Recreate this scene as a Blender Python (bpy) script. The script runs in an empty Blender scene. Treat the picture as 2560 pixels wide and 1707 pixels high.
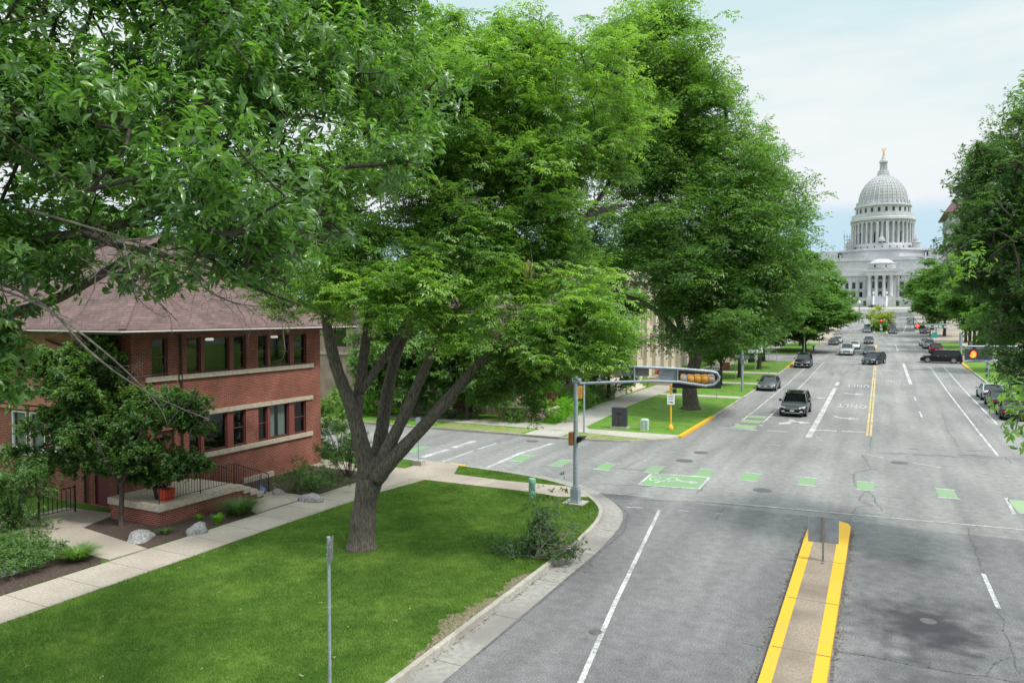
import bpy, bmesh, math, random
import numpy as np
from mathutils import Vector, Matrix
S = bpy.context.scene
COL = S.collection
R = math.radians
random.seed(7)
# ---------------------------------------------------------------- camera
CAMH = 8.0
YAW = math.atan(369/740.0); PIT = math.atan(27/740.0)
cd = bpy.data.cameras.new('camera'); cam = bpy.data.objects.new('camera', cd); COL.objects.link(cam)
cd.sensor_width = 36.0; cd.lens = 740/1024*36.0; cd.clip_start = 0.1; cd.clip_end = 5000
cam.location = (0, 0, CAMH); cam.rotation_euler = (R(90)-PIT, 0, YAW)
S.camera = cam
# ---------------------------------------------------------------- sky and sun
SUN_EL, SUN_AZ = R(56), R(98)      # azimuth: direction the light comes from, clockwise from +Y
w = bpy.data.worlds.new('World'); S.world = w; w.use_nodes = True
nt = w.node_tree; N = nt.nodes; L = nt.links
for n in list(N): N.remove(n)
out = N.new('ShaderNodeOutputWorld'); bg = N.new('ShaderNodeBackground'); bg.inputs['Strength'].default_value = 0.1
sky = N.new('ShaderNodeTexSky'); sky.sky_type = 'NISHITA'; sky.sun_disc = False
sky.sun_elevation = SUN_EL; sky.sun_rotation = SUN_AZ; sky.air_density = 1.0; sky.dust_density = 1.5; sky.ozone_density = 1.5
tc = N.new('ShaderNodeTexCoord'); sp = N.new('ShaderNodeSeparateXYZ'); L.new(tc.outputs['Generated'], sp.inputs[0])
mp = N.new('ShaderNodeMapping'); mp.inputs['Scale'].default_value = (1.3, 1.3, 5.5); L.new(tc.outputs['Generated'], mp.inputs[0])
nz = N.new('ShaderNodeTexNoise'); nz.inputs['Scale'].default_value = 1.7; nz.inputs['Detail'].default_value = 5; nz.inputs['Roughness'].default_value = .5
L.new(mp.outputs[0], nz.inputs['Vector'])
cr = N.new('ShaderNodeValToRGB'); cr.color_ramp.elements[0].position = .40; cr.color_ramp.elements[1].position = .60
cr.color_ramp.elements[0].color = (7.0, 8.9, 9.2, 1); cr.color_ramp.elements[1].color = (9.6, 9.9, 9.9, 1)
L.new(nz.outputs['Fac'], cr.inputs[0])
# low band of blue grey above the horizon
band = N.new('ShaderNodeValToRGB'); e = band.color_ramp.elements
e[0].position = 0.0; e[0].color = (7.2, 8.8, 9.6, 1); e[1].position = .30; e[1].color = (9.3, 9.9, 9.9, 1)
for p_, c_ in ((.07, (5.6, 7.9, 9.4, 1)), (.115, (6.2, 8.2, 9.4, 1)), (.14, (9.3, 9.6, 9.9, 1))):
    q = band.color_ramp.elements.new(p_); q.color = c_
nz2 = N.new('ShaderNodeTexNoise'); nz2.inputs['Scale'].default_value = 3.0; nz2.inputs['Detail'].default_value = 4
L.new(mp.outputs[0], nz2.inputs['Vector'])
ad = N.new('ShaderNodeMath'); ad.operation = 'MULTIPLY_ADD'; ad.inputs[1].default_value = .05; L.new(nz2.outputs['Fac'], ad.inputs[0]); L.new(sp.outputs[2], ad.inputs[2])
sb = N.new('ShaderNodeMath'); sb.operation = 'SUBTRACT'; sb.inputs[1].default_value = .025; L.new(ad.outputs[0], sb.inputs[0]); L.new(sb.outputs[0], band.inputs[0])
mul = N.new('ShaderNodeMapRange'); mul.inputs['From Min'].default_value = .14; mul.inputs['From Max'].default_value = .24; L.new(sp.outputs[2], mul.inputs['Value'])
mx = N.new('ShaderNodeMix'); mx.data_type = 'RGBA'; L.new(mul.outputs[0], mx.inputs['Factor']); L.new(band.outputs[0], mx.inputs['A']); L.new(cr.outputs[0], mx.inputs['B'])
# overcast deck is brighter overhead
zen = N.new('ShaderNodeMapRange'); zen.inputs['From Min'].default_value = .42; zen.inputs['From Max'].default_value = 1.0
zen.inputs['To Min'].default_value = 1.0; zen.inputs['To Max'].default_value = 2.6; L.new(sp.outputs[2], zen.inputs['Value'])
vm = N.new('ShaderNodeVectorMath'); vm.operation = 'SCALE'; L.new(mx.outputs['Result'], vm.inputs[0]); L.new(zen.outputs[0], vm.inputs['Scale'])
fin = N.new('ShaderNodeMix'); fin.data_type = 'RGBA'; fin.inputs['Factor'].default_value = .93
L.new(sky.outputs[0], fin.inputs['A']); L.new(vm.outputs[0], fin.inputs['B'])
L.new(fin.outputs['Result'], bg.inputs['Color']); L.new(bg.outputs[0], out.inputs[0])
sl = bpy.data.lights.new('sun', 'SUN'); sun = bpy.data.objects.new('sun', sl); COL.objects.link(sun)
sl.energy = 3.0; sl.angle = R(7); sl.color = (1, .965, .91)
sd = Vector((math.sin(SUN_AZ)*math.cos(SUN_EL), math.cos(SUN_AZ)*math.cos(SUN_EL), math.sin(SUN_EL)))
sun.rotation_euler = sd.to_track_quat('Z', 'Y').to_euler(); sun.location = (0, -20, 60)
S.view_settings.view_transform = 'Standard'; S.view_settings.look = 'None'; S.view_settings.exposure = 0.0; S.view_settings.gamma = 1
S.cycles.max_bounces = 6; S.cycles.diffuse_bounces = 3; S.cycles.glossy_bounces = 3; S.cycles.transmission_bounces = 4; S.cycles.transparent_max_bounces = 6
S.cycles.use_denoising = True; S.cycles.caustics_reflective = False; S.cycles.caustics_refractive = False

# ---------------------------------------------------------------- terrain and measuring helpers
TY = [-500, 60, 87, 121, 134, 176, 213, 290, 370, 400, 5000]
TZ = [0, 0, .2, .8, 1.1, 1.8, 3.1, 6.5, 10.9, 11.5, 11.5]
def zt(y): return float(np.interp(y, TY, TZ))
FW = (-math.sin(YAW)*math.cos(PIT), math.cos(YAW)*math.cos(PIT), -math.sin(PIT))
RT = (math.cos(YAW), math.sin(YAW), 0.0)
UP = (RT[1]*FW[2]-RT[2]*FW[1], RT[2]*FW[0]-RT[0]*FW[2], RT[0]*FW[1]-RT[1]*FW[0])
def ray(x, y):      # direction through a point measured on the 2560 wide survey picture
    a = (x*.4-512)/740; b = -(y*.4-341)/740
    return Vector([FW[i]+a*RT[i]+b*UP[i] for i in range(3)])
def G(x, y, off=0.0):      # ground point
    d = ray(x, y); z = 0
    for _ in range(12):
        t = (z+off-CAMH)/d.z; z = .5*z+.5*zt(d.y*t)
    return Vector((d.x*t, d.y*t, zt(d.y*t)+off))
def PX(x, y, X0): d = ray(x, y); return d*(X0/d.x)+Vector((0, 0, CAMH))
def PY(x, y, Y0): d = ray(x, y); return d*(Y0/d.y)+Vector((0, 0, CAMH))
def W(mx_, my_, D): return ray(mx_*1.0884, my_*1.0884)*D+Vector((0, 0, CAMH))

# ---------------------------------------------------------------- object helpers
def tag(o, label=None, cat=None, group=None, kind=None):
    if label: o['label'] = label
    if cat: o['category'] = cat
    if group: o['group'] = group
    if kind: o['kind'] = kind
    return o
def thing(name, label, cat, loc=(0, 0, 0), rz=0, group=None):
    o = bpy.data.objects.new(name, None); COL.objects.link(o); o.location = loc; o.rotation_euler = (0, 0, rz); o.empty_display_size = .2
    return tag(o, label, cat, group)
def wl(o):
    v = Vector((0, 0, 0))
    while o is not None: v += Vector(o.location); o = o.parent
    return v
class MB:
    def __init__(s): s.v = []; s.f = []; s.sm = False
    def add(s, vs, fs):
        n = len(s.v); s.v.extend([tuple(v) for v in vs]); s.f.extend([tuple(i+n for i in f) for f in fs]); return s
    def box(s, x0, x1, y0, y1, z0, z1):
        if x0 > x1: x0, x1 = x1, x0
        if y0 > y1: y0, y1 = y1, y0
        v = [(x, y, z) for z in (z0, z1) for (x, y) in ((x0, y0), (x1, y0), (x1, y1), (x0, y1))]
        return s.add(v, [(3, 2, 1, 0), (4, 5, 6, 7), (0, 1, 5, 4), (1, 2, 6, 5), (2, 3, 7, 6), (3, 0, 4, 7)])
    def obox(s, c, sx, sy, sz, rz=0, M=None):     # centred box with rotation
        m = M if M is not None else Matrix.Rotation(rz, 4, 'Z')
        v = [Vector(c)+(m.to_3x3() @ Vector((x*sx/2, y*sy/2, z*sz/2))) for z in (-1, 1) for (x, y) in ((-1, -1), (1, -1), (1, 1), (-1, 1))]
        return s.add(v, [(3, 2, 1, 0), (4, 5, 6, 7), (0, 1, 5, 4), (1, 2, 6, 5), (2, 3, 7, 6), (3, 0, 4, 7)])
    def tube(s, pts, rs, n=8, cap=True):
        pts = [Vector(p) for p in pts]
        if not hasattr(rs, '__len__'): rs = [rs]*len(pts)
        ref = None; vs = []; fs = []
        for i, p in enumerate(pts):
            t = (pts[min(i+1, len(pts)-1)]-pts[max(i-1, 0)]).normalized()
            if ref is None: ref = t.orthogonal().normalized()
            a = (ref-t*ref.dot(t)); a = a.normalized() if a.length > 1e-5 else t.orthogonal().normalized()
            ref = a; b = t.cross(a)
            for k in range(n):
                an = 2*math.pi*k/n; vs.append(p+(a*math.cos(an)+b*math.sin(an))*rs[i])
        for i in range(len(pts)-1):
            for k in range(n):
                fs.append((i*n+k, i*n+(k+1) % n, (i+1)*n+(k+1) % n, (i+1)*n+k))
        if cap: fs.append(tuple(range(n))[::-1]); fs.append(tuple(range((len(pts)-1)*n, len(pts)*n)))
        return s.add(vs, fs)
    def lathe(s, c, prof, n=16, a0=0, a1=2*math.pi):   # prof: (r,z)
        full = abs(a1-a0-2*math.pi) < 1e-6; m = n if full else n+1
        vs = []; fs = []
        for r, z in prof:
            for k in range(m):
                an = a0+(a1-a0)*k/n; vs.append((c[0]+r*math.cos(an), c[1]+r*math.sin(an), c[2]+z))
        for i in range(len(prof)-1):
            for k in range(n):
                k2 = (k+1) % m; fs.append((i*m+k, i*m+k2, (i+1)*m+k2, (i+1)*m+k))
        if full:
            if prof[0][0] > 1e-4: fs.append(tuple(range(m))[::-1])
            if prof[-1][0] > 1e-4: fs.append(tuple(range((len(prof)-1)*m, len(prof)*m)))
        return s.add(vs, fs)
    def prism(s, poly, z0, z1):     # poly CCW xy
        ar = sum(poly[i][0]*poly[(i+1) % len(poly)][1]-poly[(i+1) % len(poly)][0]*poly[i][1] for i in range(len(poly)))
        if ar < 0: poly = poly[::-1]
        n = len(poly); v = [(p[0], p[1], z0) for p in poly]+[(p[0], p[1], z1) for p in poly]
        return s.add(v, [tuple(range(n))[::-1], tuple(range(n, 2*n))]+[(i, (i+1) % n, n+(i+1) % n, n+i) for i in range(n)])
    def sheet(s, poly, z=0.0):
        ar = sum(poly[i][0]*poly[(i+1) % len(poly)][1]-poly[(i+1) % len(poly)][0]*poly[i][1] for i in range(len(poly)))
        if ar < 0: poly = poly[::-1]
        return s.add([(p[0], p[1], z) for p in poly], [tuple(range(len(poly)))])
    def strip(s, xa, xb, y0, y1, off=0.0, th=0.0, step=6.0, xa2=None, xb2=None):    # road-like strip following the terrain
        n = max(1, int(math.ceil((y1-y0)/step))); vs = []; fs = []
        xa2 = xa if xa2 is None else xa2; xb2 = xb if xb2 is None else xb2
        for i in range(n+1):
            t = i/n; y = y0+(y1-y0)*t; z = zt(y)+off
            a = xa+(xa2-xa)*t; b = xb+(xb2-xb)*t
            vs += [(a, y, z), (b, y, z), (a, y, z-th), (b, y, z-th)]
        for i in range(n):
            o = i*4; fs.append((o, o+1, o+5, o+4))
            if th: fs += [(o+2, o, o+4, o+6), (o+1, o+3, o+7, o+5)]
        if th: fs += [(0, 2, 3, 1), (n*4, n*4+1, n*4+3, n*4+2)]
        return s.add(vs, fs)
    def build(s, name, m, parent=None, smooth=None):
        off = wl(parent) if parent is not None else Vector((0, 0, 0))
        me = bpy.data.meshes.new(name)
        me.from_pydata([(v[0]-off.x, v[1]-off.y, v[2]-off.z) for v in s.v], [], s.f); me.update()
        if m: me.materials.append(m)
        if smooth or (smooth is None and s.sm):
            me.shade_smooth()
            if smooth != 'all': me.set_sharp_from_angle(angle=R(38))
        o = bpy.data.objects.new(name, me); COL.objects.link(o)
        if parent is not None: o.parent = parent
        return o
def parts(mb, name, m, parent=None, smooth=None, root=None):      # every separate piece becomes a part of its own
    p = list(range(len(mb.v)))
    def find(i):
        while p[i] != i: p[i] = p[p[i]]; i = p[i]
        return i
    for f in mb.f:
        a = find(f[0])
        for k in f[1:]: p[find(k)] = a
    groups = {}
    for f in mb.f: groups.setdefault(find(f[0]), []).append(f)
    o = []
    for fs in groups.values():
        ix = sorted({k for f in fs for k in f}); mp_ = {k: i for i, k in enumerate(ix)}; q = MB(); q.v = [mb.v[k] for k in ix]; q.f = [tuple(mp_[k] for k in f) for f in fs]; q.sm = mb.sm; o.append(q.build(name, m, parent, smooth))
    return o
def own(mb, name, m, label, cat, group=None, smooth=None):      # a thing that is one mesh, origin at its base
    xs = [v[0] for v in mb.v]; ys = [v[1] for v in mb.v]; zs = [v[2] for v in mb.v]
    c = Vector(((min(xs)+max(xs))/2, (min(ys)+max(ys))/2, min(zs)))
    mb.v = [(v[0]-c.x, v[1]-c.y, v[2]-c.z) for v in mb.v]
    o = mb.build(name, m, None, smooth); o.location = c
    return tag(o, label, cat, group)
def struct(mb, name, m): return tag(mb.build(name, m), kind='structure')
def copy_tree(o, parent=None, skip=()):
    c = o.copy(); COL.objects.link(c); c.parent = parent
    for ch in list(o.children):
        if ch.name.split('.')[0] not in skip: copy_tree(ch, c, skip)
    return c
def npmesh(name, V, F, m, parent=None, attr=None, smooth=False):     # fast mesh from numpy, F (n,3) or (n,4)
    off = np.array(wl(parent)) if parent is not None else np.zeros(3)
    me = bpy.data.meshes.new(name); V = (V-off).astype(np.float32); k = F.shape[1]
    me.vertices.add(len(V)); me.vertices.foreach_set('co', V.ravel())
    me.loops.add(F.size); me.loops.foreach_set('vertex_index', F.astype(np.int32).ravel())
    me.polygons.add(len(F)); me.polygons.foreach_set('loop_start', np.arange(0, F.size, k, dtype=np.int32))
    if attr is not None:
        at_ = me.attributes.new('tone', 'FLOAT', 'POINT'); at_.data.foreach_set('value', attr.astype(np.float32))
    me.update(calc_edges=True)
    if smooth: me.shade_smooth()
    me.materials.append(m); o = bpy.data.objects.new(name, me); COL.objects.link(o)
    if parent is not None: o.parent = parent
    return o

# ---------------------------------------------------------------- materials
def newmat(name):
    m = bpy.data.materials.new(name); m.use_nodes = True; t = m.node_tree
    return m, t, t.nodes, t.links, t.nodes['Principled BSDF']
def setp(b, rough=.6, metal=0, spec=.5, coat=0):
    b.inputs['Roughness'].default_value = rough; b.inputs['Metallic'].default_value = metal
    b.inputs['Specular IOR Level'].default_value = spec; b.inputs['Coat Weight'].default_value = coat
def mat(name, c, c2=None, scale=4.0, rough=.6, metal=0, spec=.5, coat=0, bump=0, det=4, lo=.35, hi=.65, c3=None, scale3=.3, stretch=None, bscale=None):
    m, t, n, l, b = newmat(name); setp(b, rough, metal, spec, coat)
    b.inputs['Base Color'].default_value = (*c, 1)
    g = n.new('ShaderNodeTexCoord'); src = g.outputs['Object']
    if stretch:
        mp_ = n.new('ShaderNodeMapping'); mp_.inputs['Scale'].default_value = stretch; l.new(src, mp_.inputs[0]); src = mp_.outputs[0]
    if c2:
        q = n.new('ShaderNodeTexNoise'); q.inputs['Scale'].default_value = scale; q.inputs['Detail'].default_value = det; l.new(src, q.inputs['Vector'])
        r_ = n.new('ShaderNodeValToRGB'); r_.color_ramp.elements[0].position = lo; r_.color_ramp.elements[1].position = hi
        r_.color_ramp.elements[0].color = (*c, 1); r_.color_ramp.elements[1].color = (*c2, 1); l.new(q.outputs['Fac'], r_.inputs[0]); o = r_.outputs[0]
        if c3:
            q3 = n.new('ShaderNodeTexNoise'); q3.inputs['Scale'].default_value = scale3; q3.inputs['Detail'].default_value = 3; l.new(src, q3.inputs['Vector'])
            m3 = n.new('ShaderNodeMapRange'); m3.inputs['From Min'].default_value = .42; m3.inputs['From Max'].default_value = .66; l.new(q3.outputs['Fac'], m3.inputs['Value'])
            x = n.new('ShaderNodeMix'); x.data_type = 'RGBA'; l.new(m3.outputs[0], x.inputs['Factor']); l.new(o, x.inputs['A']); x.inputs['B'].default_value = (*c3, 1); o = x.outputs['Result']
        l.new(o, b.inputs['Base Color'])
    if bump:
        q2 = n.new('ShaderNodeTexNoise'); q2.inputs['Scale'].default_value = bscale or scale*2; q2.inputs['Detail'].default_value = 3; l.new(src, q2.inputs['Vector'])
        bp = n.new('ShaderNodeBump'); bp.inputs['Strength'].default_value = bump; bp.inputs['Distance'].default_value = .05; l.new(q2.outputs['Fac'], bp.inputs['Height']); l.new(bp.outputs[0], b.inputs['Normal'])
    return m
def leafmat(name, ca, cb, cc, rough=.42, trans=.35, spec=.5):
    m, t, n, l, b = newmat(name); setp(b, rough, 0, spec)
    a = n.new('ShaderNodeAttribute'); a.attribute_name = 'tone'
    r_ = n.new('ShaderNodeValToRGB'); e_ = r_.color_ramp.elements; e_[0].position = 0; e_[0].color = (*ca, 1); e_[1].position = 1; e_[1].color = (*cc, 1)
    q = e_.new(.5); q.color = (*cb, 1); l.new(a.outputs['Fac'], r_.inputs[0]); l.new(r_.outputs[0], b.inputs['Base Color'])
    tr = n.new('ShaderNodeBsdfTranslucent'); g = n.new('ShaderNodeVectorMath'); g.operation = 'MULTIPLY'; g.inputs[1].default_value = (1.7, 1.9, .7)
    l.new(r_.outputs[0], g.inputs[0]); l.new(g.outputs[0], tr.inputs['Color'])
    x = n.new('ShaderNodeMixShader'); x.inputs[0].default_value = trans; l.new(b.outputs[0], x.inputs[1]); l.new(tr.outputs[0], x.inputs[2])
    l.new(x.outputs[0], n['Material Output'].inputs['Surface'])
    return m
def wallcoord(n, l):        # picks the horizontal run of a vertical or sloping face, world metres
    g = n.new('ShaderNodeNewGeometry'); sp_ = n.new('ShaderNodeSeparateXYZ'); l.new(g.outputs['Position'], sp_.inputs[0])
    sn = n.new('ShaderNodeSeparateXYZ'); l.new(g.outputs['True Normal'], sn.inputs[0])
    ax = n.new('ShaderNodeMath'); ax.operation = 'ABSOLUTE'; l.new(sn.outputs[0], ax.inputs[0])
    ay = n.new('ShaderNodeMath'); ay.operation = 'ABSOLUTE'; l.new(sn.outputs[1], ay.inputs[0])
    gt = n.new('ShaderNodeMath'); gt.operation = 'GREATER_THAN'; l.new(ax.outputs[0], gt.inputs[0]); l.new(ay.outputs[0], gt.inputs[1])
    x = n.new('ShaderNodeMix'); l.new(gt.outputs[0], x.inputs['Factor']); l.new(sp_.outputs[0], x.inputs['A']); l.new(sp_.outputs[1], x.inputs['B'])
    c = n.new('ShaderNodeCombineXYZ'); l.new(x.outputs['Result'], c.inputs[0]); l.new(sp_.outputs[2], c.inputs[1])
    return c.outputs[0], g.outputs['Position']
def brick(name, a, b_, mortar, bw=.22, bh=.075, ms=.012, rough=.85, bump=.4, stain=None):
    m, t, n, l, b = newmat(name); setp(b, rough, 0, .3)
    co, pos = wallcoord(n, l)
    k = n.new('ShaderNodeTexBrick'); k.inputs['Scale'].default_value = 1; k.inputs['Brick Width'].default_value = bw; k.inputs['Row Height'].default_value = bh
    k.inputs['Mortar Size'].default_value = ms; k.inputs['Color1'].default_value = (*a, 1); k.inputs['Color2'].default_value = (*b_, 1); k.inputs['Mortar'].default_value = (*mortar, 1)
    k.inputs['Mortar Smooth'].default_value = .2; l.new(co, k.inputs['Vector'])
    q = n.new('ShaderNodeTexNoise'); q.inputs['Scale'].default_value = .9; q.inputs['Detail'].default_value = 6; l.new(pos, q.inputs['Vector'])
    mr = n.new('ShaderNodeMapRange'); mr.inputs['From Min'].default_value = .3; mr.inputs['From Max'].default_value = .7; mr.inputs['To Min'].default_value = .72; mr.inputs['To Max'].default_value = 1.22
    l.new(q.outputs['Fac'], mr.inputs['Value'])
    v = n.new('ShaderNodeVectorMath'); v.operation = 'SCALE'; l.new(k.outputs['Color'], v.inputs[0]); l.new(mr.outputs[0], v.inputs['Scale']); l.new(v.outputs[0], b.inputs['Base Color'])
    bp = n.new('ShaderNodeBump'); bp.invert = True; bp.inputs['Strength'].default_value = bump; bp.inputs['Distance'].default_value = .02; l.new(k.outputs['Fac'], bp.inputs['Height']); l.new(bp.outputs[0], b.inputs['Normal'])
    return m
def emis(name, c, s):
    m, t, n, l, b = newmat(name); b.inputs['Base Color'].default_value = (*c, 1); b.inputs['Emission Color'].default_value = (*c, 1); b.inputs['Emission Strength'].default_value = s
    return m
def asphalt(name, dark, light, patch=.25, spot=None):
    m, t, n, l, b = newmat(name); setp(b, .85, 0, .3)
    g = n.new('ShaderNodeNewGeometry'); P = g.outputs['Position']
    def noise(sc, det, st=None):
        q = n.new('ShaderNodeTexNoise'); q.inputs['Scale'].default_value = sc; q.inputs['Detail'].default_value = det; s_ = P
        if st: mp_ = n.new('ShaderNodeMapping'); mp_.inputs['Scale'].default_value = st; l.new(P, mp_.inputs[0]); s_ = mp_.outputs[0]
        l.new(s_, q.inputs['Vector']); return q.outputs['Fac']
    def rng(o, a, b2, c, d):
        q = n.new('ShaderNodeMapRange'); q.inputs['From Min'].default_value = a; q.inputs['From Max'].default_value = b2; q.inputs['To Min'].default_value = c; q.inputs['To Max'].default_value = d
        l.new(o, q.inputs['Value']); return q.outputs[0]
    def mixc(f, A, B):
        x = n.new('ShaderNodeMix'); x.data_type = 'RGBA'; l.new(f, x.inputs['Factor'])
        for nm, c in (('A', A), ('B', B)):
            if isinstance(c, tuple): x.inputs[nm].default_value = (*c, 1)
            else: l.new(c, x.inputs[nm])
        return x.outputs['Result']
    base = mixc(rng(noise(.22, 5, (1, .45, 1)), .35, .65, 0, 1), dark, light)
    # wheel tracks and traffic-worn lanes run along the street
    f2 = rng(noise(.9, 2, (1, .05, 1)), .35, .68, .86, 1.12)
    grit = rng(noise(24, 5), .3, .7, .62, 1.38); grit2 = rng(noise(3, 8), .3, .7, .84, 1.16)
    a = n.new('ShaderNodeMath'); a.operation = 'MULTIPLY'; l.new(f2, a.inputs[0]); l.new(grit, a.inputs[1])
    a2 = n.new('ShaderNodeMath'); a2.operation = 'MULTIPLY'; l.new(a.outputs[0], a2.inputs[0]); l.new(grit2, a2.inputs[1])
    v = n.new('ShaderNodeVectorMath'); v.operation = 'SCALE'; l.new(base, v.inputs[0]); l.new(a2.outputs[0], v.inputs['Scale']); o = v.outputs[0]
    for (x, y, rx, ry, s) in (spot or []):       # dark blotches with soft noisy edges
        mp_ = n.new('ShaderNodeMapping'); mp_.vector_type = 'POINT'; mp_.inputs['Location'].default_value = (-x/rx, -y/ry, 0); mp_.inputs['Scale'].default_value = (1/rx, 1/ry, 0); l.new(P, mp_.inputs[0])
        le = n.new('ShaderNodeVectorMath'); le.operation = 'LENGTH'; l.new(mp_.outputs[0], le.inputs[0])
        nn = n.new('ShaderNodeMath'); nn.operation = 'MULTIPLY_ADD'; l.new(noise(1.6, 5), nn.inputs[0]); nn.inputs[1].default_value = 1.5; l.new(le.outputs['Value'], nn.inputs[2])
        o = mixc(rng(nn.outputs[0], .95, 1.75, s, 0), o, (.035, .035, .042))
    l.new(o, b.inputs['Base Color'])
    bp = n.new('ShaderNodeBump'); bp.inputs['Strength'].default_value = .35; bp.inputs['Distance'].default_value = .01; l.new(noise(60, 2), bp.inputs['Height']); l.new(bp.outputs[0], b.inputs['Normal'])
    return m
def paint(name, c, under, wear=.5, scale=7):
    m, t, n, l, b = newmat(name); setp(b, .6, 0, .4)
    g = n.new('ShaderNodeNewGeometry'); q = n.new('ShaderNodeTexNoise'); q.inputs['Scale'].default_value = scale; q.inputs['Detail'].default_value = 8; q.inputs['Roughness'].default_value = .7; l.new(g.outputs['Position'], q.inputs['Vector'])
    q5 = n.new('ShaderNodeTexNoise'); q5.inputs['Scale'].default_value = .7; q5.inputs['Detail'].default_value = 3; l.new(g.outputs['Position'], q5.inputs['Vector'])
    ad_ = n.new('ShaderNodeMath'); ad_.operation = 'MULTIPLY_ADD'; l.new(q5.outputs['Fac'], ad_.inputs[0]); ad_.inputs[1].default_value = .5; l.new(q.outputs['Fac'], ad_.inputs[2])
    r_ = n.new('ShaderNodeMapRange'); r_.inputs['From Min'].default_value = wear+.20; r_.inputs['From Max'].default_value = wear+.42; l.new(ad_.outputs[0], r_.inputs['Value'])
    x = n.new('ShaderNodeMix'); x.data_type = 'RGBA'; l.new(r_.outputs[0], x.inputs['Factor']); x.inputs['A'].default_value = (*c, 1); x.inputs['B'].default_value = (*under, 1)
    l.new(x.outputs['Result'], b.inputs['Base Color']); return m
M = {}
M['asphalt_old'] = asphalt('asphalt_old', (.20, .196, .193), (.27, .263, .256))
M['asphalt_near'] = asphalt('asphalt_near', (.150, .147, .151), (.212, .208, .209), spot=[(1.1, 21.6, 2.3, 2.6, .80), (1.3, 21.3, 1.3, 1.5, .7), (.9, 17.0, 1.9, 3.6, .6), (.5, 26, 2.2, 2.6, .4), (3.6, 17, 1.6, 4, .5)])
M['asphalt_patch'] = asphalt('asphalt_patch', (.10, .10, .105), (.15, .15, .155))
M['concrete'] = mat('concrete', (.36, .33, .285), (.48, .45, .39), 6, .85, bump=.2, c3=(.29, .265, .23), scale3=.5)
M['walk'] = mat('sidewalk_concrete', (.33, .275, .225), (.46, .395, .33), 22, .9, bump=.25, c3=(.30, .25, .205), scale3=.35)
M['walkfar'] = mat('sidewalk_pale', (.40, .365, .325), (.50, .46, .41), 5, .9, c3=(.34, .31, .275))
M['grass'] = mat('lawn', (.07, .14, .02), (.14, .23, .04), 3.2, .9, spec=.15, bump=.8, bscale=45, c3=(.055, .125, .016), scale3=.6)
M['grass_far'] = mat('lawn_far', (.08, .20, .02), (.14, .29, .035), 2.2, .9, spec=.15, bump=.8, bscale=30, c3=(.17, .26, .06), scale3=.8)
M['drygrass'] = mat('dry_verge', (.17, .24, .06), (.30, .31, .13), 3, .9, spec=.1, bump=.6, bscale=30)
M['soil'] = mat('bare_soil', (.13, .105, .07), (.30, .24, .165), 14, .95, bump=.5)
M['mulch'] = mat('mulch', (.035, .022, .016), (.13, .085, .065), 22, .95, bump=1, bscale=40)
M['white_paint'] = paint('white_paint', (.62, .62, .61), (.27, .27, .27), .44)
M['worn_white'] = paint('worn_white_paint', (.62, .62, .62), (.28, .28, .28), .36)
M['green_paint'] = paint('green_paint', (.17, .38, .13), (.25, .28, .23), .46)
M['yellow_paint'] = paint('yellow_paint', (.74, .41, .02), (.46, .31, .10), .58, 26)
M['worn_yellow'] = paint('worn_yellow_paint', (.72, .50, .14), (.30, .25, .19), .45)
M['tar'] = mat('crack_tar', (.08, .08, .085), (.15, .15, .155), 6, .8)
M['joint'] = mat('dark_joint', (.20, .17, .14), rough=.95)  # flat dark colour of the joint lines
M['bark'] = mat('ash_bark', (.045, .036, .031), (.185, .155, .13), 26, .95, bump=1.0, bscale=30, stretch=(1, 1, .16), lo=.3, hi=.7)
M['bark_dark'] = mat('dark_bark', (.035, .027, .022), (.09, .072, .058), 10, .95, bump=.8, stretch=(1, 1, .3))
M['deadwood'] = mat('dead_grey_wood', (.13, .11, .095), (.25, .22, .19), 12, .9, bump=.4)
M['tornwood'] = mat('torn_wood', (.55, .33, .15), (.75, .55, .33), 12, .9)
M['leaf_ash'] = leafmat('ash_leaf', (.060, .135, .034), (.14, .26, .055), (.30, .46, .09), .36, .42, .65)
M['leaf_big'] = leafmat('broad_leaf', (.058, .125, .038), (.12, .235, .062), (.25, .40, .10), .30, .42, .8)
M['leaf_far'] = leafmat('street_tree_leaf', (.050, .125, .024), (.10, .21, .034), (.19, .33, .048), .5, spec=.35)
M['leaf_dark'] = leafmat('dark_leaf', (.042, .100, .028), (.080, .165, .042), (.15, .27, .055), .42, spec=.6)
M['leaf_maple'] = leafmat('maple_leaf', (.045, .10, .028), (.08, .16, .040), (.16, .27, .055), .5)
M['leaf_lime'] = leafmat('lime_hedge_leaf', (.10, .27, .02), (.17, .40, .03), (.27, .50, .05), .5, spec=.3)
M['leaf_yellow'] = leafmat('yellow_green_leaf', (.12, .22, .03), (.30, .38, .05), (.50, .45, .06), .6, spec=.3)
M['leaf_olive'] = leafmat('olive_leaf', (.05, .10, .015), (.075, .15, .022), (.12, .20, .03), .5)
M['leaf_red'] = leafmat('red_flower', (.35, .06, .04), (.55, .12, .08), (.6, .25, .18), .6)
M['leaf_cut'] = leafmat('wilted_leaf', (.04, .085, .03), (.08, .15, .05), (.17, .25, .11), .5)
M['galv'] = mat('galvanised_steel', (.30, .36, .42), (.42, .47, .52), 9, .45, metal=.35, bump=.05)
M['galv_dark'] = mat('weathered_post', (.20, .19, .19), (.30, .29, .28), 9, .6, metal=.3)
M['signback'] = mat('bare_sign_back', (.22, .25, .29), (.30, .33, .37), 3, .5, metal=.2)
M['sign_dark'] = mat('dark_sign_back', (.13, .13, .13), (.18, .18, .175), 5, .6)
M['sign_white'] = mat('white_sign', (.80, .82, .82), rough=.4)
M['black'] = mat('black_plastic', (.012, .012, .013), rough=.5)
M['ink'] = mat('sign_black', (.02, .02, .02), rough=.5)
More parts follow.
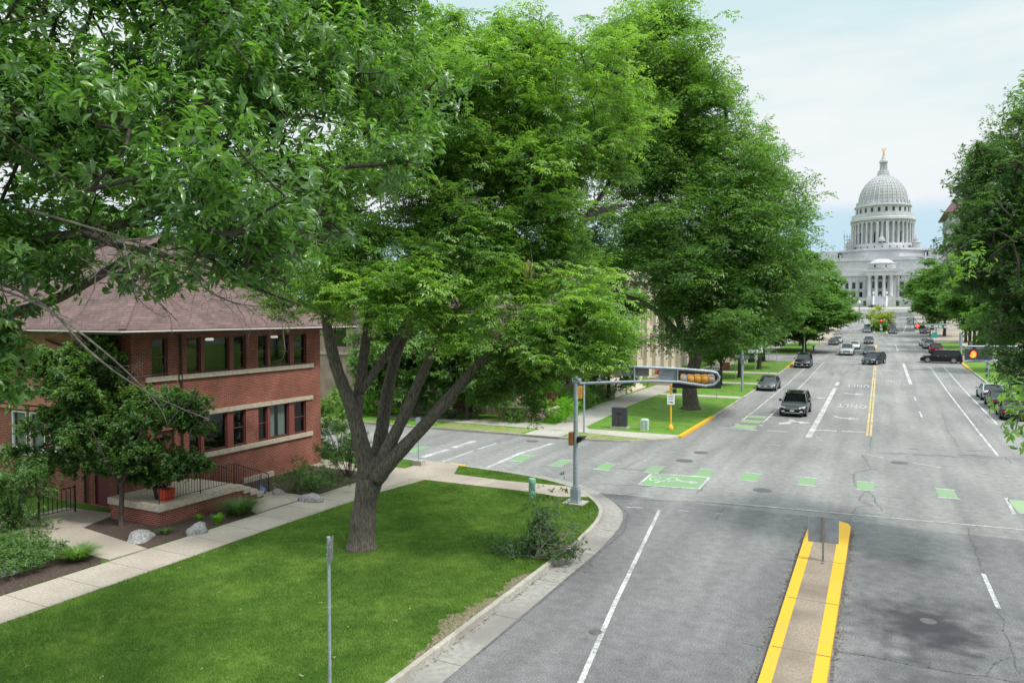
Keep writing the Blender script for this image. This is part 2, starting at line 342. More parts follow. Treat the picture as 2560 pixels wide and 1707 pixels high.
M['amber'] = mat('amber_housing', (.66, .32, .04), (.50, .23, .03), 9, .5)
M['yellowpole'] = mat('yellow_pole', (.90, .48, .03), (.80, .42, .03), 5, .4)
M['cabinet'] = mat('charcoal_cabinet', (.035, .037, .045), (.055, .057, .065), 4, .6)
M['cabgreen'] = mat('pale_green_cabinet', (.52, .66, .58), (.60, .72, .64), 4, .5)
M['utilgreen'] = mat('utility_green', (.20, .42, .32), (.26, .48, .38), 4, .5)
M['iron'] = mat('cast_iron', (.10, .095, .09), (.17, .16, .15), 20, .7, metal=.3, bump=.5)
M['rail'] = mat('wrought_iron', (.012, .011, .011), rough=.5)
M['brick_red'] = brick('red_brick', (.27, .060, .034), (.165, .034, .022), (.31, .19, .15))
M['brick_dark'] = brick('plum_brick', (.15, .065, .065), (.22, .10, .09), (.62, .50, .44), ms=.016)
M['stone'] = mat('limestone_trim', (.38, .32, .25), (.52, .45, .36), 8, .85, bump=.15)
M['stucco'] = mat('pink_stucco', (.42, .17, .12), (.50, .22, .16), 3, .9)
M['frame'] = mat('brown_window_frame', (.10, .035, .03), (.14, .05, .042), 6, .6)
M['framered'] = mat('red_brown_mullion', (.20, .05, .04), rough=.6)
M['curtain'] = mat('pale_curtain', (.45, .58, .52), (.62, .72, .66), 9, .9, stretch=(1, 9, .3))
M['blind'] = mat('white_blind', (.70, .70, .72), (.55, .56, .58), 3, .8, stretch=(1, 1, 18))
M['soffit'] = mat('dark_soffit', (.07, .035, .03), rough=.8)
M['gutterm'] = mat('cream_gutter', (.66, .58, .52), rough=.5)
M['fascia'] = mat('dark_fascia', (.05, .025, .022), rough=.6)
M['cream'] = mat('cream_stone', (.66, .56, .46), (.74, .65, .55), 2, .85, stretch=(1, 1, .4), bump=.1)
M['creamdark'] = mat('cream_stone_deep', (.50, .41, .33), (.58, .49, .40), 3, .9)
M['granite'] = mat('white_granite', (.47, .455, .49), (.57, .555, .585), .5, .8, bump=.1, c3=(.45, .44, .47), scale3=.12)
M['granite_dome'] = mat('grey_dome_granite', (.38, .37, .39), (.46, .45, .465), .4, .8, stretch=(1, 1, 2.5))
M['gold'] = mat('gilded_bronze', (.85, .50, .12), rough=.35, metal=.6)
M['boulder'] = mat('granite_boulder', (.20, .185, .18), (.42, .40, .395), 14, .85, bump=.5)
M['maroon'] = mat('maroon_door', (.14, .02, .035), rough=.5)
M['redpot'] = mat('red_plastic', (.55, .05, .025), rough=.4)
M['blueglass'] = mat('blue_glaze', (.04, .07, .16), (.12, .18, .32), 4, .2)
M['rubber'] = mat('tyre_rubber', (.015, .015, .016), rough=.8)
M['rim'] = mat('alloy_rim', (.42, .43, .45), rough=.4)
M['chrome'] = mat('chrome', (.75, .76, .78), rough=.15, metal=.9)
M['lampglass'] = mat('headlamp_glass', (.72, .76, .80), rough=.1, spec=.8)
M['taillamp'] = mat('tail_lamp', (.45, .015, .015), rough=.15)
M['plate'] = mat('number_plate', (.72, .74, .76), rough=.4)
M['trim'] = mat('black_trim', (.02, .02, .022), rough=.55)
M['skin'] = mat('skin', (.45, .27, .19), rough=.6); M['cloth_d'] = mat('dark_cloth', (.05, .06, .09), rough=.9); M['cloth_w'] = mat('white_cloth', (.75, .74, .72), rough=.9); M['cloth_r'] = mat('red_cloth', (.5, .08, .07), rough=.9)
M['hair'] = mat('dark_hair', (.04, .025, .02), rough=.8)
M['greensign'] = mat('green_street_sign', (.0, .30, .22), rough=.4)
M['red_on'] = emis('lit_red_lamp', (1.0, .10, .015), 6.0); M['hand_on'] = emis('lit_red_signal', (1.0, .05, .03), 3.0); M['warm_on'] = emis('warm_lamp', (1.0, .62, .25), 2.5); M['ceil_on'] = emis('ceiling_lamp', (.95, .93, .88), 1.0)
M['lens_off'] = mat('unlit_lens', (.10, .10, .11), rough=.3)
def glassmat(name, c, rough=.03):
    m, t, n, l, b = newmat(name); setp(b, rough, 0, .5, 0); b.inputs['Base Color'].default_value = (*c, 1); b.inputs['IOR'].default_value = 1.55
    return m
M['pane'] = glassmat('window_pane', (.012, .014, .016)); M['carglass'] = glassmat('car_glass', (.008, .009, .011))
M['pane2'] = glassmat('olive_window_pane', (.07, .062, .035))
def paintcar(name, c, metal=.3): 
    m, t, n, l, b = newmat(name); setp(b, .25, 0, .3, .15); b.inputs['Base Color'].default_value = (*c, 1); b.inputs['Coat Roughness'].default_value = .06
    return m
for k_, c_ in dict(car_black=(.008, .009, .013), car_navy=(.012, .016, .03), car_grey=(.075, .085, .10), car_silver=(.42, .44, .46), car_white=(.72, .73, .75), car_maroon=(.14, .008, .015), car_dgrey=(.045, .047, .05), car_plum=(.014, .012, .018)).items():
    M[k_] = paintcar(k_, c_)
def shingles():
    m, t, n, l, b = newmat('brown_shingles'); setp(b, .9, 0, .25)
    co, pos = wallcoord(n, l)
    k = n.new('ShaderNodeTexBrick'); k.inputs['Scale'].default_value = 1; k.inputs['Brick Width'].default_value = .34; k.inputs['Row Height'].default_value = .088
    k.inputs['Mortar Size'].default_value = .012; k.inputs['Color1'].default_value = (.185, .118, .108, 1); k.inputs['Color2'].default_value = (.13, .084, .078, 1); k.inputs['Mortar'].default_value = (.085, .055, .06, 1); k.inputs['Mortar Smooth'].default_value = .6
    l.new(co, k.inputs['Vector'])
    q = n.new('ShaderNodeTexNoise'); q.inputs['Scale'].default_value = 1.3; q.inputs['Detail'].default_value = 7; l.new(pos, q.inputs['Vector'])
    mr = n.new('ShaderNodeMapRange'); mr.inputs['From Min'].default_value = .3; mr.inputs['From Max'].default_value = .7; mr.inputs['To Min'].default_value = .78; mr.inputs['To Max'].default_value = 1.25; l.new(q.outputs['Fac'], mr.inputs['Value'])
    v = n.new('ShaderNodeVectorMath'); v.operation = 'SCALE'; l.new(k.outputs['Color'], v.inputs[0]); l.new(mr.outputs[0], v.inputs['Scale']); l.new(v.outputs[0], b.inputs['Base Color'])
    bp = n.new('ShaderNodeBump'); bp.invert = True; bp.inputs['Strength'].default_value = .5; bp.inputs['Distance'].default_value = .02; l.new(k.outputs['Fac'], bp.inputs['Height']); l.new(bp.outputs[0], b.inputs['Normal'])
    return m
M['shingles'] = shingles()

M['gutter_c'] = mat('gutter_concrete', (.27, .255, .235), (.37, .35, .32), 6, .85, bump=.2, c3=(.23, .215, .20), scale3=.5)
# ================================================================ GROUND, ROADS, PAVEMENTS
ys = list(range(-400, 60, 60))+[60, 87, 121, 134, 176, 213, 290, 370, 400, 520, 900, 1800, 3500]
b = MB(); xs = [-3000, -600, -120, -11.6, 10.6, 120, 600, 3000]
for y in ys:
    for x in xs: b.v.append((x, y, zt(y)-.05))
nx = len(xs)
for j in range(len(ys)-1):
    for i in range(nx-1): b.f.append((j*nx+i, j*nx+i+1, (j+1)*nx+i+1, (j+1)*nx+i))
struct(b, 'ground', M['grass_far'])
b = MB(); b.strip(-14, 12.5, 31.3, 119, 0, step=6); b.strip(-300, -14, 31.3, 45.6, 0); b.strip(12.5, 300, 31.3, 50, 0)
b.strip(-14, 12.5, 119, 360, 0, step=6); b.strip(-150, -14, 119, 137, .0, step=6); b.strip(12.5, 150, 119, 143, 0, step=6)
struct(b, 'road', M['asphalt_old'])
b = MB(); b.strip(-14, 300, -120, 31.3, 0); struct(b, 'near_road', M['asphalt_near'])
b = MB(); b.strip(-6.6, -2.6, 136, 150, .006); b.strip(-5.9, -2.2, 153, 172, .006); struct(b, 'road_patch', M['asphalt_patch'])

def offset(poly, d):      # offset an open polyline to its left (+d)
    o = []
    for i, p in enumerate(poly):
        a = Vector(poly[max(i-1, 0)]); c = Vector(poly[min(i+1, len(poly)-1)]); t = (c-a).normalized(); o.append((p[0]-t.y*d, p[1]+t.x*d))
    return o
def smoothline(pts, it=2):
    for _ in range(it):
        q = [pts[0]]
        for a, c in zip(pts[:-1], pts[1:]): q += [(a[0]*.75+c[0]*.25, a[1]*.75+c[1]*.25), (a[0]*.25+c[0]*.75, a[1]*.25+c[1]*.75)]
        pts = q+[pts[-1]]
    return pts
edgeN = [(-9.2, -60), (-9.2, 10), (-9.24, 23.5), (-9.42, 26.1), (-9.78, 27.8), (-10.35, 28.95), (-11.1, 29.95), (-12.0, 30.95), (-13.1, 31.7), (-14.5, 32.3), (-16.4, 32.75), (-19, 33.1), (-22, 33.3), (-30, 33.4), (-90, 33.4)]
edgeN = edgeN[:2]+smoothline(edgeN[2:-2], 1)+edgeN[-2:]
backN = [(-90, -60)]
def ribbon(b, A, B_, z, zb=None):       # A and B_ same-length polylines -> quads
    n = len(A); v = [(p[0], p[1], z) for p in A]+[(p[0], p[1], z) for p in B_]
    b.add(v, [(i, i+1, n+i+1, n+i) for i in range(n-1)])
gut = offset(edgeN, -.80); inner = offset(edgeN, .15)
b = MB(); ribbon(b, gut[1:], edgeN[1:], .010); struct(b, 'gutter_pan', M['gutter_c'])
b = MB(); n = len(edgeN)
v = [(p[0], p[1], z) for z in (-.03, .15) for p in edgeN]+[(p[0], p[1], .15) for p in inner]
b.add(v, [(i, i+1, n+i+1, n+i) for i in range(n-1)]+[(n+i, n+i+1, 2*n+i+1, 2*n+i) for i in range(n-1)])
struct(b, 'kerb', M['concrete'])
b = MB(); b.sheet(inner+backN, .135); struct(b, 'lawn', M['grass'])
jn = MB()
for d_ in np.arange(2, 60, 2.9):       # joints across kerb and gutter
    y = -8+d_
    if y < 26.5: jn.box(-9.19, -8.42, y, y+.022, .012, .016)
struct(jn, 'gutter_joints', M['joint'])
b = MB()
b.prism([(-21.9, -40), (-19.95, -40), (-19.9, 20), (-19.75, 26), (-19.3, 29.4), (-13.9, 29.45), (-12.3, 29.2), (-11.2, 29.75), (-11.8, 30.55), (-12.7, 31.15), (-15.8, 30.9), (-18.7, 31.1), (-19.6, 33.15), (-21.6, 33.2), (-21.6, 31.1), (-60, 31.2), (-60, 29.5), (-21.8, 29.5)], .10, .165)
b.prism([(-29.6, 15.2), (-22.0, 15.2), (-21.9, 16.5), (-26.2, 17.1), (-26.8, 18.9), (-29.6, 18.6)], .10, .172)
b.prism([(-24.1, 21.9), (-21.95, 21.4), (-21.9, 24.4), (-24.1, 24.5)], .10, .172)
struct(b, 'pavement', M['walk'])
jn = MB()
for y in np.arange(-2, 29, 1.55): jn.box(-21.9, -19.9, y, y+.022, .166, .168)
for x in np.arange(-40, -14, 1.6): jn.box(x, x+.022, 29.55, 31.0, .166, .168)
struct(jn, 'pavement_joints', M['joint'])
b = MB(); b.prism([(-29.5, 16.9), (-26.35, 17.02), (-21.99, 16.5), (-21.95, 21.3), (-24.1, 21.9), (-26.3, 24.4), (-26.5, 19.2), (-26.9, 18.9)], .10, .150); b.prism([(-26.4, 24.5), (-22.0, 24.6), (-21.95, 29.3), (-26.4, 30.4)], .10, .150)
b.prism([(-30, 10.2), (-21.95, 9.6), (-21.95, 14.9), (-22.3, 15.15), (-30, 15.2)], .10, .150); struct(b, 'mulch_bed', M['mulch'])
soilp = [(-9.37, 13.6), (-9.37, 20.2)]+[(-9.42-max(0, (.40+.24*math.sin(t*11+1)+random.uniform(-.20, .20)))*math.sin(math.pi*(t*.96+.02))**.6, 20.1-6.4*t) for t in [i/46 for i in range(47)]]
b = MB(); b.prism(soilp, .12, .139); struct(b, 'bare_soil', M['soil'])
# far left block
edgeF = [(-90, 43.3), (-30, 43.4), (-22.5, 43.6), (-18, 43.65), (-15.6, 43.95), (-13.9, 44.5), (-12.6, 45.35), (-11.85, 46.4), (-11.5, 47.7), (-11.45, 60), (-11.45, 61)]
b = MB(); n = len(edgeF); inn = offset(edgeF, .16)
v = [(p[0], p[1], z) for z in (-.03, .15) for p in edgeF]+[(p[0], p[1], .15) for p in inn]
b.add(v, [(i, i+1, n+i+1, n+i) for i in range(n-1)]+[(n+i, n+i+1, 2*n+i+1, 2*n+i) for i in range(n-1)])
b.strip(-11.61, -11.45, 61, 119, .15, .2); b.strip(10.5, 10.66, 50, 126, .15, .2); b.strip(-11.61, -11.45, 134, 172, .15, .2); b.strip(10.5, 10.66, 143, 180, .15, .2)
b.strip(-11.45, 10.5, 213.2, 213.5, .12, .2); b.strip(-80, -11.45, 118.8, 119, .15, .2); b.strip(-80, -11.45, 134, 134.2, .15, .2)
b.box(10.5, 80, 50, 50.16, -.05, .15); b.strip(10.5, 80, 126, 126.2, .15, .2)
struct(b, 'far_kerb', M['concrete'])
b = MB(); b.sheet(inn[:-1]+[(-11.61, 60), (-90, 60)], .135); b.strip(-90, -11.61, 60, 118.9, .135); b.strip(10.66, 90, 50.1, 126.1, .135); b.strip(-90, -11.61, 134.1, 172, .135); b.strip(10.66, 90, 143, 180, .135)
b.strip(-90, -10.5, 190, 330, .135); b.strip(10.5, 90, 195, 330, .135)
struct(b, 'far_lawn', M['grass_far'])
b = MB()
b.prism([(-20.9, 43.6), (-18.4, 43.6), (-18.3, 46.0), (-12.9, 45.35), (-12.0, 46.3), (-11.7, 47.7), (-17.9, 47.6), (-18.4, 48.6), (-18.9, 56), (-19.3, 60), (-21.9, 60), (-21.2, 52), (-20.6, 48.2), (-34, 48.2), (-34, 46.2), (-20.9, 46.2)], .10, .155)
b.strip(-21.9, -19.3, 60, 118.8, .155, .05); b.strip(-19.3, -11.7, 70.5, 72, .155, .05); b.strip(-19.3, -11.7, 84.5, 86, .155, .05); b.strip(-19.3, -11.7, 97.5, 99.5, .155, .05)
b.strip(14.5, 17, 50.2, 126, .155, .05); b.strip(10.7, 40, 93, 94.5, .155, .05); b.strip(-20, -17.5, 134.3, 172, .155, .05); b.strip(14.5, 17, 143, 180, .155, .05)
struct(b, 'far_pavement', M['walkfar'])
b = MB(); b.strip(-24, -10.5, 172, 360, .142, .05); b.strip(10.4, 24, 180, 360, .142, .05); struct(b, 'upper_pavement', M['walk'])
b = MB(); b.prism([(-17.2, 45.85), (-13.0, 45.15), (-14.2, 44.75), (-16.2, 44.15), (-18.2, 43.95), (-18.2, 45.9)], .10, .150); b.prism([(-28, 43.75), (-21.2, 43.8), (-21.2, 45.7), (-28, 45.9)], .10, .150)
struct(b, 'dry_verge', M['drygrass'])
b = MB(); b.box(-11.7, -11.40, 47.4, 57.8, -.02, .158); b.strip(-11.7, -11.38, 108, 119, .158, .2); b.strip(-11.7, -11.38, 134, 142, .158, .2); b.strip(10.42, 10.72, 112, 126.2, .158, .2); b.box(-20.2, -19.3, 33.05, 33.35, -.02, .158)
struct(b, 'yellow_kerb_paint', M['yellow_paint'])
# median island
b = MB(); b.prism([(-2.36, -60), (-2.24, 16.5), (-2.30, 28.2), (-2.25, 30.1), (-1.95, 30.45), (-1.3, 30.55), (-.98, 30.3), (-.88, 29.9), (-.92, 17), (-.95, -60)], -.03, .15); struct(b, 'median_kerb', M['yellow_paint'])
b = MB(); b.prism([(-2.02, -60), (-1.97, 16.6), (-1.98, 28.3), (-1.95, 29.4), (-1.78, 29.75), (-1.42, 29.7), (-1.25, 29.2), (-1.21, 17), (-1.24, -60)], .10, .156); struct(b, 'median_top', mat('tan_median_concrete', (.24, .185, .14), (.35, .285, .225), 18, .9, bump=.3, c3=(.20, .155, .12), scale3=.6))
b = MB()
for y in (13.5, 18.2, 21.6, 25.3): b.box(-2.2, -.9, y, y+.02, .157, .160)
struct(b, 'median_joints', M['joint'])

# ---- painted markings
def zmark(b):
    b.v = [(x, y, z+zt(y)) for (x, y, z) in b.v]; return b
wm = MB(); ww = MB(); gm = MB(); ym = MB()
def line(b, p, q, wd=.12, off=.008, step=5):
    p = Vector(p[:2]); q = Vector(q[:2]); d = (q-p); n_ = max(1, int(d.length/step)); t = d.normalized(); s_ = Vector((-t.y, t.x))*wd/2; vs = []
    for i in range(n_+1):
        c = p+d*i/n_
        for k in (c-s_, c+s_): vs.append((k.x, k.y, zt(k.y)+off))
    b.add(vs, [(2*i, 2*i+2, 2*i+3, 2*i+1)[::-1] for i in range(n_)])
line(wm, (-8.0, 29.6), (-6.45, 19.2), .13); line(wm, (-6.45, 19.2), (-4.1, 5), .13)
line(wm, (2.99, 23.7), (2.95, 26.7), .12); line(wm, (3.02, 11), (3.0, 14), .12)
line(ww, (-10.8, 31.42), (-8.8, 31.55), .10); line(wm, (-6.9, 31.85), (4.9, 32.9), .10); line(wm, (4.9, 32.9), (8, 33.1), .10)
for a_, c_ in (((500, 497), (572, 501)), ((742, 513), (790, 517)), ((915, 527), (945, 529)), ((1235, 550), (1265, 553)), ((1480, 572), (1530, 578)), ((1590, 248), (1695, 267)), ((1830, 290), (1966, 313)), ((2150, 338), (2300, 356)), ((800, 198), (905, 204)), ((1080, 203), (1215, 210)), ((1235, 190), (1300, 193)), ((1380, 168), (1410, 190)), ((1800, 205), (2050, 222))):
    line(ww if a_[1] < 240 or 500 < a_[1] < 600 else wm, G(a_[0]/1.8667+1300, a_[1]/1.8667+1000), G(c_[0]/1.8667+1300, c_[1]/1.8667+1000), .10)
# far approach lanes
line(wm, (-4.12, 51.5), (-4.28, 92), .38); line(wm, (3.04, 92.3), (3.02, 122), .34)
line(wm, (-9.27, 57.4), (-9.3, 121), .13); line(wm, (-7.7, 57), (-7.65, 121), .13)
line(wm, (6.05, 49.4), (6.2, 117), .13); line(wm, (7.68, 63.3), (7.85, 118), .13)
line(wm, (2.96, 65.3), (2.93, 68.8), .13); line(wm, (2.96, 77), (2.95, 80), .13)
line(wm, (-3.94, 55.1), (-2.6, 55.25), .28); line(wm, (-2.3, 55.3), (-.75, 55.55), .28)
line(wm, (-9.3, 121.3), (10, 119.3), .28); line(ww, (-9.3, 124.6), (10, 122.8), .2)
line(wm, (2.8, 150), (2.75, 175), .2); line(wm, (5.0, 214), (7.4, 262), .2); line(wm, (-9.5, 134), (9.8, 138), .2)
line(wm, (-6.3, 150), (-6.3, 170), .15)
for x0 in (-.72, -.50):
    line(ym, (x0, 54), (x0-.05, 121), .13)
line(ym, (-.9, 137), (-.9, 171), .55); line(ym, (.6, 136), (-.3, 146), .45)
line(ww, (-10.3, 53.2), (-7.6, 53.25), .5); line(ww, (-6.9, 53.3), (-5.6, 53.35), .4)
for y in (57.2, 58.4): pass
# lines on the left cross street
line(wm, (-22.9, 34.6), (-22.9, 37.4), .42); line(wm, (-22.9, 38.0), (-22.9, 40.6), .42); line(wm, (-21.2, 33.5), (-21.3, 37.6), .16); line(wm, (-21.3, 38.2), (-21.3, 40.5), .16); line(wm, (-18.3, 33.7), (-18.5, 38), .28); line(wm, (-18.5, 38), (-18.15, 42), .28)
# green crossbike squares
sq = [(-17.75, 36.87), (-15.3, 36.6), (-12.81, 36.87), (-10.33, 37.3), (-7.82, 37.55), (-5.62, 37.65), (-3.03, 37.85), (-.5, 38.05), (2.77, 38.05), (-24.5, 36.6), (-27, 36.5)]
for x, y in sq:
    sk = -.05; hw = .37; gm.sheet([(x-hw, y-.85), (x+hw, y-.82), (x+hw+sk, y+.85), (x-hw+sk, y+.82)], .008)
    line(wm, (x-hw-.06, y-.92), (x+hw+.06, y-.88), .12, .009); line(wm, (x-hw-.06, y+.9), (x+hw+.02, y+.93), .12, .009)
# two-stage turn box
P4 = [(-10.08, 33.55), (-7.36, 34.0), (-7.42, 36.6), (-10.2, 36.2)]
gm.sheet(P4, .008)
for i in range(4): line(wm, P4[i], P4[(i+1) % 4], .13, .013)
def shape(b, pts, o, s, rz, off=.012):
    c, sn_ = math.cos(rz), math.sin(rz); zz = zt(o[1])+off
    pts = [(o[0]+(x*c-y*sn_)*s, o[1]+(x*sn_+y*c)*s) for x, y in pts]
    b.sheet(pts, 0); k = len(pts)
    b.v[-k:] = [(v_[0], v_[1], zt(v_[1])+off) for v_ in b.v[-k:]]
def ringm(b, cx, cy, r0, r1, off=.013, n_=18, ky=1):
    vs = []; fs = []
    for k in range(n_):
        a = 2*math.pi*k/n_
        for r_ in (r0, r1): vs.append((cx+r_*math.cos(a), cy+ky*r_*math.sin(a), zt(cy)+off))
    for k in range(n_): fs.append((2*k, 2*k+1, (2*k+3) % (2*n_), (2*k+2) % (2*n_)))
    b.add(vs, fs)
ringm(wm, -9.75, 35.2, .20, .27, ky=1.9); ringm(wm, -8.95, 35.35, .20, .27, ky=1.9)
line(wm, (-9.75, 35.2), (-9.35, 34.6), .08, .013); line(wm, (-9.35, 34.6), (-9.0, 35.4), .08, .013); line(wm, (-9.35, 34.6), (-9.5, 34.3), .14, .014)
shape(wm, [(-.75, .28), (-.75, .0), (-.25, -.2), (.05, -.22), (.05, -.5), (.62, -.1), (.05, .3), (.05, .02), (-.2, .02), (-.5, .12), (-.55, .35)], (-8.1, 35.25), .85, R(6))
# lane arrows that read from the other direction, and the word ONLY twice
ARL = [(.95, .0), (-.05, -.55), (.0, -.14), (-.55, -.06), (-1.0, .45), (-1.25, .62), (-1.4, .45), (-1.0, .05), (-.5, -.02), (.0, .16), (-.05, .5)]
ARL = [(.9, 0), (0, -.85), (.06, -.22), (-.45, -.16), (-.95, .3), (-1.15, .95), (-.9, .95), (-.65, .45), (-.35, .22), (.06, .22), (0, .75)]
shape(ww if 0 else wm, ARL, (-2.15, 62.1), 1.0, R(-3)); shape(wm, ARL, (-2.2, 80.2), 1.0, R(-2)); shape(ww, ARL, (-5.25, 75.4), .9, R(0))
AR2 = [(-1.35, -1.5), (-.3, -.9), (-.5, -.5), (0, -.1), (.3, -.35), (.9, -.35), (.9, -.9), (1.7, .0), (.9, .6), (.9, .1), (.4, .1), (.0, .9), (-.15, .9), (-.2, .4), (-.75, -.35), (-1.0, -.1)]
shape(wm, [(-.75, -1.5), (.15, -.5), (-.15, -.5), (-.05, .25), (.3, .55), (.55, .1), (.5, -.3), (1.4, .55), (.5, 1.1), (.5, .85), (.1, 1.1), (-.1, 1.9), (-.4, 1.9), (-.4, .3), (-.75, -.45), (-1.05, -.35)], (-5.75, 58.0), .95, 0)
shape(ww, [(-.6, -3), (.6, -3), (0, 3), (-.12, 2)], (1.35, 175), .8, R(160))
def word(b, txt, o, wd, ht, rz, off=.012, zrot=None):
    cu = bpy.data.curves.new('t', 'FONT'); cu.body = txt; cu.size = 1; cu.align_x = 'CENTER'; cu.align_y = 'CENTER'; cu.offset = .01; cu.space_character = 1.25
    ob = bpy.data.objects.new('t', cu); COL.objects.link(ob); bpy.context.view_layer.update(); dg = bpy.context.evaluated_depsgraph_get()
    me = bpy.data.meshes.new_from_object(ob.evaluated_get(dg)); vs = [v_.co.copy() for v_ in me.vertices]; fs = [tuple(p.vertices) for p in me.polygons]
    bpy.data.objects.remove(ob); bpy.data.meshes.remove(me)
    x0 = min(v_.x for v_ in vs); x1 = max(v_.x for v_ in vs); y0 = min(v_.y for v_ in vs); y1 = max(v_.y for v_ in vs)
    vs = [((v_.x-(x0+x1)/2)/(x1-x0)*wd, (v_.y-(y0+y1)/2)/(y1-y0)*ht) for v_ in vs]
    if zrot is not None: return vs, fs
    c, sn_ = math.cos(rz), math.sin(rz)
    b.add([(o[0]+x*c-y*sn_, o[1]+x*sn_+y*c, zt(o[1]+x*sn_+y*c)+off) for x, y in vs], fs)
word(wm, 'ONLY', (-2.15, 70.2), 2.3, 2.6, R(181)); word(wm, 'ONLY', (-2.15, 88.6), 2.2, 3.2, R(181)); word(ww, 'ONLY', (1.2, 95.5), 2.1, 2.6, R(0)); word(ww, 'ONLY', (1.2, 109.5), 1.9, 2.6, R(0))
line(ww, (.7, 102.5), (1.9, 102.2), .35)
# green bike lane bars
gm.add([(-9.05, 62.3, .008), (-7.85, 62.3, .008), (-7.75, 64.6, .008), (-8.95, 64.6, .008)], [(0, 1, 2, 3)])
gw = MB(); gw.sheet([(-9.4, 53.6), (-7.9, 53.6), (-7.85, 55.3), (-9.3, 55.3)], .006); gw.sheet([(-9.3, 56.6), (-7.9, 56.6), (-7.85, 58.2), (-9.2, 58.2)], .006); gw.sheet([(-9.2, 59.4), (-7.9, 59.4), (-7.85, 61), (-9.15, 61)], .006); gw.sheet([(5.1, 35.5), (7.5, 35.7), (7.5, 38.2), (5.0, 38.0)], .008)
for y in (55.6, 58.6, 60.4, 62.1):
    line(wm, (-9.5, y), (-9.2, y), .3); line(wm, (-7.8, y), (-7.5, y), .3)
M['faint_green'] = paint('faint_green_paint', (.25, .42, .17), (.29, .33, .26), .46)
line(wm, (4.9, 35.2), (5.0, 38.3), .13)
struct(wm, 'white_road_markings', M['white_paint']); struct(ww, 'worn_road_markings', M['worn_white']); struct(gm, 'green_bike_markings', M['green_paint']); struct(gw, 'faded_bike_markings', M['faint_green']); struct(ym, 'yellow_centre_line', M['worn_yellow'])
# cracks
ck = MB()
def crack(pts, wd=.035, jit=.06):
    P_ = [Vector(p[:2]) for p in pts]; q = [P_[0]]
    for a, c in zip(P_[:-1], P_[1:]):
        k = max(1, int((c-a).length/.35))
        for i in range(1, k+1):
            p = a+(c-a)*i/k; q.append(p+Vector((random.uniform(-jit, jit), random.uniform(-jit, jit))) if i < k or c is not P_[-1] else p)
    for a, c in zip(q[:-1], q[1:]): line(ck, a, c+(c-a)*.08, wd*random.uniform(.6, 1.4), .0065)
def z7(x, y): return G(x/1.8667+1300, y/1.8667+1000)
for c_ in ([(1590, 248), (1610, 270), (1635, 320), (1560, 335), (1555, 390), (1615, 420), (1580, 465), (1645, 490), (1560, 500), (1540, 590), (1545, 640)], [(1615, 420), (1650, 440), (1655, 475), (1690, 512)], [(1635, 320), (1655, 322), (1690, 330)], [(597, 262), (480, 318)], [(958, 492), (915, 555)], [(480, 318), (700, 335)], [(380, 390), (600, 400)], [(870, 395), (825, 432)], [(600, 330), (300, 300)], [(440, 458), (860, 475), (1400, 520), (1480, 530)], [(2085, 590), (2120, 690), (2165, 800)], [(2232, 970), (2280, 1130), (2330, 1270)], [(1480, 1170), (1700, 1205), (2000, 1260), (2352, 1318)], [(1970, 60), (2000, 150), (2050, 215)], [(2260, 262), (2300, 295)], [(1040, 1130), (1120, 1150)], [(2290, 1195), (2200, 1230), (2180, 1275)], [(1640, 170), (1635, 230)], [(1720, 455), (1750, 450), (1785, 458)]):
    crack([z7(*p) for p in c_])
for k in range(14):
    x = random.uniform(-6.5, -1); y = random.uniform(98, 118)
    crack([(x, y), (x+random.uniform(-.6, .6), y+random.uniform(2, 6))], .06)
for k in range(10):
    a = z7(random.uniform(1750, 2150), random.uniform(225, 260)); crack([a, a+Vector((random.uniform(.5, 1.4), random.uniform(-.3, .3), 0))], .05)
line(ck, (-8.4, 28.5), (-9.9, 30.5), .03, .0065); crack([(-11.2, 31.3), (-10.2, 30.2), (-9.0, 28.5), (-8.35, 26), (-8.38, 15)], .05, .03)
crack([(-.80, 30), (-.84, 24), (-.86, 17), (-.88, 8)], .06, .03); crack([(-2.40, 29), (-2.34, 24), (-2.28, 17), (-2.3, 8)], .06, .03)
struct(ck, 'tarred_road_cracks', M['tar'])
# manhole covers
mh = [(845, 243, .42, 'iron manhole cover in the crossing nearer the far kerb'), (767, 281, .46, 'iron manhole cover between the green squares and the upper cover'), (1131, 418, .40, 'pale grey manhole cover just behind the two-stage turn box row'), (1770, 290, .42, 'pale worn manhole cover right of the cracked centre of the crossing'), (353, 1080, .16, 'small round iron valve cover beside the near white lane line'), (1905, 1028, .18, 'small valve cover in the dark-blotched near lane right of the median')]
for i, (x, y, r_, lb) in enumerate(mh):
    p = z7(x, y); b = MB(); b.lathe((p.x, p.y, p.z), [(0, .012), (r_*.8, .012), (r_*.82, .006), (r_*.86, .012), (r_, .011), (r_+.02, .002)][::-1], 24); own(b, 'manhole_cover', M['iron'] if i not in (2, 3, 5) else M['asphalt_patch'], lb, 'manhole cover', 'round covers set in the asphalt')
p = G(1080/2.7659+750+40, 965/2.7659+750); b = MB(); b.lathe((-19.6, 42.2, 0), [(.42, .002), (.4, .011), (.3, .011), (.28, .006), (.25, .012), (0, .012)], 24); own(b, 'manhole_cover', M['iron'], 'iron manhole cover on the cross street near the verge kerb', 'manhole cover', 'round covers set in the asphalt')

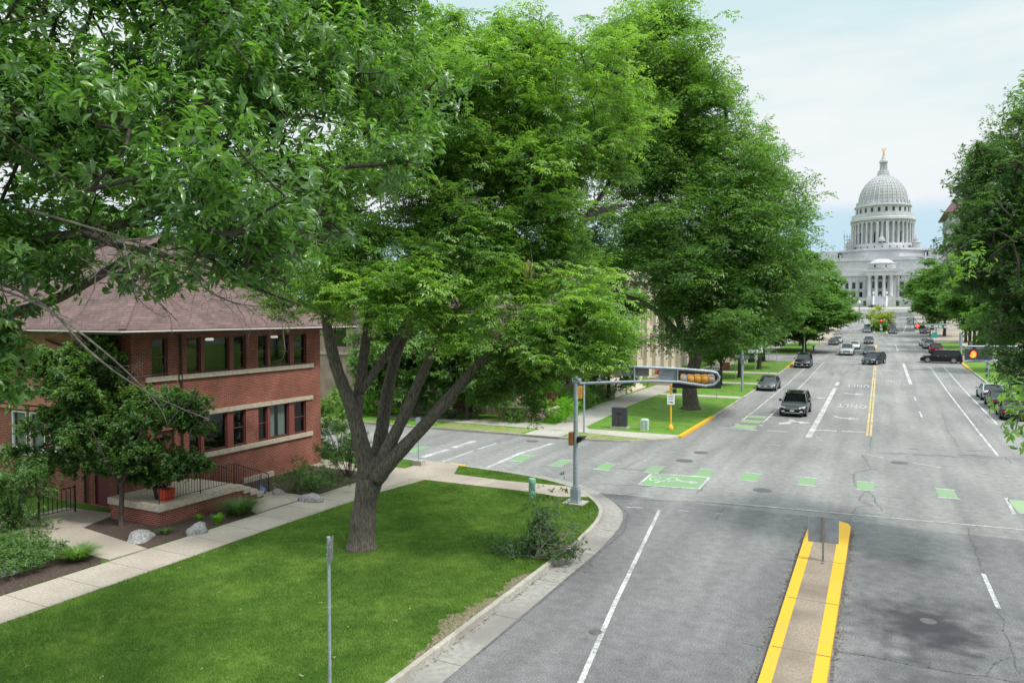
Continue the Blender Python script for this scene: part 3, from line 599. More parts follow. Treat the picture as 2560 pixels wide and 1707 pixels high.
# ================================================================ TREES AND PLANTS
rng = np.random.default_rng(11)
def rotmats(k, up=None, tilt=.5):
    a = rng.uniform(0, 2*np.pi, k); t = rng.normal(0, tilt, k); b2 = rng.uniform(0, 2*np.pi, k)
    ca, sa = np.cos(a), np.sin(a); Z = np.zeros(k); O = np.ones(k)
    Rz = np.stack([ca, -sa, Z, sa, ca, Z, Z, Z, O], 1).reshape(k, 3, 3)
    ct, st = np.cos(t), np.sin(t); Rx = np.stack([O, Z, Z, Z, ct, -st, Z, st, ct], 1).reshape(k, 3, 3)
    cb, sb_ = np.cos(b2), np.sin(b2); Rb = np.stack([cb, -sb_, Z, sb_, cb, Z, Z, Z, O], 1).reshape(k, 3, 3)
    return Rb @ Rx @ Rz
def leaflet(base, d, nrm, ln, wd, curve=.12):      # folded diamond, 2 triangles
    d = d/np.linalg.norm(d); s = np.cross(d, nrm); s = s/(np.linalg.norm(s)+1e-9); n_ = np.cross(s, d)
    m_ = base+d*ln*.42; return [base, m_-s*wd/2+n_*wd*.22, base+d*ln-n_*ln*curve, m_+s*wd/2+n_*wd*.22], [(0, 1, 2), (0, 2, 3)]
def leafbig(base, d, nrm, ln, wd):                # pointed oval leaf with a midrib fold, 8 triangles
    d = d/np.linalg.norm(d); s = np.cross(d, nrm); s = s/(np.linalg.norm(s)+1e-9); n_ = np.cross(s, d); V = []
    for t, w_, dr in ((0, 0, 0), (.22, .36, .0), (.5, .5, -.05), (.78, .26, -.14), (1, 0, -.28)):
        c = base+d*ln*t+n_*ln*dr
        if w_ == 0: V.append(c)
        else: V += [c-s*wd*w_+n_*wd*w_*.35, c, c+s*wd*w_+n_*wd*w_*.35]
    F = [(0, 1, 2), (0, 2, 3), (1, 4, 5), (1, 5, 2), (2, 5, 6), (2, 6, 3), (4, 7, 8), (4, 8, 5), (5, 8, 9), (5, 9, 6), (7, 10, 8), (8, 10, 9)]
    return V, F
def spray_ash(nc=7, pairs=3, ln=.10, wd=.036, rach=.26, seed=0):     # rosette of compound leaves
    g = np.random.default_rng(seed); V = []; F = []; T = []
    for i in range(nc):
        a = 2*np.pi*i/nc+g.uniform(-.4, .4); el = g.uniform(-.35, .75); o = np.array([np.cos(a), np.sin(a), 0])
        up = np.array([0, 0, 1.]); p = np.zeros(3); tone = g.uniform(-.10, .10)
        for j in range(pairs):
            t = (j+1)/(pairs+.2); q = o*rach*t*np.cos(el)+up*(rach*t*np.sin(el)-.30*rach*t*t)
            side = np.array([-o[1], o[0], 0])
            for s in (-1, 1):
                d = side*s*.85+o*.55-up*g.uniform(.1, .55); v, f = leaflet(q, d, up+g.normal(0, .25, 3), ln*g.uniform(.8, 1.1), wd); n0 = len(V); V += v; F += [tuple(k+n0 for k in x) for x in f]; T += [tone+g.uniform(-.12, .12)]*4
        d = o-up*.5; v, f = leaflet(q, d, up, ln*1.15, wd*1.1); n0 = len(V); V += v; F += [tuple(k+n0 for k in x) for x in f]; T += [tone]*4
    return np.array(V), np.array(F), np.array(T)
def spray_simple(k=9, ln=.13, wd=.055, L_=.3, seed=0, big=True, droop=.5):
    g = np.random.default_rng(seed); V = []; F = []; T = []; up = np.array([0, 0, 1.])
    for i in range(k):
        t = g.uniform(0.1, 1); q = up*L_*t; a = g.uniform(0, 2*np.pi); d = np.array([np.cos(a), np.sin(a), g.uniform(-droop, .45)])
        v, f = (leafbig if big else leaflet)(q, d, up+g.normal(0, .3, 3), ln*g.uniform(.7, 1.15), wd*g.uniform(.85, 1.1)); n0 = len(V); V += v; F += [tuple(x_+n0 for x_ in x) for x in f]; T += [g.uniform(-.22, .22)]*len(v)
    return np.array(V), np.array(F), np.array(T)
def scatter(sprays, P, scale=(.8, 1.2), tilt=.5, tone=None):
    Vs = []; Fs = []; Ts = []; n0 = 0; k = len(P); which = rng.integers(0, len(sprays), k)
    tone = rng.uniform(.2, .8, k) if tone is None else tone
    for i, (V, F, T) in enumerate(sprays):
        idx = np.where(which == i)[0]
        if len(idx) == 0: continue
        Rm = rotmats(len(idx), tilt=tilt); s = rng.uniform(*scale, len(idx))
        X = np.einsum('kij,vj->kvi', Rm, V)*s[:, None, None]+P[idx][:, None, :]
        Vs.append(X.reshape(-1, 3)); Fs.append((F[None]+(np.arange(len(idx))*len(V))[:, None, None]).reshape(-1, 3)+n0); Ts.append((T[None]+tone[idx][:, None]).ravel()); n0 += len(idx)*len(V)
    return np.concatenate(Vs), np.concatenate(Fs), np.clip(np.concatenate(Ts), 0, 1)
def blobs_points(blobs, n, hollow=.45, lump=.16, clump=1.0):      # cluster centres inside lumpy ellipsoids: (cx,cy,cz,rx,ry,rz)
    vol = np.array([b[3]*b[4]*b[5] for b in blobs])**.8; cnt = np.maximum(1, (n*vol/vol.sum()).astype(int)); out_ = []
    for b, k in zip(blobs, cnt):
        d = rng.normal(0, 1, (k, 3)); d /= np.linalg.norm(d, axis=1)[:, None]
        u = rng.uniform(hollow**3, 1, k)**(1/3)
        ph = rng.uniform(0, 6.28, 3); fr = 1+lump*(np.sin(4*d[:, 0]+ph[0])+np.sin(5*d[:, 1]+ph[1])*np.cos(4*d[:, 2]+ph[2]))+rng.normal(0, .05, k)
        pts = np.array(b[:3])+d*(u*fr)[:, None]*np.array(b[3:6])
        if k > 40 and clump > 0:      # foliage gathers in shelves and tufts with gaps between them
            kc = max(6, k//9); pc = pts[:kc]; sg = .17*np.mean(b[3:6])*clump; pts = pc[rng.integers(0, kc, k)]+rng.normal(0, 1, (k, 3))*np.array([sg, sg, sg*.5])
        out_.append(pts)
    return np.concatenate(out_)
def skeleton(limbs, C, seg=.7, r_tip=.008, jit=.10, rmax=.12):
    """limbs: polylines of (x,y,z,r). Every cluster centre grows from the nearest wood already there."""
    pos = []; par = []; rad0 = []
    LB = []
    for lb in limbs:
        LB.append(([p[:3] for p in lb], [p[3] for p in lb]))
        for a, c in zip(lb[:-1], lb[1:]):
            a = np.array(a); c = np.array(c); k = max(1, int(np.linalg.norm((c-a)[:3])/.6))
            for i in range(k): q = a+(c-a)*i/k; pos.append(q[:3]); par.append(-1); rad0.append(q[3])
        pos.append(np.array(lb[-1][:3])); par.append(-1); rad0.append(lb[-1][3])
    A = np.zeros((len(pos)+len(C)*14+10, 3)); n = len(pos); A[:n] = pos; usable = np.ones(len(A), bool)
    d0 = np.array([np.min(np.linalg.norm(A[:n]-c, axis=1)) for c in C]); order = np.argsort(d0)
    leafn = []
    for ci in order:
        c = C[ci]; dd = np.linalg.norm(A[:n]-c, axis=1); j = int(np.argmin(dd)); D = dd[j]; k = min(12, max(1, int(D/seg))); last = j; a = A[j].copy()
        for i in range(1, k+1):
            q = a+(c-a)*i/k
            if i < k: q = q+rng.normal(0, jit*min(1, D), 3)+np.array([0, 0, .10*D*math.sin(math.pi*i/k)])
            A[n] = q; par.append(last); last = n; n += 1
            if n >= len(A)-2: break
        leafn.append(last)
        if n >= len(A)-2: break
    cnt = np.zeros(n); 
    for l_ in leafn: cnt[l_] += 1
    for i in range(n-1, -1, -1):
        if par[i] >= 0: cnt[par[i]] += cnt[i]
    rad = np.minimum(rmax, r_tip*np.maximum(cnt, 1)**.5)
    E = [(par[i], i) for i in range(n) if par[i] >= 0]
    return A[:n], np.array(E), rad, LB
def tubes_np(A, E, rad, sides=4):
    p = A[E[:, 0]]; q = A[E[:, 1]]; t = q-p; L_ = np.linalg.norm(t, axis=1)+1e-9; t = t/L_[:, None]
    ref = np.where(np.abs(t[:, 2:3]) < .9, np.array([[0, 0, 1.]]), np.array([[1., 0, 0]])); a = np.cross(t, ref); a /= np.linalg.norm(a, axis=1)[:, None]; b = np.cross(t, a)
    r0 = np.minimum(rad[E[:, 0]], rad[E[:, 1]]*1.6)[:, None]; r1 = rad[E[:, 1]][:, None]; V = []
    for P_, r_ in ((p, r0), (q+t*r1*.5, r1)):
        for k in range(sides):
            an = 2*np.pi*k/sides; V.append(P_+(a*np.cos(an)+b*np.sin(an))*r_)
    V = np.stack(V, 1); m = len(E); base = (np.arange(m)*2*sides)[:, None]
    F = np.concatenate([base+np.array([[k, (k+1) % sides, sides+(k+1) % sides, sides+k]]) for k in range(sides)], 0)
    return V.reshape(-1, 3), F
def limb_pts(pts, n=5):      # catmull-rom smoothing of (x,y,z,r)
    P_ = [np.array(p, float) for p in pts]; P_ = [2*P_[0]-P_[1]]+P_+[2*P_[-1]-P_[-2]]; o = []
    for i in range(1, len(P_)-2):
        for k in range(n):
            t = k/n; o.append(.5*((2*P_[i])+(-P_[i-1]+P_[i+1])*t+(2*P_[i-1]-5*P_[i]+4*P_[i+1]-P_[i+2])*t*t+(-P_[i-1]+3*P_[i]-3*P_[i+1]+P_[i+2])*t**3))
    o.append(P_[-2]); return [tuple(q) for q in o]
def trunkmesh(limbs, sides=14, rough=.06, flare=None):
    b = MB()
    for lb in limbs:
        q = limb_pts(lb, 6); k0 = len(b.v)
        b.tube([p[:3] for p in q], [max(.01, p[3])*random.uniform(1-rough, 1+rough) for p in q], sides if lb[0][3] > .12 else 7)
    b.sm = True; return b
def make_tree(name, label, cat, limbs, blobs, n, sprays, leaf, bark, per=3, spread=.3, scale=(.8, 1.2), tilt=.5, hollow=.45, group=None, seg=.7, rmax=.12, clip=None, gap=0, extra=None, lump=.16, tonef=None):
    base = limbs[0][0]; root = thing(name, label, cat, (base[0], base[1], base[2]), 0, group)
    C = blobs_points(blobs, n, hollow, lump)
    if clip is not None: C = C[clip(C)]
    if gap:       # carve irregular sky gaps
        g = np.random.default_rng(5); cen = C[g.integers(0, len(C), gap)]; rr = g.uniform(.35, .9, gap)
        keep = np.ones(len(C), bool)
        for c, r_ in zip(cen, rr): keep &= np.linalg.norm(C-c, axis=1) > r_
        C = C[keep]
    A, E, rad, LB = skeleton(limbs, C, seg=seg, rmax=rmax)
    trunkmesh(limbs).build('trunk', bark, root, smooth='all')
    V, F = tubes_np(A, E, rad); npmesh('branches', V, F, bark, root)
    Pp = np.repeat(C, per, 0)+rng.normal(0, spread, (len(C)*per, 3))*np.array([1, 1, .7])
    if extra is not None: Pp = np.concatenate([Pp, extra])
    zc = C[:, 2]; lo, hi = np.percentile(zc, 5), np.percentile(zc, 98)
    tone = np.clip(np.repeat(rng.uniform(.1, .75, len(C)), per), 0, 1); tone = np.concatenate([tone, rng.uniform(.2, .8, len(Pp)-len(tone))])
    if tonef is not None: tone = tonef(Pp, tone)
    V, F, T = scatter(sprays, Pp, scale, tilt, tone)
    npmesh('crown', V, F, leaf, root, T)
    return root
def Wt(*a): v = W(*a); return (v.x, v.y, v.z)
def WL(l): return [Wt(x, y, D)+(r_,) for x, y, D, r_ in l]
def WB(l): return [Wt(x, y, D)+(a, b2, c) for x, y, D, a, b2, c in l]
ASH = [spray_ash(seed=s) for s in range(5)]
def tonehi(z0, z1, k=.45, r0=.7):      # young yellow-green growth and painted top light both lighten the upper crown
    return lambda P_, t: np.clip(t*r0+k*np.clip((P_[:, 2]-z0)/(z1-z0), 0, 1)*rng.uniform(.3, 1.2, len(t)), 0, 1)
# ---- the big ash on the lawn
AT = [
 WL([(830, 1272, 24.95, .62), (831, 1240, 24.9, .46), (838, 1160, 24.9, .40), (852, 1090, 24.9, .42), (860, 1050, 24.9, .36)]),
 WL([(846, 1100, 24.8, .30), (828, 1010, 24.7, .27), (806, 930, 24.6, .23), (775, 850, 24.4, .20), (755, 770, 24.2, .17), (740, 690, 24, .12), (700, 600, 23.5, .07)]),
 WL([(815, 975, 24.7, .22), (826, 890, 25.0, .19), (838, 800, 25.3, .17), (850, 720, 25.6, .14), (880, 600, 26, .09)]),
 WL([(858, 1080, 25.3, .28), (875, 1000, 25.6, .24), (890, 900, 26, .22), (915, 800, 26.3, .19), (960, 700, 26.6, .16), (1000, 560, 27, .12), (1040, 420, 27, .08)]),
 WL([(826, 900, 24.9, .15), (870, 840, 24.9, .13), (915, 770, 25, .12), (960, 690, 25.2, .10), (1010, 600, 25.4, .07)]),
 WL([(868, 1080, 24.8, .27), (895, 1020, 24.6, .22), (930, 950, 24.5, .19), (965, 870, 24.4, .17), (1010, 780, 24.4, .14), (1080, 680, 24.4, .11), (1160, 560, 24.6, .08), (1250, 430, 25, .05)]),
 WL([(862, 1100, 24.7, .30), (905, 1050, 24.5, .24), (985, 965, 24.3, .20), (1070, 870, 24.1, .18), (1140, 800, 23.9, .14), (1210, 730, 23.6, .10), (1300, 700, 23.3, .06)]),
 WL([(1250, 640, 25.5, .17), (1300, 590, 25.8, .15), (1345, 500, 26, .13), (1400, 478, 26.3, .09), (1440, 470, 26.6, .05)]),
 WL([(1080, 680, 24.4, .11), (1150, 640, 25, .13), (1250, 640, 25.5, .16)]),
 WL([(1345, 500, 26, .09), (1400, 420, 26.4, .07), (1450, 330, 27, .04)]),
]
AB = WB([(720, 640, 24, 2.2, 2.2, 1.5), (880, 620, 23.2, 2.4, 2.0, 1.5), (1000, 680, 23, 1.9, 1.6, 1.1), (900, 450, 25, 3.2, 3.2, 2.4), (1060, 260, 26, 3.6, 3.6, 2.9), (1220, 260, 26.5, 3.5, 3.4, 2.9),
 (1140, 430, 25, 3.0, 3.0, 2.2), (1080, 120, 26.5, 2.2, 2.4, 1.3), (960, 250, 26.5, 2.6, 3, 2.6), (1290, 400, 26, 2.3, 2.6, 1.9), (1200, 735, 22.8, 1.8, 1.5, .95), (1330, 745, 22.6, 1.6, 1.5, 1.0), (1390, 750, 22.5, 1.05, 1.0, 1.1), (1370, 815, 22.4, .85, .8, .75), (1290, 800, 22.5, 1.0, .8, .7), (1240, 800, 22.6, 1.1, .9, .7), (1060, 760, 22.8, 1.2, 1, .7), (960, 700, 22.8, 1.2, 1, .7), (1120, 640, 23.5, 2.0, 1.8, .9), (1330, 640, 23.5, 1.0, 1.2, .5), (1200, 560, 25, 2.6, 2.4, 1.2), (700, 500, 25, 2.0, 2.5, 1.6), (1240, 130, 27, 1.8, 2, 1.1)])
make_tree('ash_tree', 'big multi-stemmed ash tree with forked grey trunk standing on the near corner lawn', 'tree', AT, AB, 4300, ASH, M['leaf_ash'], M['bark'], per=3, spread=.26, scale=(1.0, 1.45), hollow=.35, rmax=.08, gap=16, tonef=lambda P_, t: np.clip(tonehi(7, 16)(P_, t)+.34*((P_[:, 2] < 9.6) & (np.hypot(P_[:, 0], P_[:, 1]) < 26.5)), 0, 1))  # low near bough toned paler, strong light painted into its leaf colour
# olive hanging branch of the same corner, its own olive leaf colour
hb = [c for c in bpy.data.objects if c.name == 'ash_tree'][0]
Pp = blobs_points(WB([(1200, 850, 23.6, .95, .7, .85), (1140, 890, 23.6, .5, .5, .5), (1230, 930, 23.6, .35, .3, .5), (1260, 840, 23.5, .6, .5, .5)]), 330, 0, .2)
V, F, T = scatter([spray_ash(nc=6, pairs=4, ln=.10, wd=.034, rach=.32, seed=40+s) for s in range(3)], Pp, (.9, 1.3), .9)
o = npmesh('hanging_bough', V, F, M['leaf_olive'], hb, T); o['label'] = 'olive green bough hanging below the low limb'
b = MB(); b.tube([W(1150, 800, 23.9), W(1180, 840, 23.7), W(1200, 890, 23.6), W(1225, 940, 23.6)], [.05, .035, .02, .008], 6); b.build('hanging_branch', M['bark'], hb)
b = MB(); b.tube([W(1206, 655, 23.2), W(1210, 625, 23.2), W(1214, 596, 23.15)], [.10, .09, .03], 7); b.tube([W(1222, 660, 23.2), W(1219, 625, 23.2), W(1222, 606, 23.2)], [.05, .05, .015], 6); b.build('torn_limb_stub', M['tornwood'], hb)
b = MB()
for k in range(16):
    a = W(1215+random.uniform(-15, 15), 650, 23.2); b.tube([a, a+Vector((random.uniform(-.6, .6), random.uniform(-.3, .3), random.uniform(.1, .6))), a+Vector((random.uniform(-1.4, 1.4), random.uniform(-.5, .5), random.uniform(.2, 1.1)))], [.014, .009, .003], 4)
b.build('bare_twigs', M['deadwood'], hb)
# ---- tree across the side street
BB0 = G(1727, 1025)
def bt(dx, dy, z, r_): return (BB0.x+dx, BB0.y+dy, z, r_)
BT = [[bt(0, 0, .1, .95), bt(0, 0, .5, .68), bt(-.1, 0, 2, .56), bt(.3, 0, 4, .54), bt(.6, 0, 5, .50)],
 [bt(.4, 0, 4.2, .4), bt(-1.0, .5, 7, .32), bt(-2.2, .5, 11, .25), bt(-3.2, 0, 16, .15), bt(-3.5, 0, 20, .08)],
 [bt(.5, 0, 4.4, .4), bt(1.2, 0, 8, .35), bt(1.6, .3, 13, .26), bt(2, 0, 18, .16), bt(2, 0, 23, .07)],
 [bt(.6, 0, 4.6, .32), bt(2.5, -.5, 7, .26), bt(5, -1, 9, .2), bt(8, -1, 11, .12)],
 [bt(1.4, 0, 9, .25), bt(4.5, -.5, 12, .2), bt(7, -.5, 15, .12)],
 [bt(.2, 0, 5, .28), bt(-3, -1, 8.5, .22), bt(-6.5, -1.5, 10, .13)]]
BBL = WB([(1480, 130, 61, 5.2, 5, 4.3), (1470, 330, 60, 5.5, 5, 4.5), (1585, 270, 61, 4.2, 5, 4.0), (1680, 410, 60, 4.0, 5, 3.5), (1770, 470, 60, 3.0, 4, 2.9), (1600, 480, 58, 5.5, 5, 3.8), (1720, 590, 58, 4.6, 5, 3.4), (1755, 650, 58, 1.9, 3, 2.0), (1690, 745, 57, 3.0, 4, 2.6), (1580, 630, 57.5, 4.0, 4, 3.2), (1600, 775, 57, 1.2, 1.8, .9), (1530, 780, 57, 1.0, 1.5, .5), (1640, 700, 57, 3.5, 3, 2.8), (1400, 560, 60, 3.8, 4, 2.6), (1530, 60, 61, 2.0, 2, 2.4), (1430, 70, 61, 2.0, 2, 2.2), (1590, 170, 61, 2.0, 3, 1.8), (1400, 200, 62, 3.2, 4, 3)])
ASHM = [spray_ash(nc=6, pairs=2, ln=.20, wd=.075, rach=.45, seed=60+s) for s in range(4)]
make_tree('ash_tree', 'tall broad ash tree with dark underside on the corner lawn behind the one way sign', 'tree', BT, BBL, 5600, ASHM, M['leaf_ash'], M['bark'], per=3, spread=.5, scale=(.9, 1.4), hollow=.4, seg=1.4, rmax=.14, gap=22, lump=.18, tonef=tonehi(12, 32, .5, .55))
# ---- foreground tree on the left, trunk outside the picture
SB = [spray_simple(k=12, ln=.135, wd=.044, L_=.34, seed=80+s) for s in range(6)]
CT = [[(-15.6, 3.2, .1, .55), (-15.5, 3.2, .6, .42), (-15.3, 3.3, 3, .38), (-15.0, 3.6, 6, .34)],
 [(-15.0, 3.6, 6, .26), (-14.6, 4.2, 8, .24), Wt(-120, 660, 10.2)+(.15,), Wt(0, 605, 10.2)+(.13,), Wt(90, 555, 10.3)+(.10,), Wt(190, 535, 10.4)+(.07,), Wt(330, 500, 10.6)+(.045,), Wt(480, 440, 10.8)+(.03,)],
 [(-15.0, 3.6, 5.6, .2), Wt(-160, 800, 10.5)+(.14,), Wt(0, 728, 10.5)+(.085,), Wt(120, 690, 10.5)+(.07,), Wt(240, 625, 10.5)+(.06,), Wt(320, 578, 10.6)+(.05,), Wt(430, 540, 10.7)+(.03,)],
 [(-15, 3.6, 6, .22), (-15, 4, 10, .18), Wt(60, 180, 11)+(.07,), Wt(200, 60, 11.4)+(.05,)],
 [(-15, 3.6, 6, .22), (-13, 6, 10, .18), Wt(420, 300, 13)+(.09,), Wt(640, 160, 14)+(.05,), Wt(820, 60, 14.5)+(.03,)],
 [Wt(190, 535, 10.4)+(.06,), Wt(300, 570, 10)+(.05,), Wt(440, 600, 9.6)+(.035,), Wt(560, 650, 9.4)+(.022,), Wt(690, 700, 9.3)+(.012,)]]
CBL = WB([(600, 440, 8.6, 1.0, 1.0, .70), (680, 500, 8.8, .75, .8, .55), (520, 530, 8.8, .8, .8, .5), (420, 360, 9.4, 1.3, 1.4, .9), (250, 300, 10, 1.6, 1.6, 1.2), (120, 380, 10.5, 1.6, 1.6, 1.1), (60, 180, 10.5, 1.7, 1.8, 1.3), (220, 90, 11, 1.8, 1.8, 1.1), (420, 160, 11.5, 1.9, 2, 1.2), (600, 250, 11.5, 1.7, 1.8, 1.2), (620, 80, 12.5, 2.0, 2, 1.2), (760, 60, 14, 2.0, 2, 1.3), (760, 250, 12.5, 1.5, 1.6, 1.3), (820, 160, 14.5, 1.6, 1.8, 1.3), (720, 380, 10.5, 1.2, 1.2, .9), (-60, 480, 9.5, 1.2, 1.4, 1.3), (-60, 100, 10, 1.6, 1.6, 1.6), (640, 590, 9.2, .7, .6, .34), (300, 515, 9.8, 1.3, 1, .26), (90, 500, 10, 1.2, 1, .3), (460, 560, 9.5, .8, .8, .24), (560, 600, 9.2, .7, .6, .22), (700, 620, 9.4, .5, .5, .3), (350, 30, 11, 1.8, 2, .9), (850, 330, 12.5, .9, 1.1, .9), (330, 450, 10, 1.2, 1.2, .5)])
LO = WB([(70, 640, 10.0, .45, .4, .25), (170, 625, 10.3, .4, .35, .22), (330, 640, 9.8, .45, .4, .22), (400, 660, 9.6, .35, .3, .18), (20, 760, 9.6, .35, .4, .5), (560, 645, 9.3, .5, .4, .12), (10, 880, 9.6, .3, .4, .5)])
Plow = blobs_points(LO, 240, 0)
make_tree('broadleaf_tree', 'large glossy-leaved tree reaching in from the left edge over the roof, with bare low branches', 'tree', CT, CBL, 3900, SB, M['leaf_big'], M['bark_dark'], per=4, spread=.22, scale=(.85, 1.35), hollow=.25, tilt=.9, rmax=.028, gap=55, seg=.5, extra=Plow, tonef=tonehi(8, 14, .3, .8))
ct = bpy.data.objects['broadleaf_tree']
b = MB()       # dead pale branches and bare twigs under the canopy
def twig(b, p, d, L_, r_, lev):
    p = Vector(p); d = Vector(d).normalized(); pts = [p.copy()]; rs = [r_]; k = 5
    for i in range(k):
        d = (d+Vector((random.gauss(0, .16), random.gauss(0, .16), random.gauss(0, .16)))).normalized(); p = p+d*L_/k; pts.append(p.copy()); rs.append(r_*(1-.75*(i+1)/k))
        if lev > 0 and i > 0 and random.random() < .85: twig(b, p, d+Vector((random.gauss(0, .7), random.gauss(0, .7), random.gauss(-.1, .6))), L_*random.uniform(.35, .6), rs[-1]*.65, lev-1)
    b.tube(pts, rs, 5)
def pix(b, l, r0, r1, tw=0, tl=.6):
    P_ = [W(*q) for q in l]; q = limb_pts([tuple(p)+(r0+(r1-r0)*i/(len(P_)-1),) for i, p in enumerate(P_)], 4); b.tube([p[:3] for p in q], [p[3] for p in q], 7)
    for k in range(tw):
        p = random.choice(q[2:]); twig(b, p[:3], (random.gauss(.3, .6), random.gauss(.3, .6), random.gauss(-.2, .6)), tl*random.uniform(.5, 1.2), max(.004, p[3]*.35), 2)
pix(b, [(-40, 640, 9.6), (40, 665, 9.6), (120, 715, 9.5), (200, 800, 9.3), (290, 870, 9.2), (390, 925, 9.1), (480, 962, 9.0)], .022, .004, 14, .5)
pix(b, [(-40, 650, 9.4), (70, 690, 9.3), (160, 745, 9.2), (250, 815, 9.1), (330, 890, 9.0), (370, 940, 9.0), (385, 975, 9.0)], .018, .003, 10, .4)
pix(b, [(240, 625, 10.5), (300, 645, 10.3), (360, 690, 10.2), (410, 738, 10.1)], .020, .004, 8, .4)
pix(b, [(60, 480, 9.8), (200, 520, 9.7), (330, 560, 9.6), (430, 600, 9.5), (520, 630, 9.4), (600, 625, 9.3)], .020, .004, 16, .8)
pix(b, [(280, 540, 9.5), (300, 620, 9.4), (312, 680, 9.4)], .014, .004, 6, .3)
pix(b, [(430, 600, 9.5), (470, 660, 9.4), (540, 695, 9.3), (620, 705, 9.3)], .018, .004, 16, .6)
pix(b, [(600, 625, 9.3), (640, 690, 9.3), (650, 760, 9.3), (655, 800, 9.3)], .010, .003, 5, .3)
for k in range(42):
    a = W(random.uniform(150, 680), random.uniform(520, 660), random.uniform(9, 10)); twig(b, a, (random.gauss(.5, .6), random.gauss(.4, .5), random.gauss(-.15, .4)), random.uniform(.5, 1.1), .008, 2)
b.build('dead_branches', M['deadwood'], ct)
# ---- tree overhanging from the right, trunk outside the picture
ET = [[(11.6, 22, .1, .5), (11.5, 22, 3, .36), (11, 22.2, 6, .3)], [(11, 22.2, 6, .24), (8.5, 22.5, 8, .13), (5.8, 23, 9.2, .06), (3.6, 23.6, 9.6, .03)], [(11, 22.2, 6, .24), (10, 22.5, 10, .2), (8, 23, 13, .1)], [(11, 22.2, 5.4, .2), (8, 20, 6.2, .13), (5, 18.5, 6.4, .07), (3.2, 17.8, 6.5, .03)]]
EB = WB([(2330, 420, 24.5, 1.5, 2.2, 1.6), (2410, 340, 25, 1.7, 2.4, 2.0), (2290, 560, 24.5, 1.35, 2, 1.5), (2400, 690, 24, 1.7, 2.2, 1.5), (2300, 630, 24, 1.1, 1.6, .8), (2365, 840, 23, 1.05, 1.2, .75), (2420, 540, 24, 2.2, 2.6, 2.3), (2265, 420, 25, .8, 1.2, .8), (2460, 800, 23, 1.8, 2, 1.0), (2380, 900, 23, .55, 1, .3), (2215, 640, 25, .4, .8, .6)])
EC = lambda C: np.ones(len(C), bool)
make_tree('ash_tree', 'dark leafy tree leaning in from the right edge over the roadway', 'tree', ET, EB, 3300, SB[:3]+ASH[:2], M['leaf_dark'], M['bark_dark'], per=3, spread=.24, scale=(.75, 1.15), hollow=.2, tilt=.9, rmax=.03, seg=.6, tonef=tonehi(6, 15, .4, .8))
et = bpy.data.objects['ash_tree.002']
Pn = blobs_points(WB([(2340, 905, 7.5, .16, .2, .12), (2335, 985, 7.5, .10, .2, .18), (2345, 215, 8.5, .06, .2, .22), (2330, 1040, 7.5, .08, .2, .05), (2230, 600, 13, .25, .3, .12), (2210, 640, 13, .15, .3, .1)]), 34, 0)
V, F, T = scatter(SB, Pn, (.7, 1.0), 1.0); o = npmesh('near_leaves', V, F, M['leaf_ash'], et, T)
b = MB(); b.tube([(5, 18.5, 6.4), W(2420, 950, 9.5), W(2345, 935, 7.6), W(2332, 990, 7.5)], [.05, .03, .012, .004], 6); b.tube([(8, 23, 13), W(2420, 180, 10), W(2345, 215, 8.5)], [.06, .03, .005], 6); b.build('near_twigs', M['bark_dark'], et)
# ---- street trees: one grown, the rest are copies with their own size, turn and label
def street_tree(label, sd, group, leaf='leaf_far', n=800, h=15, r_=5.2, name='street_tree', lo_=3.0):
    tr = [[(0, 0, -.2, .34), (0, 0, .5, .27), (.05, 0, 2.2, .23), (0, .05, 4, .2), (.1, 0, h*.5, .14), (0, 0, h*.8, .05)], [(0, 0, 3, .14), (1.2, .3, 5.5, .1), (2.6, .5, h*.5, .06)], [(0, 0, 3.4, .14), (-1.2, -.4, 6, .1), (-2.6, -.6, h*.55, .06)]]
    bl = [(0, 0, h*.55, r_*.85, r_*.85, h*.33)]
    g = random.Random(sd)
    for k in range(7):
        a = k*.9+g.uniform(-.3, .3); bl.append((math.cos(a)*r_*.55, math.sin(a)*r_*.55, g.uniform(lo_+2, h*.75), r_*.45, r_*.45, h*.16))
    bl.append((0, 0, h*.86, r_*.45, r_*.45, h*.15))
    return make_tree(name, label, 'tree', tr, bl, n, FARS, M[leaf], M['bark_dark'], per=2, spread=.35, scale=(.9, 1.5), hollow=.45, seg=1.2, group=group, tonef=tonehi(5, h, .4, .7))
FARS = [spray_ash(nc=5, pairs=1, ln=.34, wd=.15, rach=.34, seed=120+s) for s in range(3)]
gl = 'street trees lining the avenue'
t1 = street_tree('round street tree overhanging the left lanes beyond the second junction', 3, gl)
t2 = street_tree('tall dense street tree on the left verge just before the second junction', 9, gl, n=950, h=17)
def puttree(src, x, y, s, rz, label, sz=None, first=False):
    o_ = src if first else copy_tree(src); o_.location = (x, y, zt(y)+.1-(1.6 if first and x > -13 else 0)); o_.rotation_euler = (0, 0, rz); o_.scale = (s, s, sz or s); o_['label'] = label; return o_
puttree(t1, -12.4, 143, 1.62, .3, 'round street tree overhanging the left lanes beyond the second junction', .95, True)
puttree(t2, -14.6, 104, 1.05, 1, 'tall street tree on the left verge just before the second junction', 1.02, True)
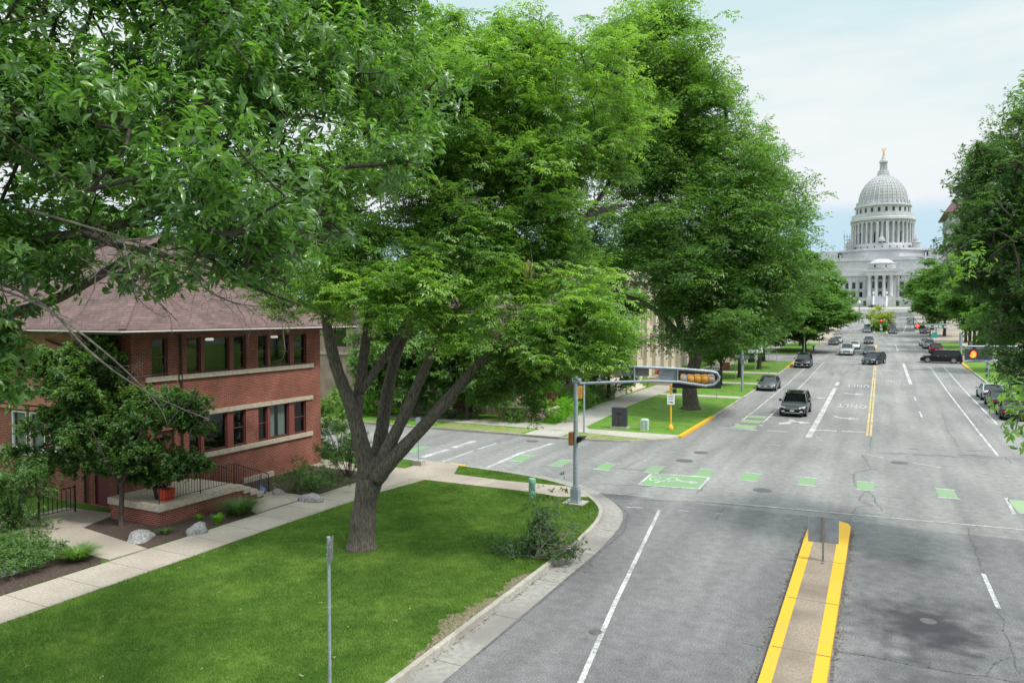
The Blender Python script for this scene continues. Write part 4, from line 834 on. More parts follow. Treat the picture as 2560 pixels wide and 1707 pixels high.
for i, (x, y, s, sz, lb) in enumerate([
  (-15.5, 82, .60, .62, 'small street tree on the left verge beside the parked grey sedan'), (-15.2, 92, .78, .85, 'leaning street tree on the left verge by the parked black pickup'),
  (-16, 118, 1.1, 1.15, 'tall street tree on the left at the second junction corner'), (-14.5, 160, 1.35, 1.5, 'tree on the left side behind the round street tree'),
  (-13.5, 183, 1.3, 1.15, 'tree on the left of the avenue beyond the third junction'), (-14.5, 218, 1.4, 1.1, 'tree on the left below the stone steps'), (-18.5, 256, 1.5, 1.0, 'tree at the left foot of the dome hill'), (-27, 330, 1.3, .85, 'tree left of the dome building steps'),
  (13.5, 112, .72, .72, 'low street tree on the right lawn behind the parked sedans'), (14.5, 150, 1.0, 1.0, 'street tree at the right corner behind the black estate car'), (15, 163, 1.1, 1.2, 'tall street tree on the right behind the green street sign'), (13.5, 203, 1.3, 1.1, 'street tree on the right just past the third junction'), (12.3, 228, 1.4, 1.15, 'street tree on the right leaning over the pavement towards the dome'), (14, 256, 1.4, 1.15, 'street tree halfway up the right side of the avenue'), (17, 285, 1.2, 1.1, 'street tree near the top of the right side of the avenue'), (23, 325, 1.2, .9, 'tree right of the dome building steps'), (33, 345, 1.3, .9, 'tree on the right of the dome building lawn'), (16, 182, 1.0, 1.1, 'street tree on the right beside the third junction')]):
    puttree(t1 if i % 2 else t2, x, y, s, i*1.7, lb, sz)
t3 = street_tree('pale green tree behind the red brick house', 21, 'trees across the side street', leaf='leaf_ash', n=900, h=13, r_=5.0, lo_=.5)
puttree(t3, -33, 52, 1.0, .5, 'bright tree across the side street seen right of the red brick house', .75, True)
for i, (x, y, s, sz, lb) in enumerate([(-41, 57, 1.15, 1.0, 'tree across the side street hidden mostly by the brick house corner'), (-38, 72, 1.3, 1.3, 'tall tree behind the plum brick house'), (-27, 74, 1.0, 1.1, 'tree between the plum brick house and the cream building'), (-34.5, 47.2, .62, .75, 'leafy small tree on the verge across the side street seen between the stems'), (-27.6, 47.8, .6, .7, 'second leafy small tree across the side street nearer the corner'), (-52, 66, 1.4, 1.2, 'tree far left across the side street behind the brick roof'), (-22.8, 66, .6, .7, 'slim tree close in front of the cream building end'), (-30, 95, 1.3, 1.5, 'tall tree behind the cream building'), (-24, 133, 1.2, 1.3, 'tree beyond the cream building at the second side street')]):
    puttree(t3, x, y, s, i*2.1+.4, lb, sz)

for i, (x, y, s, lb) in enumerate([(-62, 40, 1.3, 'background tree left of the brick house, nearest the side street'), (-58, 22, 1.2, 'background tree directly behind the brick house yard'), (-66, 6, 1.4, 'background tree at the far left behind the yard'), (-75, 60, 1.5, 'background tree on the far side of the side street at left'), (34, 70, 1.2, 'background tree on the right lawn nearest the junction'), (40, 96, 1.3, 'background tree on the right lawn behind the parked sedans'), (32, 118, 1.1, 'background tree right of the second junction'), (-40, 140, 1.4, 'background tree past the car park on the left'), (-60, 100, 1.5, 'background tree behind the cream building at left')]):
    puttree(t3 if i % 2 else t2, x, y, s, i*1.3, lb, s)
# ---- shrubs, beds
def shrub(name, label, cat, c, r3, n, sprays, leaf, per=2, scale=(.7, 1.1), bark='bark_dark', group=None, hollow=.3, stems=6, lump=.1, tone=None):
    c = Vector(c); root = thing(name, label, cat, c, 0, group); C = blobs_points([(c.x, c.y, c.z+r3[2]*.9, r3[0], r3[1], r3[2])], n, hollow, lump); C = C[C[:, 2] > c.z+.02]
    b = MB()
    for k in range(stems):
        q = C[rng.integers(0, len(C))]; b.tube([c+Vector((random.uniform(-.1, .1), random.uniform(-.1, .1), -.05)), Vector(q)*.5+c*.5+Vector((0, 0, .1)), Vector(q)], [.025, .015, .006], 5)
    b.build('stems', M[bark], root)
    Pp = np.repeat(C, per, 0)+rng.normal(0, .07, (len(C)*per, 3)); V, F, T = scatter(sprays, Pp, scale, .9, tone(len(Pp)) if tone else None); npmesh('foliage', V, F, M[leaf], root, T); return root
SS = [spray_simple(k=9, ln=.075, wd=.035, L_=.16, seed=150+s, big=False) for s in range(4)]
NEED = [spray_simple(k=26, ln=.11, wd=.012, L_=.14, seed=160+s, big=False, droop=.1) for s in range(3)]
# small maple in front of the house
mb_ = G(840/2.7659, 875/2.7659+1000, .1); MT = [[(mb_.x, mb_.y, .1, .13), (mb_.x, mb_.y, .5, .095), (mb_.x+.05, mb_.y, 1.4, .085), (mb_.x, mb_.y, 2.2, .07)]]
for a_, h_ in ((0, 4.4), (1.2, 4.1), (2.4, 4.5), (3.6, 4.0), (4.9, 4.4)): MT.append([(mb_.x, mb_.y, 1.6, .05), (mb_.x+math.cos(a_)*.7, mb_.y+math.sin(a_)*.7, 2.8, .035), (mb_.x+math.cos(a_)*1.5, mb_.y+math.sin(a_)*1.5, h_, .015)])
MAP = [spray_simple(k=14, ln=.12, wd=.085, L_=.2, seed=170+s, big=False, droop=.9) for s in range(4)]
make_tree('maple_tree', 'small bushy maple in the mulch bed in front of the brick house porch', 'tree', MT, WB([(190, 870, 28.5, 1.5, 1.4, 1.1), (150, 830, 28.6, .9, .9, .75), (240, 800, 28.8, .65, .6, .55), (340, 950, 28.3, 1.35, 1.2, .9), (410, 960, 28.2, 1.0, .9, .8), (270, 1010, 28.2, 2.1, 1.3, .9), (150, 990, 28.4, 1.4, 1.1, .9), (380, 1070, 28, 1.2, .9, .6), (450, 1065, 27.8, .5, .5, .35), (200, 1070, 28, 1.1, .9, .45), (320, 1090, 27.8, .9, .8, .35), (90, 1060, 28.2, .9, .8, .5)]), 1500, MAP, M['leaf_maple'], M['bark_dark'], per=4, spread=.16, scale=(.85, 1.4), hollow=.3, rmax=.025, seg=.4, tonef=tonehi(2.0, 5.0, .35, .75))
shrub('dark_shrub', 'dark leggy shrub at the left edge beside the iron ramp railing', 'shrub', G(95/2.7659, 900/2.7659+1000, .1), (1.35, 1.2, 1.45), 420, SS, 'leaf_dark', per=3, scale=(1, 1.7), stems=16)
shrub('juniper_shrub', 'low spreading dark shrub at the foot of the brick wall by the boulder', 'shrub', G(720/1*1.0884, 1128*1.0884, .1), (1.5, 1.2, .72), 260, SS, 'leaf_dark', per=3, scale=(.8, 1.3), tone=lambda k: rng.uniform(.3, .9, k))
shrub('leafy_shrub', 'open leafy shrub at the brick house corner beside the big trunk', 'shrub', G(800*1.0884, 1100*1.0884, .1), (1.3, 1.2, 1.3), 150, SS, 'leaf_dark', per=3, scale=(1.1, 1.9), stems=14)
shrub('leafy_shrub', 'tall bright shrub against the right end of the brick house', 'shrub', (-26.8, 32.2, .1), (1.5, 1.1, 2.0), 330, SS, 'leaf_ash', per=3, scale=(1.2, 2.2))
shrub('lime_hedge', 'bright lime green clipped hedge beside the corner pavement across the street', 'hedge', G(1390, 1052, .1), (1.75, 1.35, .85), 520, SS, 'leaf_lime', per=3, scale=(.8, 1.3), hollow=.75, lump=.03)
shrub('ivy_bush', 'dark ivy-covered bush across the street beside the plum brick wall', 'shrub', (-24.5, 48.8, 0), (2.3, 1.6, 2.3), 420, SS, 'leaf_ash', per=3, scale=(1.3, 2.2), hollow=.6, tone=lambda k: rng.uniform(0, .6, k))
shrub('ivy_bush', 'tall dark bush across the street left of the ivy bush', 'shrub', (-29, 47.6, 0), (2.6, 1.6, 2.9), 420, SS, 'leaf_dark', per=3, scale=(1.6, 2.6), hollow=.6)
shrub('green_bush', 'bright bush across the street seen between the forked stems', 'shrub', (-36, 46.8, 0), (2.6, 1.4, 1.9), 380, SS, 'leaf_lime', per=3, scale=(1.4, 2.4), hollow=.6, tone=lambda k: rng.uniform(0, .5, k))
for i, (x, y, r_, h_, lf, lb) in enumerate([(-22.6, 55.3, 1.1, .75, 'leaf_ash', 'rounded shrub along the far walk nearest the lime hedge'), (-22.6, 58.3, 1.3, .9, 'leaf_ash', 'second rounded shrub along the far walk'), (-22.9, 61.5, 1.4, 1.0, 'leaf_dark', 'dark third shrub along the far walk'), (-23.2, 65.5, 1.2, .7, 'leaf_ash', 'fourth shrub along the far walk before the planter')]):
    shrub('round_shrub', lb, 'shrub', (x, y, zt(y)+.1), (r_, 1.5, h_), 220, SS, lf, per=3, scale=(1, 1.6), group='shrubs along the far walk', hollow=.5)
shrub('ivy_wall', 'bright creeper climbing the corner brick wall behind the lime hedge', 'climbing plant', (-24.2, 56, .1), (.7, 3.0, 2.0), 420, SS, 'leaf_lime', per=3, scale=(1.2, 2), hollow=.5, tone=lambda k: rng.uniform(0, .7, k))
shrub('yellow_plant', 'small yellow flowering clump at the end of the shrub row', 'plant', G(1400+655/3.92, 750+905/3.92, .1), (.55, .6, .35), 70, SS, 'leaf_yellow', per=2, scale=(1, 1.4))
# lawn shrubs bottom left and ornamental grass
ac = bpy.data.materials
Pg = rng.uniform([-27.6, 11.0], [-22.7, 15.0], (2600, 2)); keep = (((Pg[:, 0]+24.9)/2.6)**2+((Pg[:, 1]-13.0)/1.95)**2) < 1+.15*np.sin(Pg[:, 0]*5); Pg = Pg[keep]
Pg = np.column_stack([Pg, .2+.34*(1-((Pg[:, 0]+24.9)/2.9)**2)+.06*np.sin(Pg[:, 0]*4)*np.cos(Pg[:, 1]*5)])
V, F, T = scatter(SS, Pg, (.9, 1.5), .4); o = npmesh('ground_cover', V, F, M['leaf_maple'], None, T); tag(o, 'leafy ground cover bed beside the near pavement at bottom left', 'ground cover', kind='stuff')
Pg2 = np.column_stack([rng.uniform(-30, -26.6, 500), rng.uniform(13, 16.6, 500), rng.uniform(.1, .5, 500)]); V, F, T = scatter(SS, Pg2, (.9, 1.5), .4); tag(npmesh('ground_cover', V, F, M['leaf_dark'], None, T), 'dark ground cover behind the bright bed at bottom left', 'ground cover', kind='stuff')
def grass_clump(label, c, r_, h_, n, leaf, group=None):
    V = []; F = []; T = []; c = np.array(c)
    for i in range(n):
        a = rng.uniform(0, 6.28); l_ = rng.uniform(.5, 1)*h_; d = np.array([math.cos(a), math.sin(a), 0]); o_ = c+d*rng.uniform(0, r_*.35); s = np.array([-d[1], d[0], 0])*.012; sp_ = rng.uniform(.3, 1)*r_; tn = rng.uniform(.1, .9); k0 = len(V)
        for t in (0, .35, .7, 1):
            p = o_+d*sp_*t**1.5+np.array([0, 0, l_*(t*1.5-.75*t*t)]); wd_ = 1.2-t; V += [p-s*wd_, p+s*wd_]; T += [tn, tn]
        for q in range(3): F += [(k0+2*q, k0+2*q+1, k0+2*q+3), (k0+2*q, k0+2*q+3, k0+2*q+2)]
    root = npmesh('grass_clump', np.array(V)-c, np.array(F), M[leaf], None, np.array(T)); root.location = tuple(c); tag(root, label, 'ornamental grass', group); return root
gg = 'ornamental grass clumps in the house beds'
q = G(1660/2.7659, 790/2.7659+1000, .14); grass_clump('large arching grass clump beside the porch steps', (q.x-.1, q.y+.1, .12), 1.0, .8, 900, 'leaf_maple', gg); 
q = G(1505/2.7659, 850/2.7659+1000, .14); grass_clump('small upright grass tuft left of the large clump', q, .3, .5, 160, 'leaf_lime', gg)
q = G(1380/2.7659, 830/2.7659+1000, .14); grass_clump('tiny grass tuft behind the middle boulder', q, .22, .35, 90, 'leaf_lime', gg)
q = G(1140/2.7659, 920/2.7659+1000, .14); grass_clump('low dark grass tuft at the porch brick corner', q, .35, .25, 140, 'leaf_maple', gg)
q = G(560/2.7659, 1120/2.7659+1000, .14); grass_clump('blue-green arching grass at the front of the ground cover bed', (q.x-.3, q.y+.1, .2), .7, .5, 800, 'leaf_ash', gg)
q = G(100/2.7659, 1070/2.7659+1000, .14); grass_clump('bright fern-like tuft in the bed at bottom left', q, .6, .5, 220, 'leaf_lime', gg)
# bits of litter on the mown grass
lp = rng.uniform([-19.5, 9], [-9.6, 29], (42, 2)); lp = lp[in_poly_early(lp)] if 0 else lp; V, F, T = scatter([spray_simple(k=2, ln=.10, wd=.05, L_=.02, seed=300, big=False)], np.column_stack([lp, np.full(len(lp), .19)]), (.5, 1.0), .3); tag(npmesh('leaf_litter', V, F, mat('dry_leaf', (.24, .17, .08), (.36, .36, .22), 2, .8), None, T), 'scattered pale dropped leaves and bits on the near lawn', 'leaf litter', kind='stuff')
n_ = 2600; fy = rng.uniform(8, 30, n_); sd_ = rng.integers(0, 3, n_); fx_ = np.where(sd_ == 0, -.84+np.abs(rng.normal(0, .10, n_)), np.where(sd_ == 1, -2.36-np.abs(rng.normal(0, .08, n_)), -9.17+np.abs(rng.normal(0, .07, n_)))); fz_ = np.where(sd_ == 2, .018, .008)
keep = np.where(sd_ == 2, fy < 23, True) & (np.sin(fy*1.7)+np.sin(fy*4.1+1) > rng.uniform(-1.8, 1.2, n_)); V, F, T = scatter([spray_simple(k=3, ln=.035, wd=.016, L_=.01, seed=310, big=False, droop=.1)], np.column_stack([fx_, fy, fz_])[keep], (.5, 1.3), .2); tag(npmesh('gutter_debris', V, F, mat('brown_debris', (.10, .065, .04), (.24, .17, .10), 3, .9), None, T), 'brown leaf bits and grit gathered along the kerb and median edges', 'debris', kind='stuff')
# boulders
def boulder(x, y, sx, sy, sz, sd, lb):
    p = G(x/2.7659, y/2.7659+1000, .1); bm = bmesh.new(); bmesh.ops.create_icosphere(bm, subdivisions=3, radius=1); g = random.Random(sd); ph = [g.uniform(0, 6) for _ in range(6)]
    for v_ in bm.verts:
        c = v_.co.normalized(); k = 1+.12*math.sin(3*c.x+ph[0])*math.cos(2.5*c.y+ph[1])+.08*math.sin(6*c.z+ph[2]+4*c.x)+.04*math.sin(11*c.y+ph[3]+5*c.x); v_.co = Vector((c.x*sx*k, c.y*sy*k, max(-.2, c.z)*sz*k))
    me = bpy.data.meshes.new('boulder'); bm.to_mesh(me); bm.free(); me.materials.append(M['boulder']); me.shade_smooth(); me.set_sharp_from_angle(angle=R(25)); o_ = bpy.data.objects.new('boulder', me); COL.objects.link(o_); o_.location = p; o_.rotation_euler = (0, 0, g.uniform(0, 3)); tag(o_, lb, 'boulder', 'landscape boulders in the beds')
boulder(975, 965, .60, .42, .36, 1, 'pale flat boulder in the mulch in front of the small maple'); boulder(1365, 918, .52, .36, .36, 2, 'pale boulder at the pavement edge below the porch side wall'); boulder(2150, 700, .56, .40, .36, 3, 'pale boulder under the low spreading shrub near the big trunk'); boulder(65, 1195, .45, .3, .25, 4, 'small pinkish boulder at the left edge of the ground cover'); boulder(1925, 650, .38, .3, .26, 5, 'small grey boulder beside the blue garden ornament'); boulder(0, 1040, .3, .3, .3, 6, 'blue-grey boulder cut by the left picture edge')
# fallen branch pile at the kerb
fp = thing('fallen_branch', 'broken leafy branch pile lying on the lawn by the kerb', 'fallen branch', (-10.9, 24.6, .14)); b = MB(); ends = []
def twg(p, d, L_, r_, lev):
    p = Vector(p); d = Vector(d).normalized(); pts = [p.copy()]; rs = [r_]
    for i in range(5):
        d = (d+Vector((random.gauss(0, .15), random.gauss(0, .15), random.gauss(0, .12)))).normalized(); p = p+d*L_/5; p.z = max(.16, p.z); pts.append(p.copy()); rs.append(r_*(1-.7*(i+1)/5))
        if lev > 0 and i > 0: twg(p, d+Vector((random.gauss(0, .6), random.gauss(0, .6), random.gauss(.05, .5))), L_*random.uniform(.4, .65), rs[-1]*.65, lev-1)
    b.tube(pts, rs, 5); ends.append(pts[-1])
p0 = G(1230*1.0884, 1280*1.0884, .16)
for d, l_ in (((.3, .5, .75), 1.7), ((.9, .9, .5), 2.1), ((1, .5, .55), 2.0), ((.7, 1, .7), 2.1), ((-1, .4, .25), 1.5), ((.1, .8, .9), 1.9), ((.8, .25, .5), 1.7), ((-.2, .6, .8), 1.5), ((.9, .6, .25), 1.7), ((1, .1, .25), 1.5), ((.5, .9, .4), 1.8), ((.2, .1, .8), 1.2), ((-1, .1, .1), .9)): twg(p0, d, l_*.8, .030, 2)
b.build('branches', M['deadwood'], fp)
E_ = np.array([tuple(e_) for e_ in ends]); cz = E_[:, 2] > .2
sel = E_[rng.uniform(0, 1, len(E_)) < np.where(E_[:, 0] < p0.x+.65, .9, .25)]
sel = np.concatenate([np.repeat(sel, 2, 0)+rng.normal(0, .1, (len(sel)*2, 3)), blobs_points([(p0.x-.15, p0.y+1.0, .95, .45, .45, .5), (p0.x-.1, p0.y+.7, .5, .7, .6, .35), (p0.x-.75, p0.y+.1, .28, .8, .5, .16), (p0.x+.8, p0.y+.3, .3, .7, .5, .16)], 800, 0)])
sel[:, 2] = np.maximum(sel[:, 2], .2)
V, F, T = scatter([spray_simple(k=8, ln=.12, wd=.045, L_=.15, seed=200+s) for s in range(3)], sel, (.7, 1.1), 1.0); npmesh('leaves', V, F, M['leaf_cut'], fp, T)
# grass blades on the near lawn
def in_poly(P_, poly):
    x, y = P_[:, 0], P_[:, 1]; ins = np.zeros(len(P_), bool); n = len(poly)
    for i in range(n):
        x0, y0 = poly[i]; x1, y1 = poly[(i+1) % n]; c = ((y0 > y) != (y1 > y)) & (x < (x1-x0)*(y-y0)/(y1-y0+1e-12)+x0); ins ^= c
    return ins
P_ = rng.uniform([-20.0, 6.0], [-9.2, 33.4], (400000, 2)); k = in_poly(P_, inner+backN) & ~in_poly(P_, [(-19.4, 29.4), (-13.9, 29.45), (-12.3, 29.2), (-11.2, 29.75), (-11.8, 30.55), (-12.7, 31.15), (-15.8, 30.9), (-18.7, 31.1), (-19.6, 33.15), (-21, 33.3), (-21, 29)]) & ~(in_poly(P_, soilp) & (rng.uniform(0, 1, len(P_)) < .72-.5*np.clip((-9.5-P_[:, 0])/.4, 0, 1)))
P_ = P_[k]; m_ = len(P_); a_ = rng.uniform(0, 6.28, m_); h_ = rng.uniform(.03, .075, m_); ln = rng.normal(0, .025, (m_, 2)); wv = .008
z0 = np.full(m_, .13); V = np.stack([np.column_stack([P_[:, 0]-np.cos(a_)*wv, P_[:, 1]-np.sin(a_)*wv, z0]), np.column_stack([P_[:, 0]+np.cos(a_)*wv, P_[:, 1]+np.sin(a_)*wv, z0]), np.column_stack([P_+ln, z0+h_])], 1).reshape(-1, 3)
lum = .46+.20*np.sin(P_[:, 0]*1.9+1.3*np.sin(P_[:, 1]*1.1))*np.sin(P_[:, 1]*1.6+np.sin(P_[:, 0]*.9))+.16*np.sin(P_[:, 0]*5.3+2*np.sin(P_[:, 1]*3.1))*np.sin(P_[:, 1]*4.7+2*np.sin(P_[:, 0]*2.2))+rng.normal(0, .17, m_)
for k in range(38):      # clover and yellowed spots
    c_ = rng.uniform([-19, 8], [-9.6, 31]); d_ = np.hypot(P_[:, 0]-c_[0], (P_[:, 1]-c_[1])); lum += rng.choice([-.3, .35, .3])*np.exp(-(d_/rng.uniform(.15, .5))**2)
M['blade'] = leafmat('grass_blade', (.055, .115, .018), (.12, .215, .036), (.27, .36, .08), .6, .3, .25)
tag(npmesh('grass_blades', V, np.arange(m_*3).reshape(-1, 3), M['blade'], None, np.repeat(np.clip(lum, 0, 1), 3)), 'short mown grass on the near corner lawn', 'grass', kind='stuff')

# ================================================================ BUILDINGS
def clearpane():
    m, t, n, l, b = newmat('clear_pane'); tr = n.new('ShaderNodeBsdfTransparent'); tr.inputs[0].default_value = (.75, .76, .75, 1); g = n.new('ShaderNodeBsdfGlossy'); g.inputs['Roughness'].default_value = .03
    f = n.new('ShaderNodeLayerWeight'); f.inputs[0].default_value = .25; a = n.new('ShaderNodeMath'); a.operation = 'MULTIPLY_ADD'; a.inputs[1].default_value = .16; a.inputs[2].default_value = .02; l.new(f.outputs['Facing'], a.inputs[0])
    x = n.new('ShaderNodeMixShader'); l.new(a.outputs[0], x.inputs[0]); l.new(tr.outputs[0], x.inputs[1]); l.new(g.outputs[0], x.inputs[2]); l.new(x.outputs[0], n['Material Output'].inputs['Surface']); return m
M['clearpane'] = clearpane()
M['room'] = mat('dim_room', (.08, .068, .05), rough=.9)
M['room_lit'] = mat('olive_room', (.30, .24, .11), rough=.9)
def fbox(b, face, pl, u0, u1, n0, n1, z0, z1):     # n: distance out of the wall plane
    if face == '+X': b.box(pl+n0, pl+n1, u0, u1, z0, z1)
    elif face == '-Y': b.box(u0, u1, pl-n1, pl-n0, z0, z1)
    elif face == '-X': b.box(pl-n1, pl-n0, u0, u1, z0, z1)
def window(root, face, pl, u0, u1, z0, z1, fm, pm, bars=(), mull=(), fw=.07, dep=.10, room=None, label=None, sash=True):
    f = MB()
    fbox(f, face, pl, u0, u1, -dep, .012, z1-fw, z1); fbox(f, face, pl, u0, u1, -dep, .012, z0, z0+fw)
    for a in (u0, u1-fw): fbox(f, face, pl, a, a+fw, -dep, .012, z0+fw, z1-fw)
    if sash: fbox(f, face, pl, u0+fw, u1-fw, -dep+.01, -.03, (z0+z1)/2-.02, (z0+z1)/2+.02)
    for c in mull: fbox(f, face, pl, c-.02, c+.02, -dep+.01, -.03, z0+fw, z1-fw)
    wn = f.build('window', fm, root)
    if label: wn['label'] = label
    p = MB(); fbox(p, face, pl, u0+fw, u1-fw, -dep+.02, -dep+.03, z0+fw, z1-fw); p.build('pane', pm, wn)
    return wn
def wallholes(b, face, pl, th, u0, u1, z0, z1, holes):      # wall slab with rectangular openings
    us = sorted(set([u0, u1]+[h[0] for h in holes]+[h[1] for h in holes])); zs = sorted(set([z0, z1]+[h[2] for h in holes]+[h[3] for h in holes]))
    for i in range(len(us)-1):
        run = None
        for j in range(len(zs)-1):
            uc, zc = (us[i]+us[i+1])/2, (zs[j]+zs[j+1])/2; hit = any(h[0] < uc < h[1] and h[2] < zc < h[3] for h in holes)
            if not hit: run = [zs[j], zs[j+1]] if run is None else [run[0], zs[j+1]]
            if (hit or j == len(zs)-2) and run is not None: fbox(b, face, pl, us[i], us[i+1], -th, 0, run[0], run[1]); run = None
# ---- the red brick house
H_ = thing('brick_house', 'two-storey red brick house with brown hipped shingle roof and stone window bands', 'house', (-26.5, 19.4, 0))
XW = -26.5; trip = lambda a, s1, s2, s3, s4, e_: [(a, s1), (s2, s3), (s4, e_)]
U2 = [(22.02, 22.80), (22.98, 24.38), (24.62, 25.33)]; U3 = [(26.08, 26.72), (26.90, 28.22), (28.52, 29.38)]
L2 = [(22.10, 22.72), (22.9, 24.2), (24.55, 25.27)]; L3 = [(26.05, 26.66), (26.84, 28.12), (28.50, 29.32)]
holes = [(20.33, 21.11, 5.46, 7.05), (22.02, 25.33, 5.46, 7.02), (26.08, 29.38, 5.46, 7.02), (22.10, 25.27, 1.93, 3.60), (26.05, 29.32, 1.93, 3.60), (20.35, 21.35, 1.0, 3.2)]
b = MB(); wallholes(b, '+X', XW, .3, 19.72, 30.12, -.1, 7.3, holes)
ends = [(-35.3, -34.2, 5.2, 6.5), (-34.0, -32.9, 5.2, 6.5), (-34.6, -33.5, 2.1, 3.75), (-33.3, -32.2, 2.1, 3.75), (-31.9, -30.9, 2.1, 3.75), (-29.0, -28.2, 5.46, 6.9), (-28.9, -28.0, .2, 2.2)]
wallholes(b, '-Y', 19.42, .3, -40, -26.5, -.1, 7.3, [h for h in ends])
b.box(-40, -26.5, 30.12, 30.42, -.1, 7.3); b.box(-40, -39.7, 19.72, 30.12, -.1, 7.3); b.build('wall', M['brick_red'], H_)
b = MB(); b.box(-39.6, -26.85, 19.8, 30.05, 4.35, 4.5); b.box(-30.1, -30, 19.8, 30.05, 4.55, 7.25); b.box(-30.1, -30, 19.8, 30.05, .1, 4.3); b.box(-27.5, -26.85, 21.55, 21.65, 4.55, 7.25); b.box(-30, -26.85, 25.68, 25.75, 4.55, 7.2); b.box(-30, -26.85, 25.68, 25.75, .1, 4.3); b.box(-39.6, -26.85, 19.8, 30.05, .0, .08); b.build('interior', M['room'], H_)
b = MB(); b.box(-28.2, -28.15, 22.05, 25.4, 4.6, 7.2); b.build('inner_wall', M['room_lit'], H_)
for (a, c) in U2+U3: window(H_, '+X', XW-.10, a, c, 5.48, 7.02, M['frame'], M['clearpane'], fw=.055, sash=(c-a < 1))
for (a, c) in L2+L3: window(H_, '+X', XW-.10, a, c, 1.95, 3.58, M['frame'], M['clearpane'], fw=.055, sash=(c-a < 1))
window(H_, '+X', XW-.10, 20.33, 21.11, 5.46, 7.05, M['frame'], M['clearpane'])
b = MB()
for G_ in (U2, U3, L2, L3):
    z0, z1 = (5.48, 7.02) if G_ in (U2, U3) else (1.95, 3.58)
    for (p_, q_) in ((G_[0][1], G_[1][0]), (G_[1][1], G_[2][0])): b.box(XW-.22, XW-.03, p_, q_, z0, z1)
    lo_, hi_ = (22.02, 25.33) if G_ is U2 else (26.08, 29.38) if G_ is U3 else (22.1, 25.27) if G_ is L2 else (26.05, 29.32)
parts(b, 'mullion', M['framered'], H_)
b = MB(); b.box(XW, XW+.10, 21.6, 29.82, 5.26, 5.46); b.box(XW, XW+.10, 20.0, 21.5, 5.26, 5.46); b.box(XW, XW+.08, 22.0, 29.78, 3.60, 3.80); b.box(XW, XW+.10, 22.0, 29.72, 1.72, 1.93); b.box(XW, XW+.13, 25.0, 26.9, .05, .38)
b.box(-36.5, -29.4, 19.30, 19.42, 4.70, 4.90); b.box(-36.5, -30.4, 19.30, 19.42, 1.85, 2.08); b.box(-29.2, -27.9, 19.30, 19.42, 5.26, 5.46); parts(b, 'stone_band', M['stone'], H_)
b = MB(); wallholes(b, '-Y', 19.36, .05, -36.4, -29.5, 4.95, 7.2, [(-35.3, -34.2, 5.2, 6.5), (-34.0, -32.9, 5.2, 6.5)]); b.build('stucco_panel', M['stucco'], H_)
b = MB(); b.box(-36.4, -29.5, 19.2, 19.42, 4.1, 4.62); b.box(-36.4, -29.5, 19.26, 19.42, 3.86, 4.02); parts(b, 'moulding', M['stucco'], H_)
for h in ends[:2]+ends[5:6]: window(H_, '-Y', 19.46, h[0], h[1], h[2], h[3], M['frame'], M['clearpane'])
for h in ends[2:5]:
    wn = window(H_, '-Y', 19.44, h[0], h[1], h[2], h[3], M['sign_white'], M['clearpane']); b = MB(); b.box(h[0]+.08, h[1]-.08, 19.62, 19.63, h[2]+.08, h[3]-.08); b.build('blind', M['blind'], wn)
h = ends[6]; b = MB(); b.box(h[0], h[1], 19.50, 19.56, .15, h[3]); b.build('door', M['maroon'], H_)
b = MB()      # curtains behind the lower right wide window
for (a, c) in ((26.92, 27.40), (27.62, 28.10)):
    k = 16; vs = []; 
    for i in range(k+1):
        y = a+(c-a)*i/k; x = XW-.30+.03*math.sin(i*1.9); vs += [(x, y, 2.0), (x, y, 3.52)]
    b.add(vs, [(2*i, 2*i+2, 2*i+3, 2*i+1) for i in range(k)])
parts(b, 'curtain', M['curtain'], H_)
for y in (23.9, 27.9): b = MB(); b.lathe((XW-.75, y, 6.80), [(0, .02), (.16, .02), (.19, .08), (.12, .16), (.03, .2), (.02, .38), (0, .38)], 14); b.build('ceiling_lamp', M['ceil_on'], H_, smooth=True)
b = MB(); b.box(XW-.2, XW-.12, 20.37, 21.33, 1.0, 3.2); d = b.build('door', M['frame'], H_); b = MB(); b.box(XW-.12, XW-.08, 21.1, 21.14, 2.0, 2.15); b.build('handle', M['chrome'], d)
b = MB(); q = PX(1265/2.7659, 550+1415/2.7659, XW+.1); b.box(XW, XW+.12, q.y-.07, q.y+.07, q.z-.16, q.z+.16); b.build('wall_lamp', M['warm_on'], H_)
b = MB(); b.tube([(XW+.07, 21.7, 7.2), (XW+.07, 21.7, .2)], .05, 6); b.tube([(-29.4, 19.33, 7.2), (-29.4, 19.33, .2)], .05, 6); b.tube([(-27.3, 19.33, 7.2), (-27.3, 19.33, .2)], .05, 6); parts(b, 'downspout', M['fascia'], H_)
# roof
ex0, ex1, ey0, ey1, ez = -41.6, -25.2, 18.12, 31.7, 7.42; rz_ = 11.75; hy = (ey0+ey1)/2; rx1 = ex1-(ey1-ey0)/2; rx0 = ex0+(ey1-ey0)/2
b = MB(); v = [(ex0, ey0, ez), (ex1, ey0, ez), (ex1, ey1, ez), (ex0, ey1, ez), (rx0, hy, rz_), (rx1, hy, rz_)]
def lerp(a, c, t): return tuple(a[i]+(c[i]-a[i])*t for i in range(3))
def bell(a, t): return a
b.add(v, [(0, 1, 5, 4), (1, 2, 5), (2, 3, 4, 5), (3, 0, 4)]); rf = b.build('roof', M['shingles'], H_)
b = MB()
for a, c in (((ex1, ey0, ez), (rx1, hy, rz_)), ((ex1, ey1, ez), (rx1, hy, rz_)), ((ex0, ey0, ez), (rx0, hy, rz_)), ((rx0, hy, rz_), (rx1, hy, rz_))):
    a = Vector(a); c = Vector(c); n_ = int((c-a).length/.22)
    for i in range(n_):
        p = a.lerp(c, (i+.5)/n_); q = (c-a).to_track_quat('X', 'Z').to_matrix().to_4x4(); b.obox(p+Vector((0, 0, .03+.012*(i % 2))), .24, .26, .03, M=q)
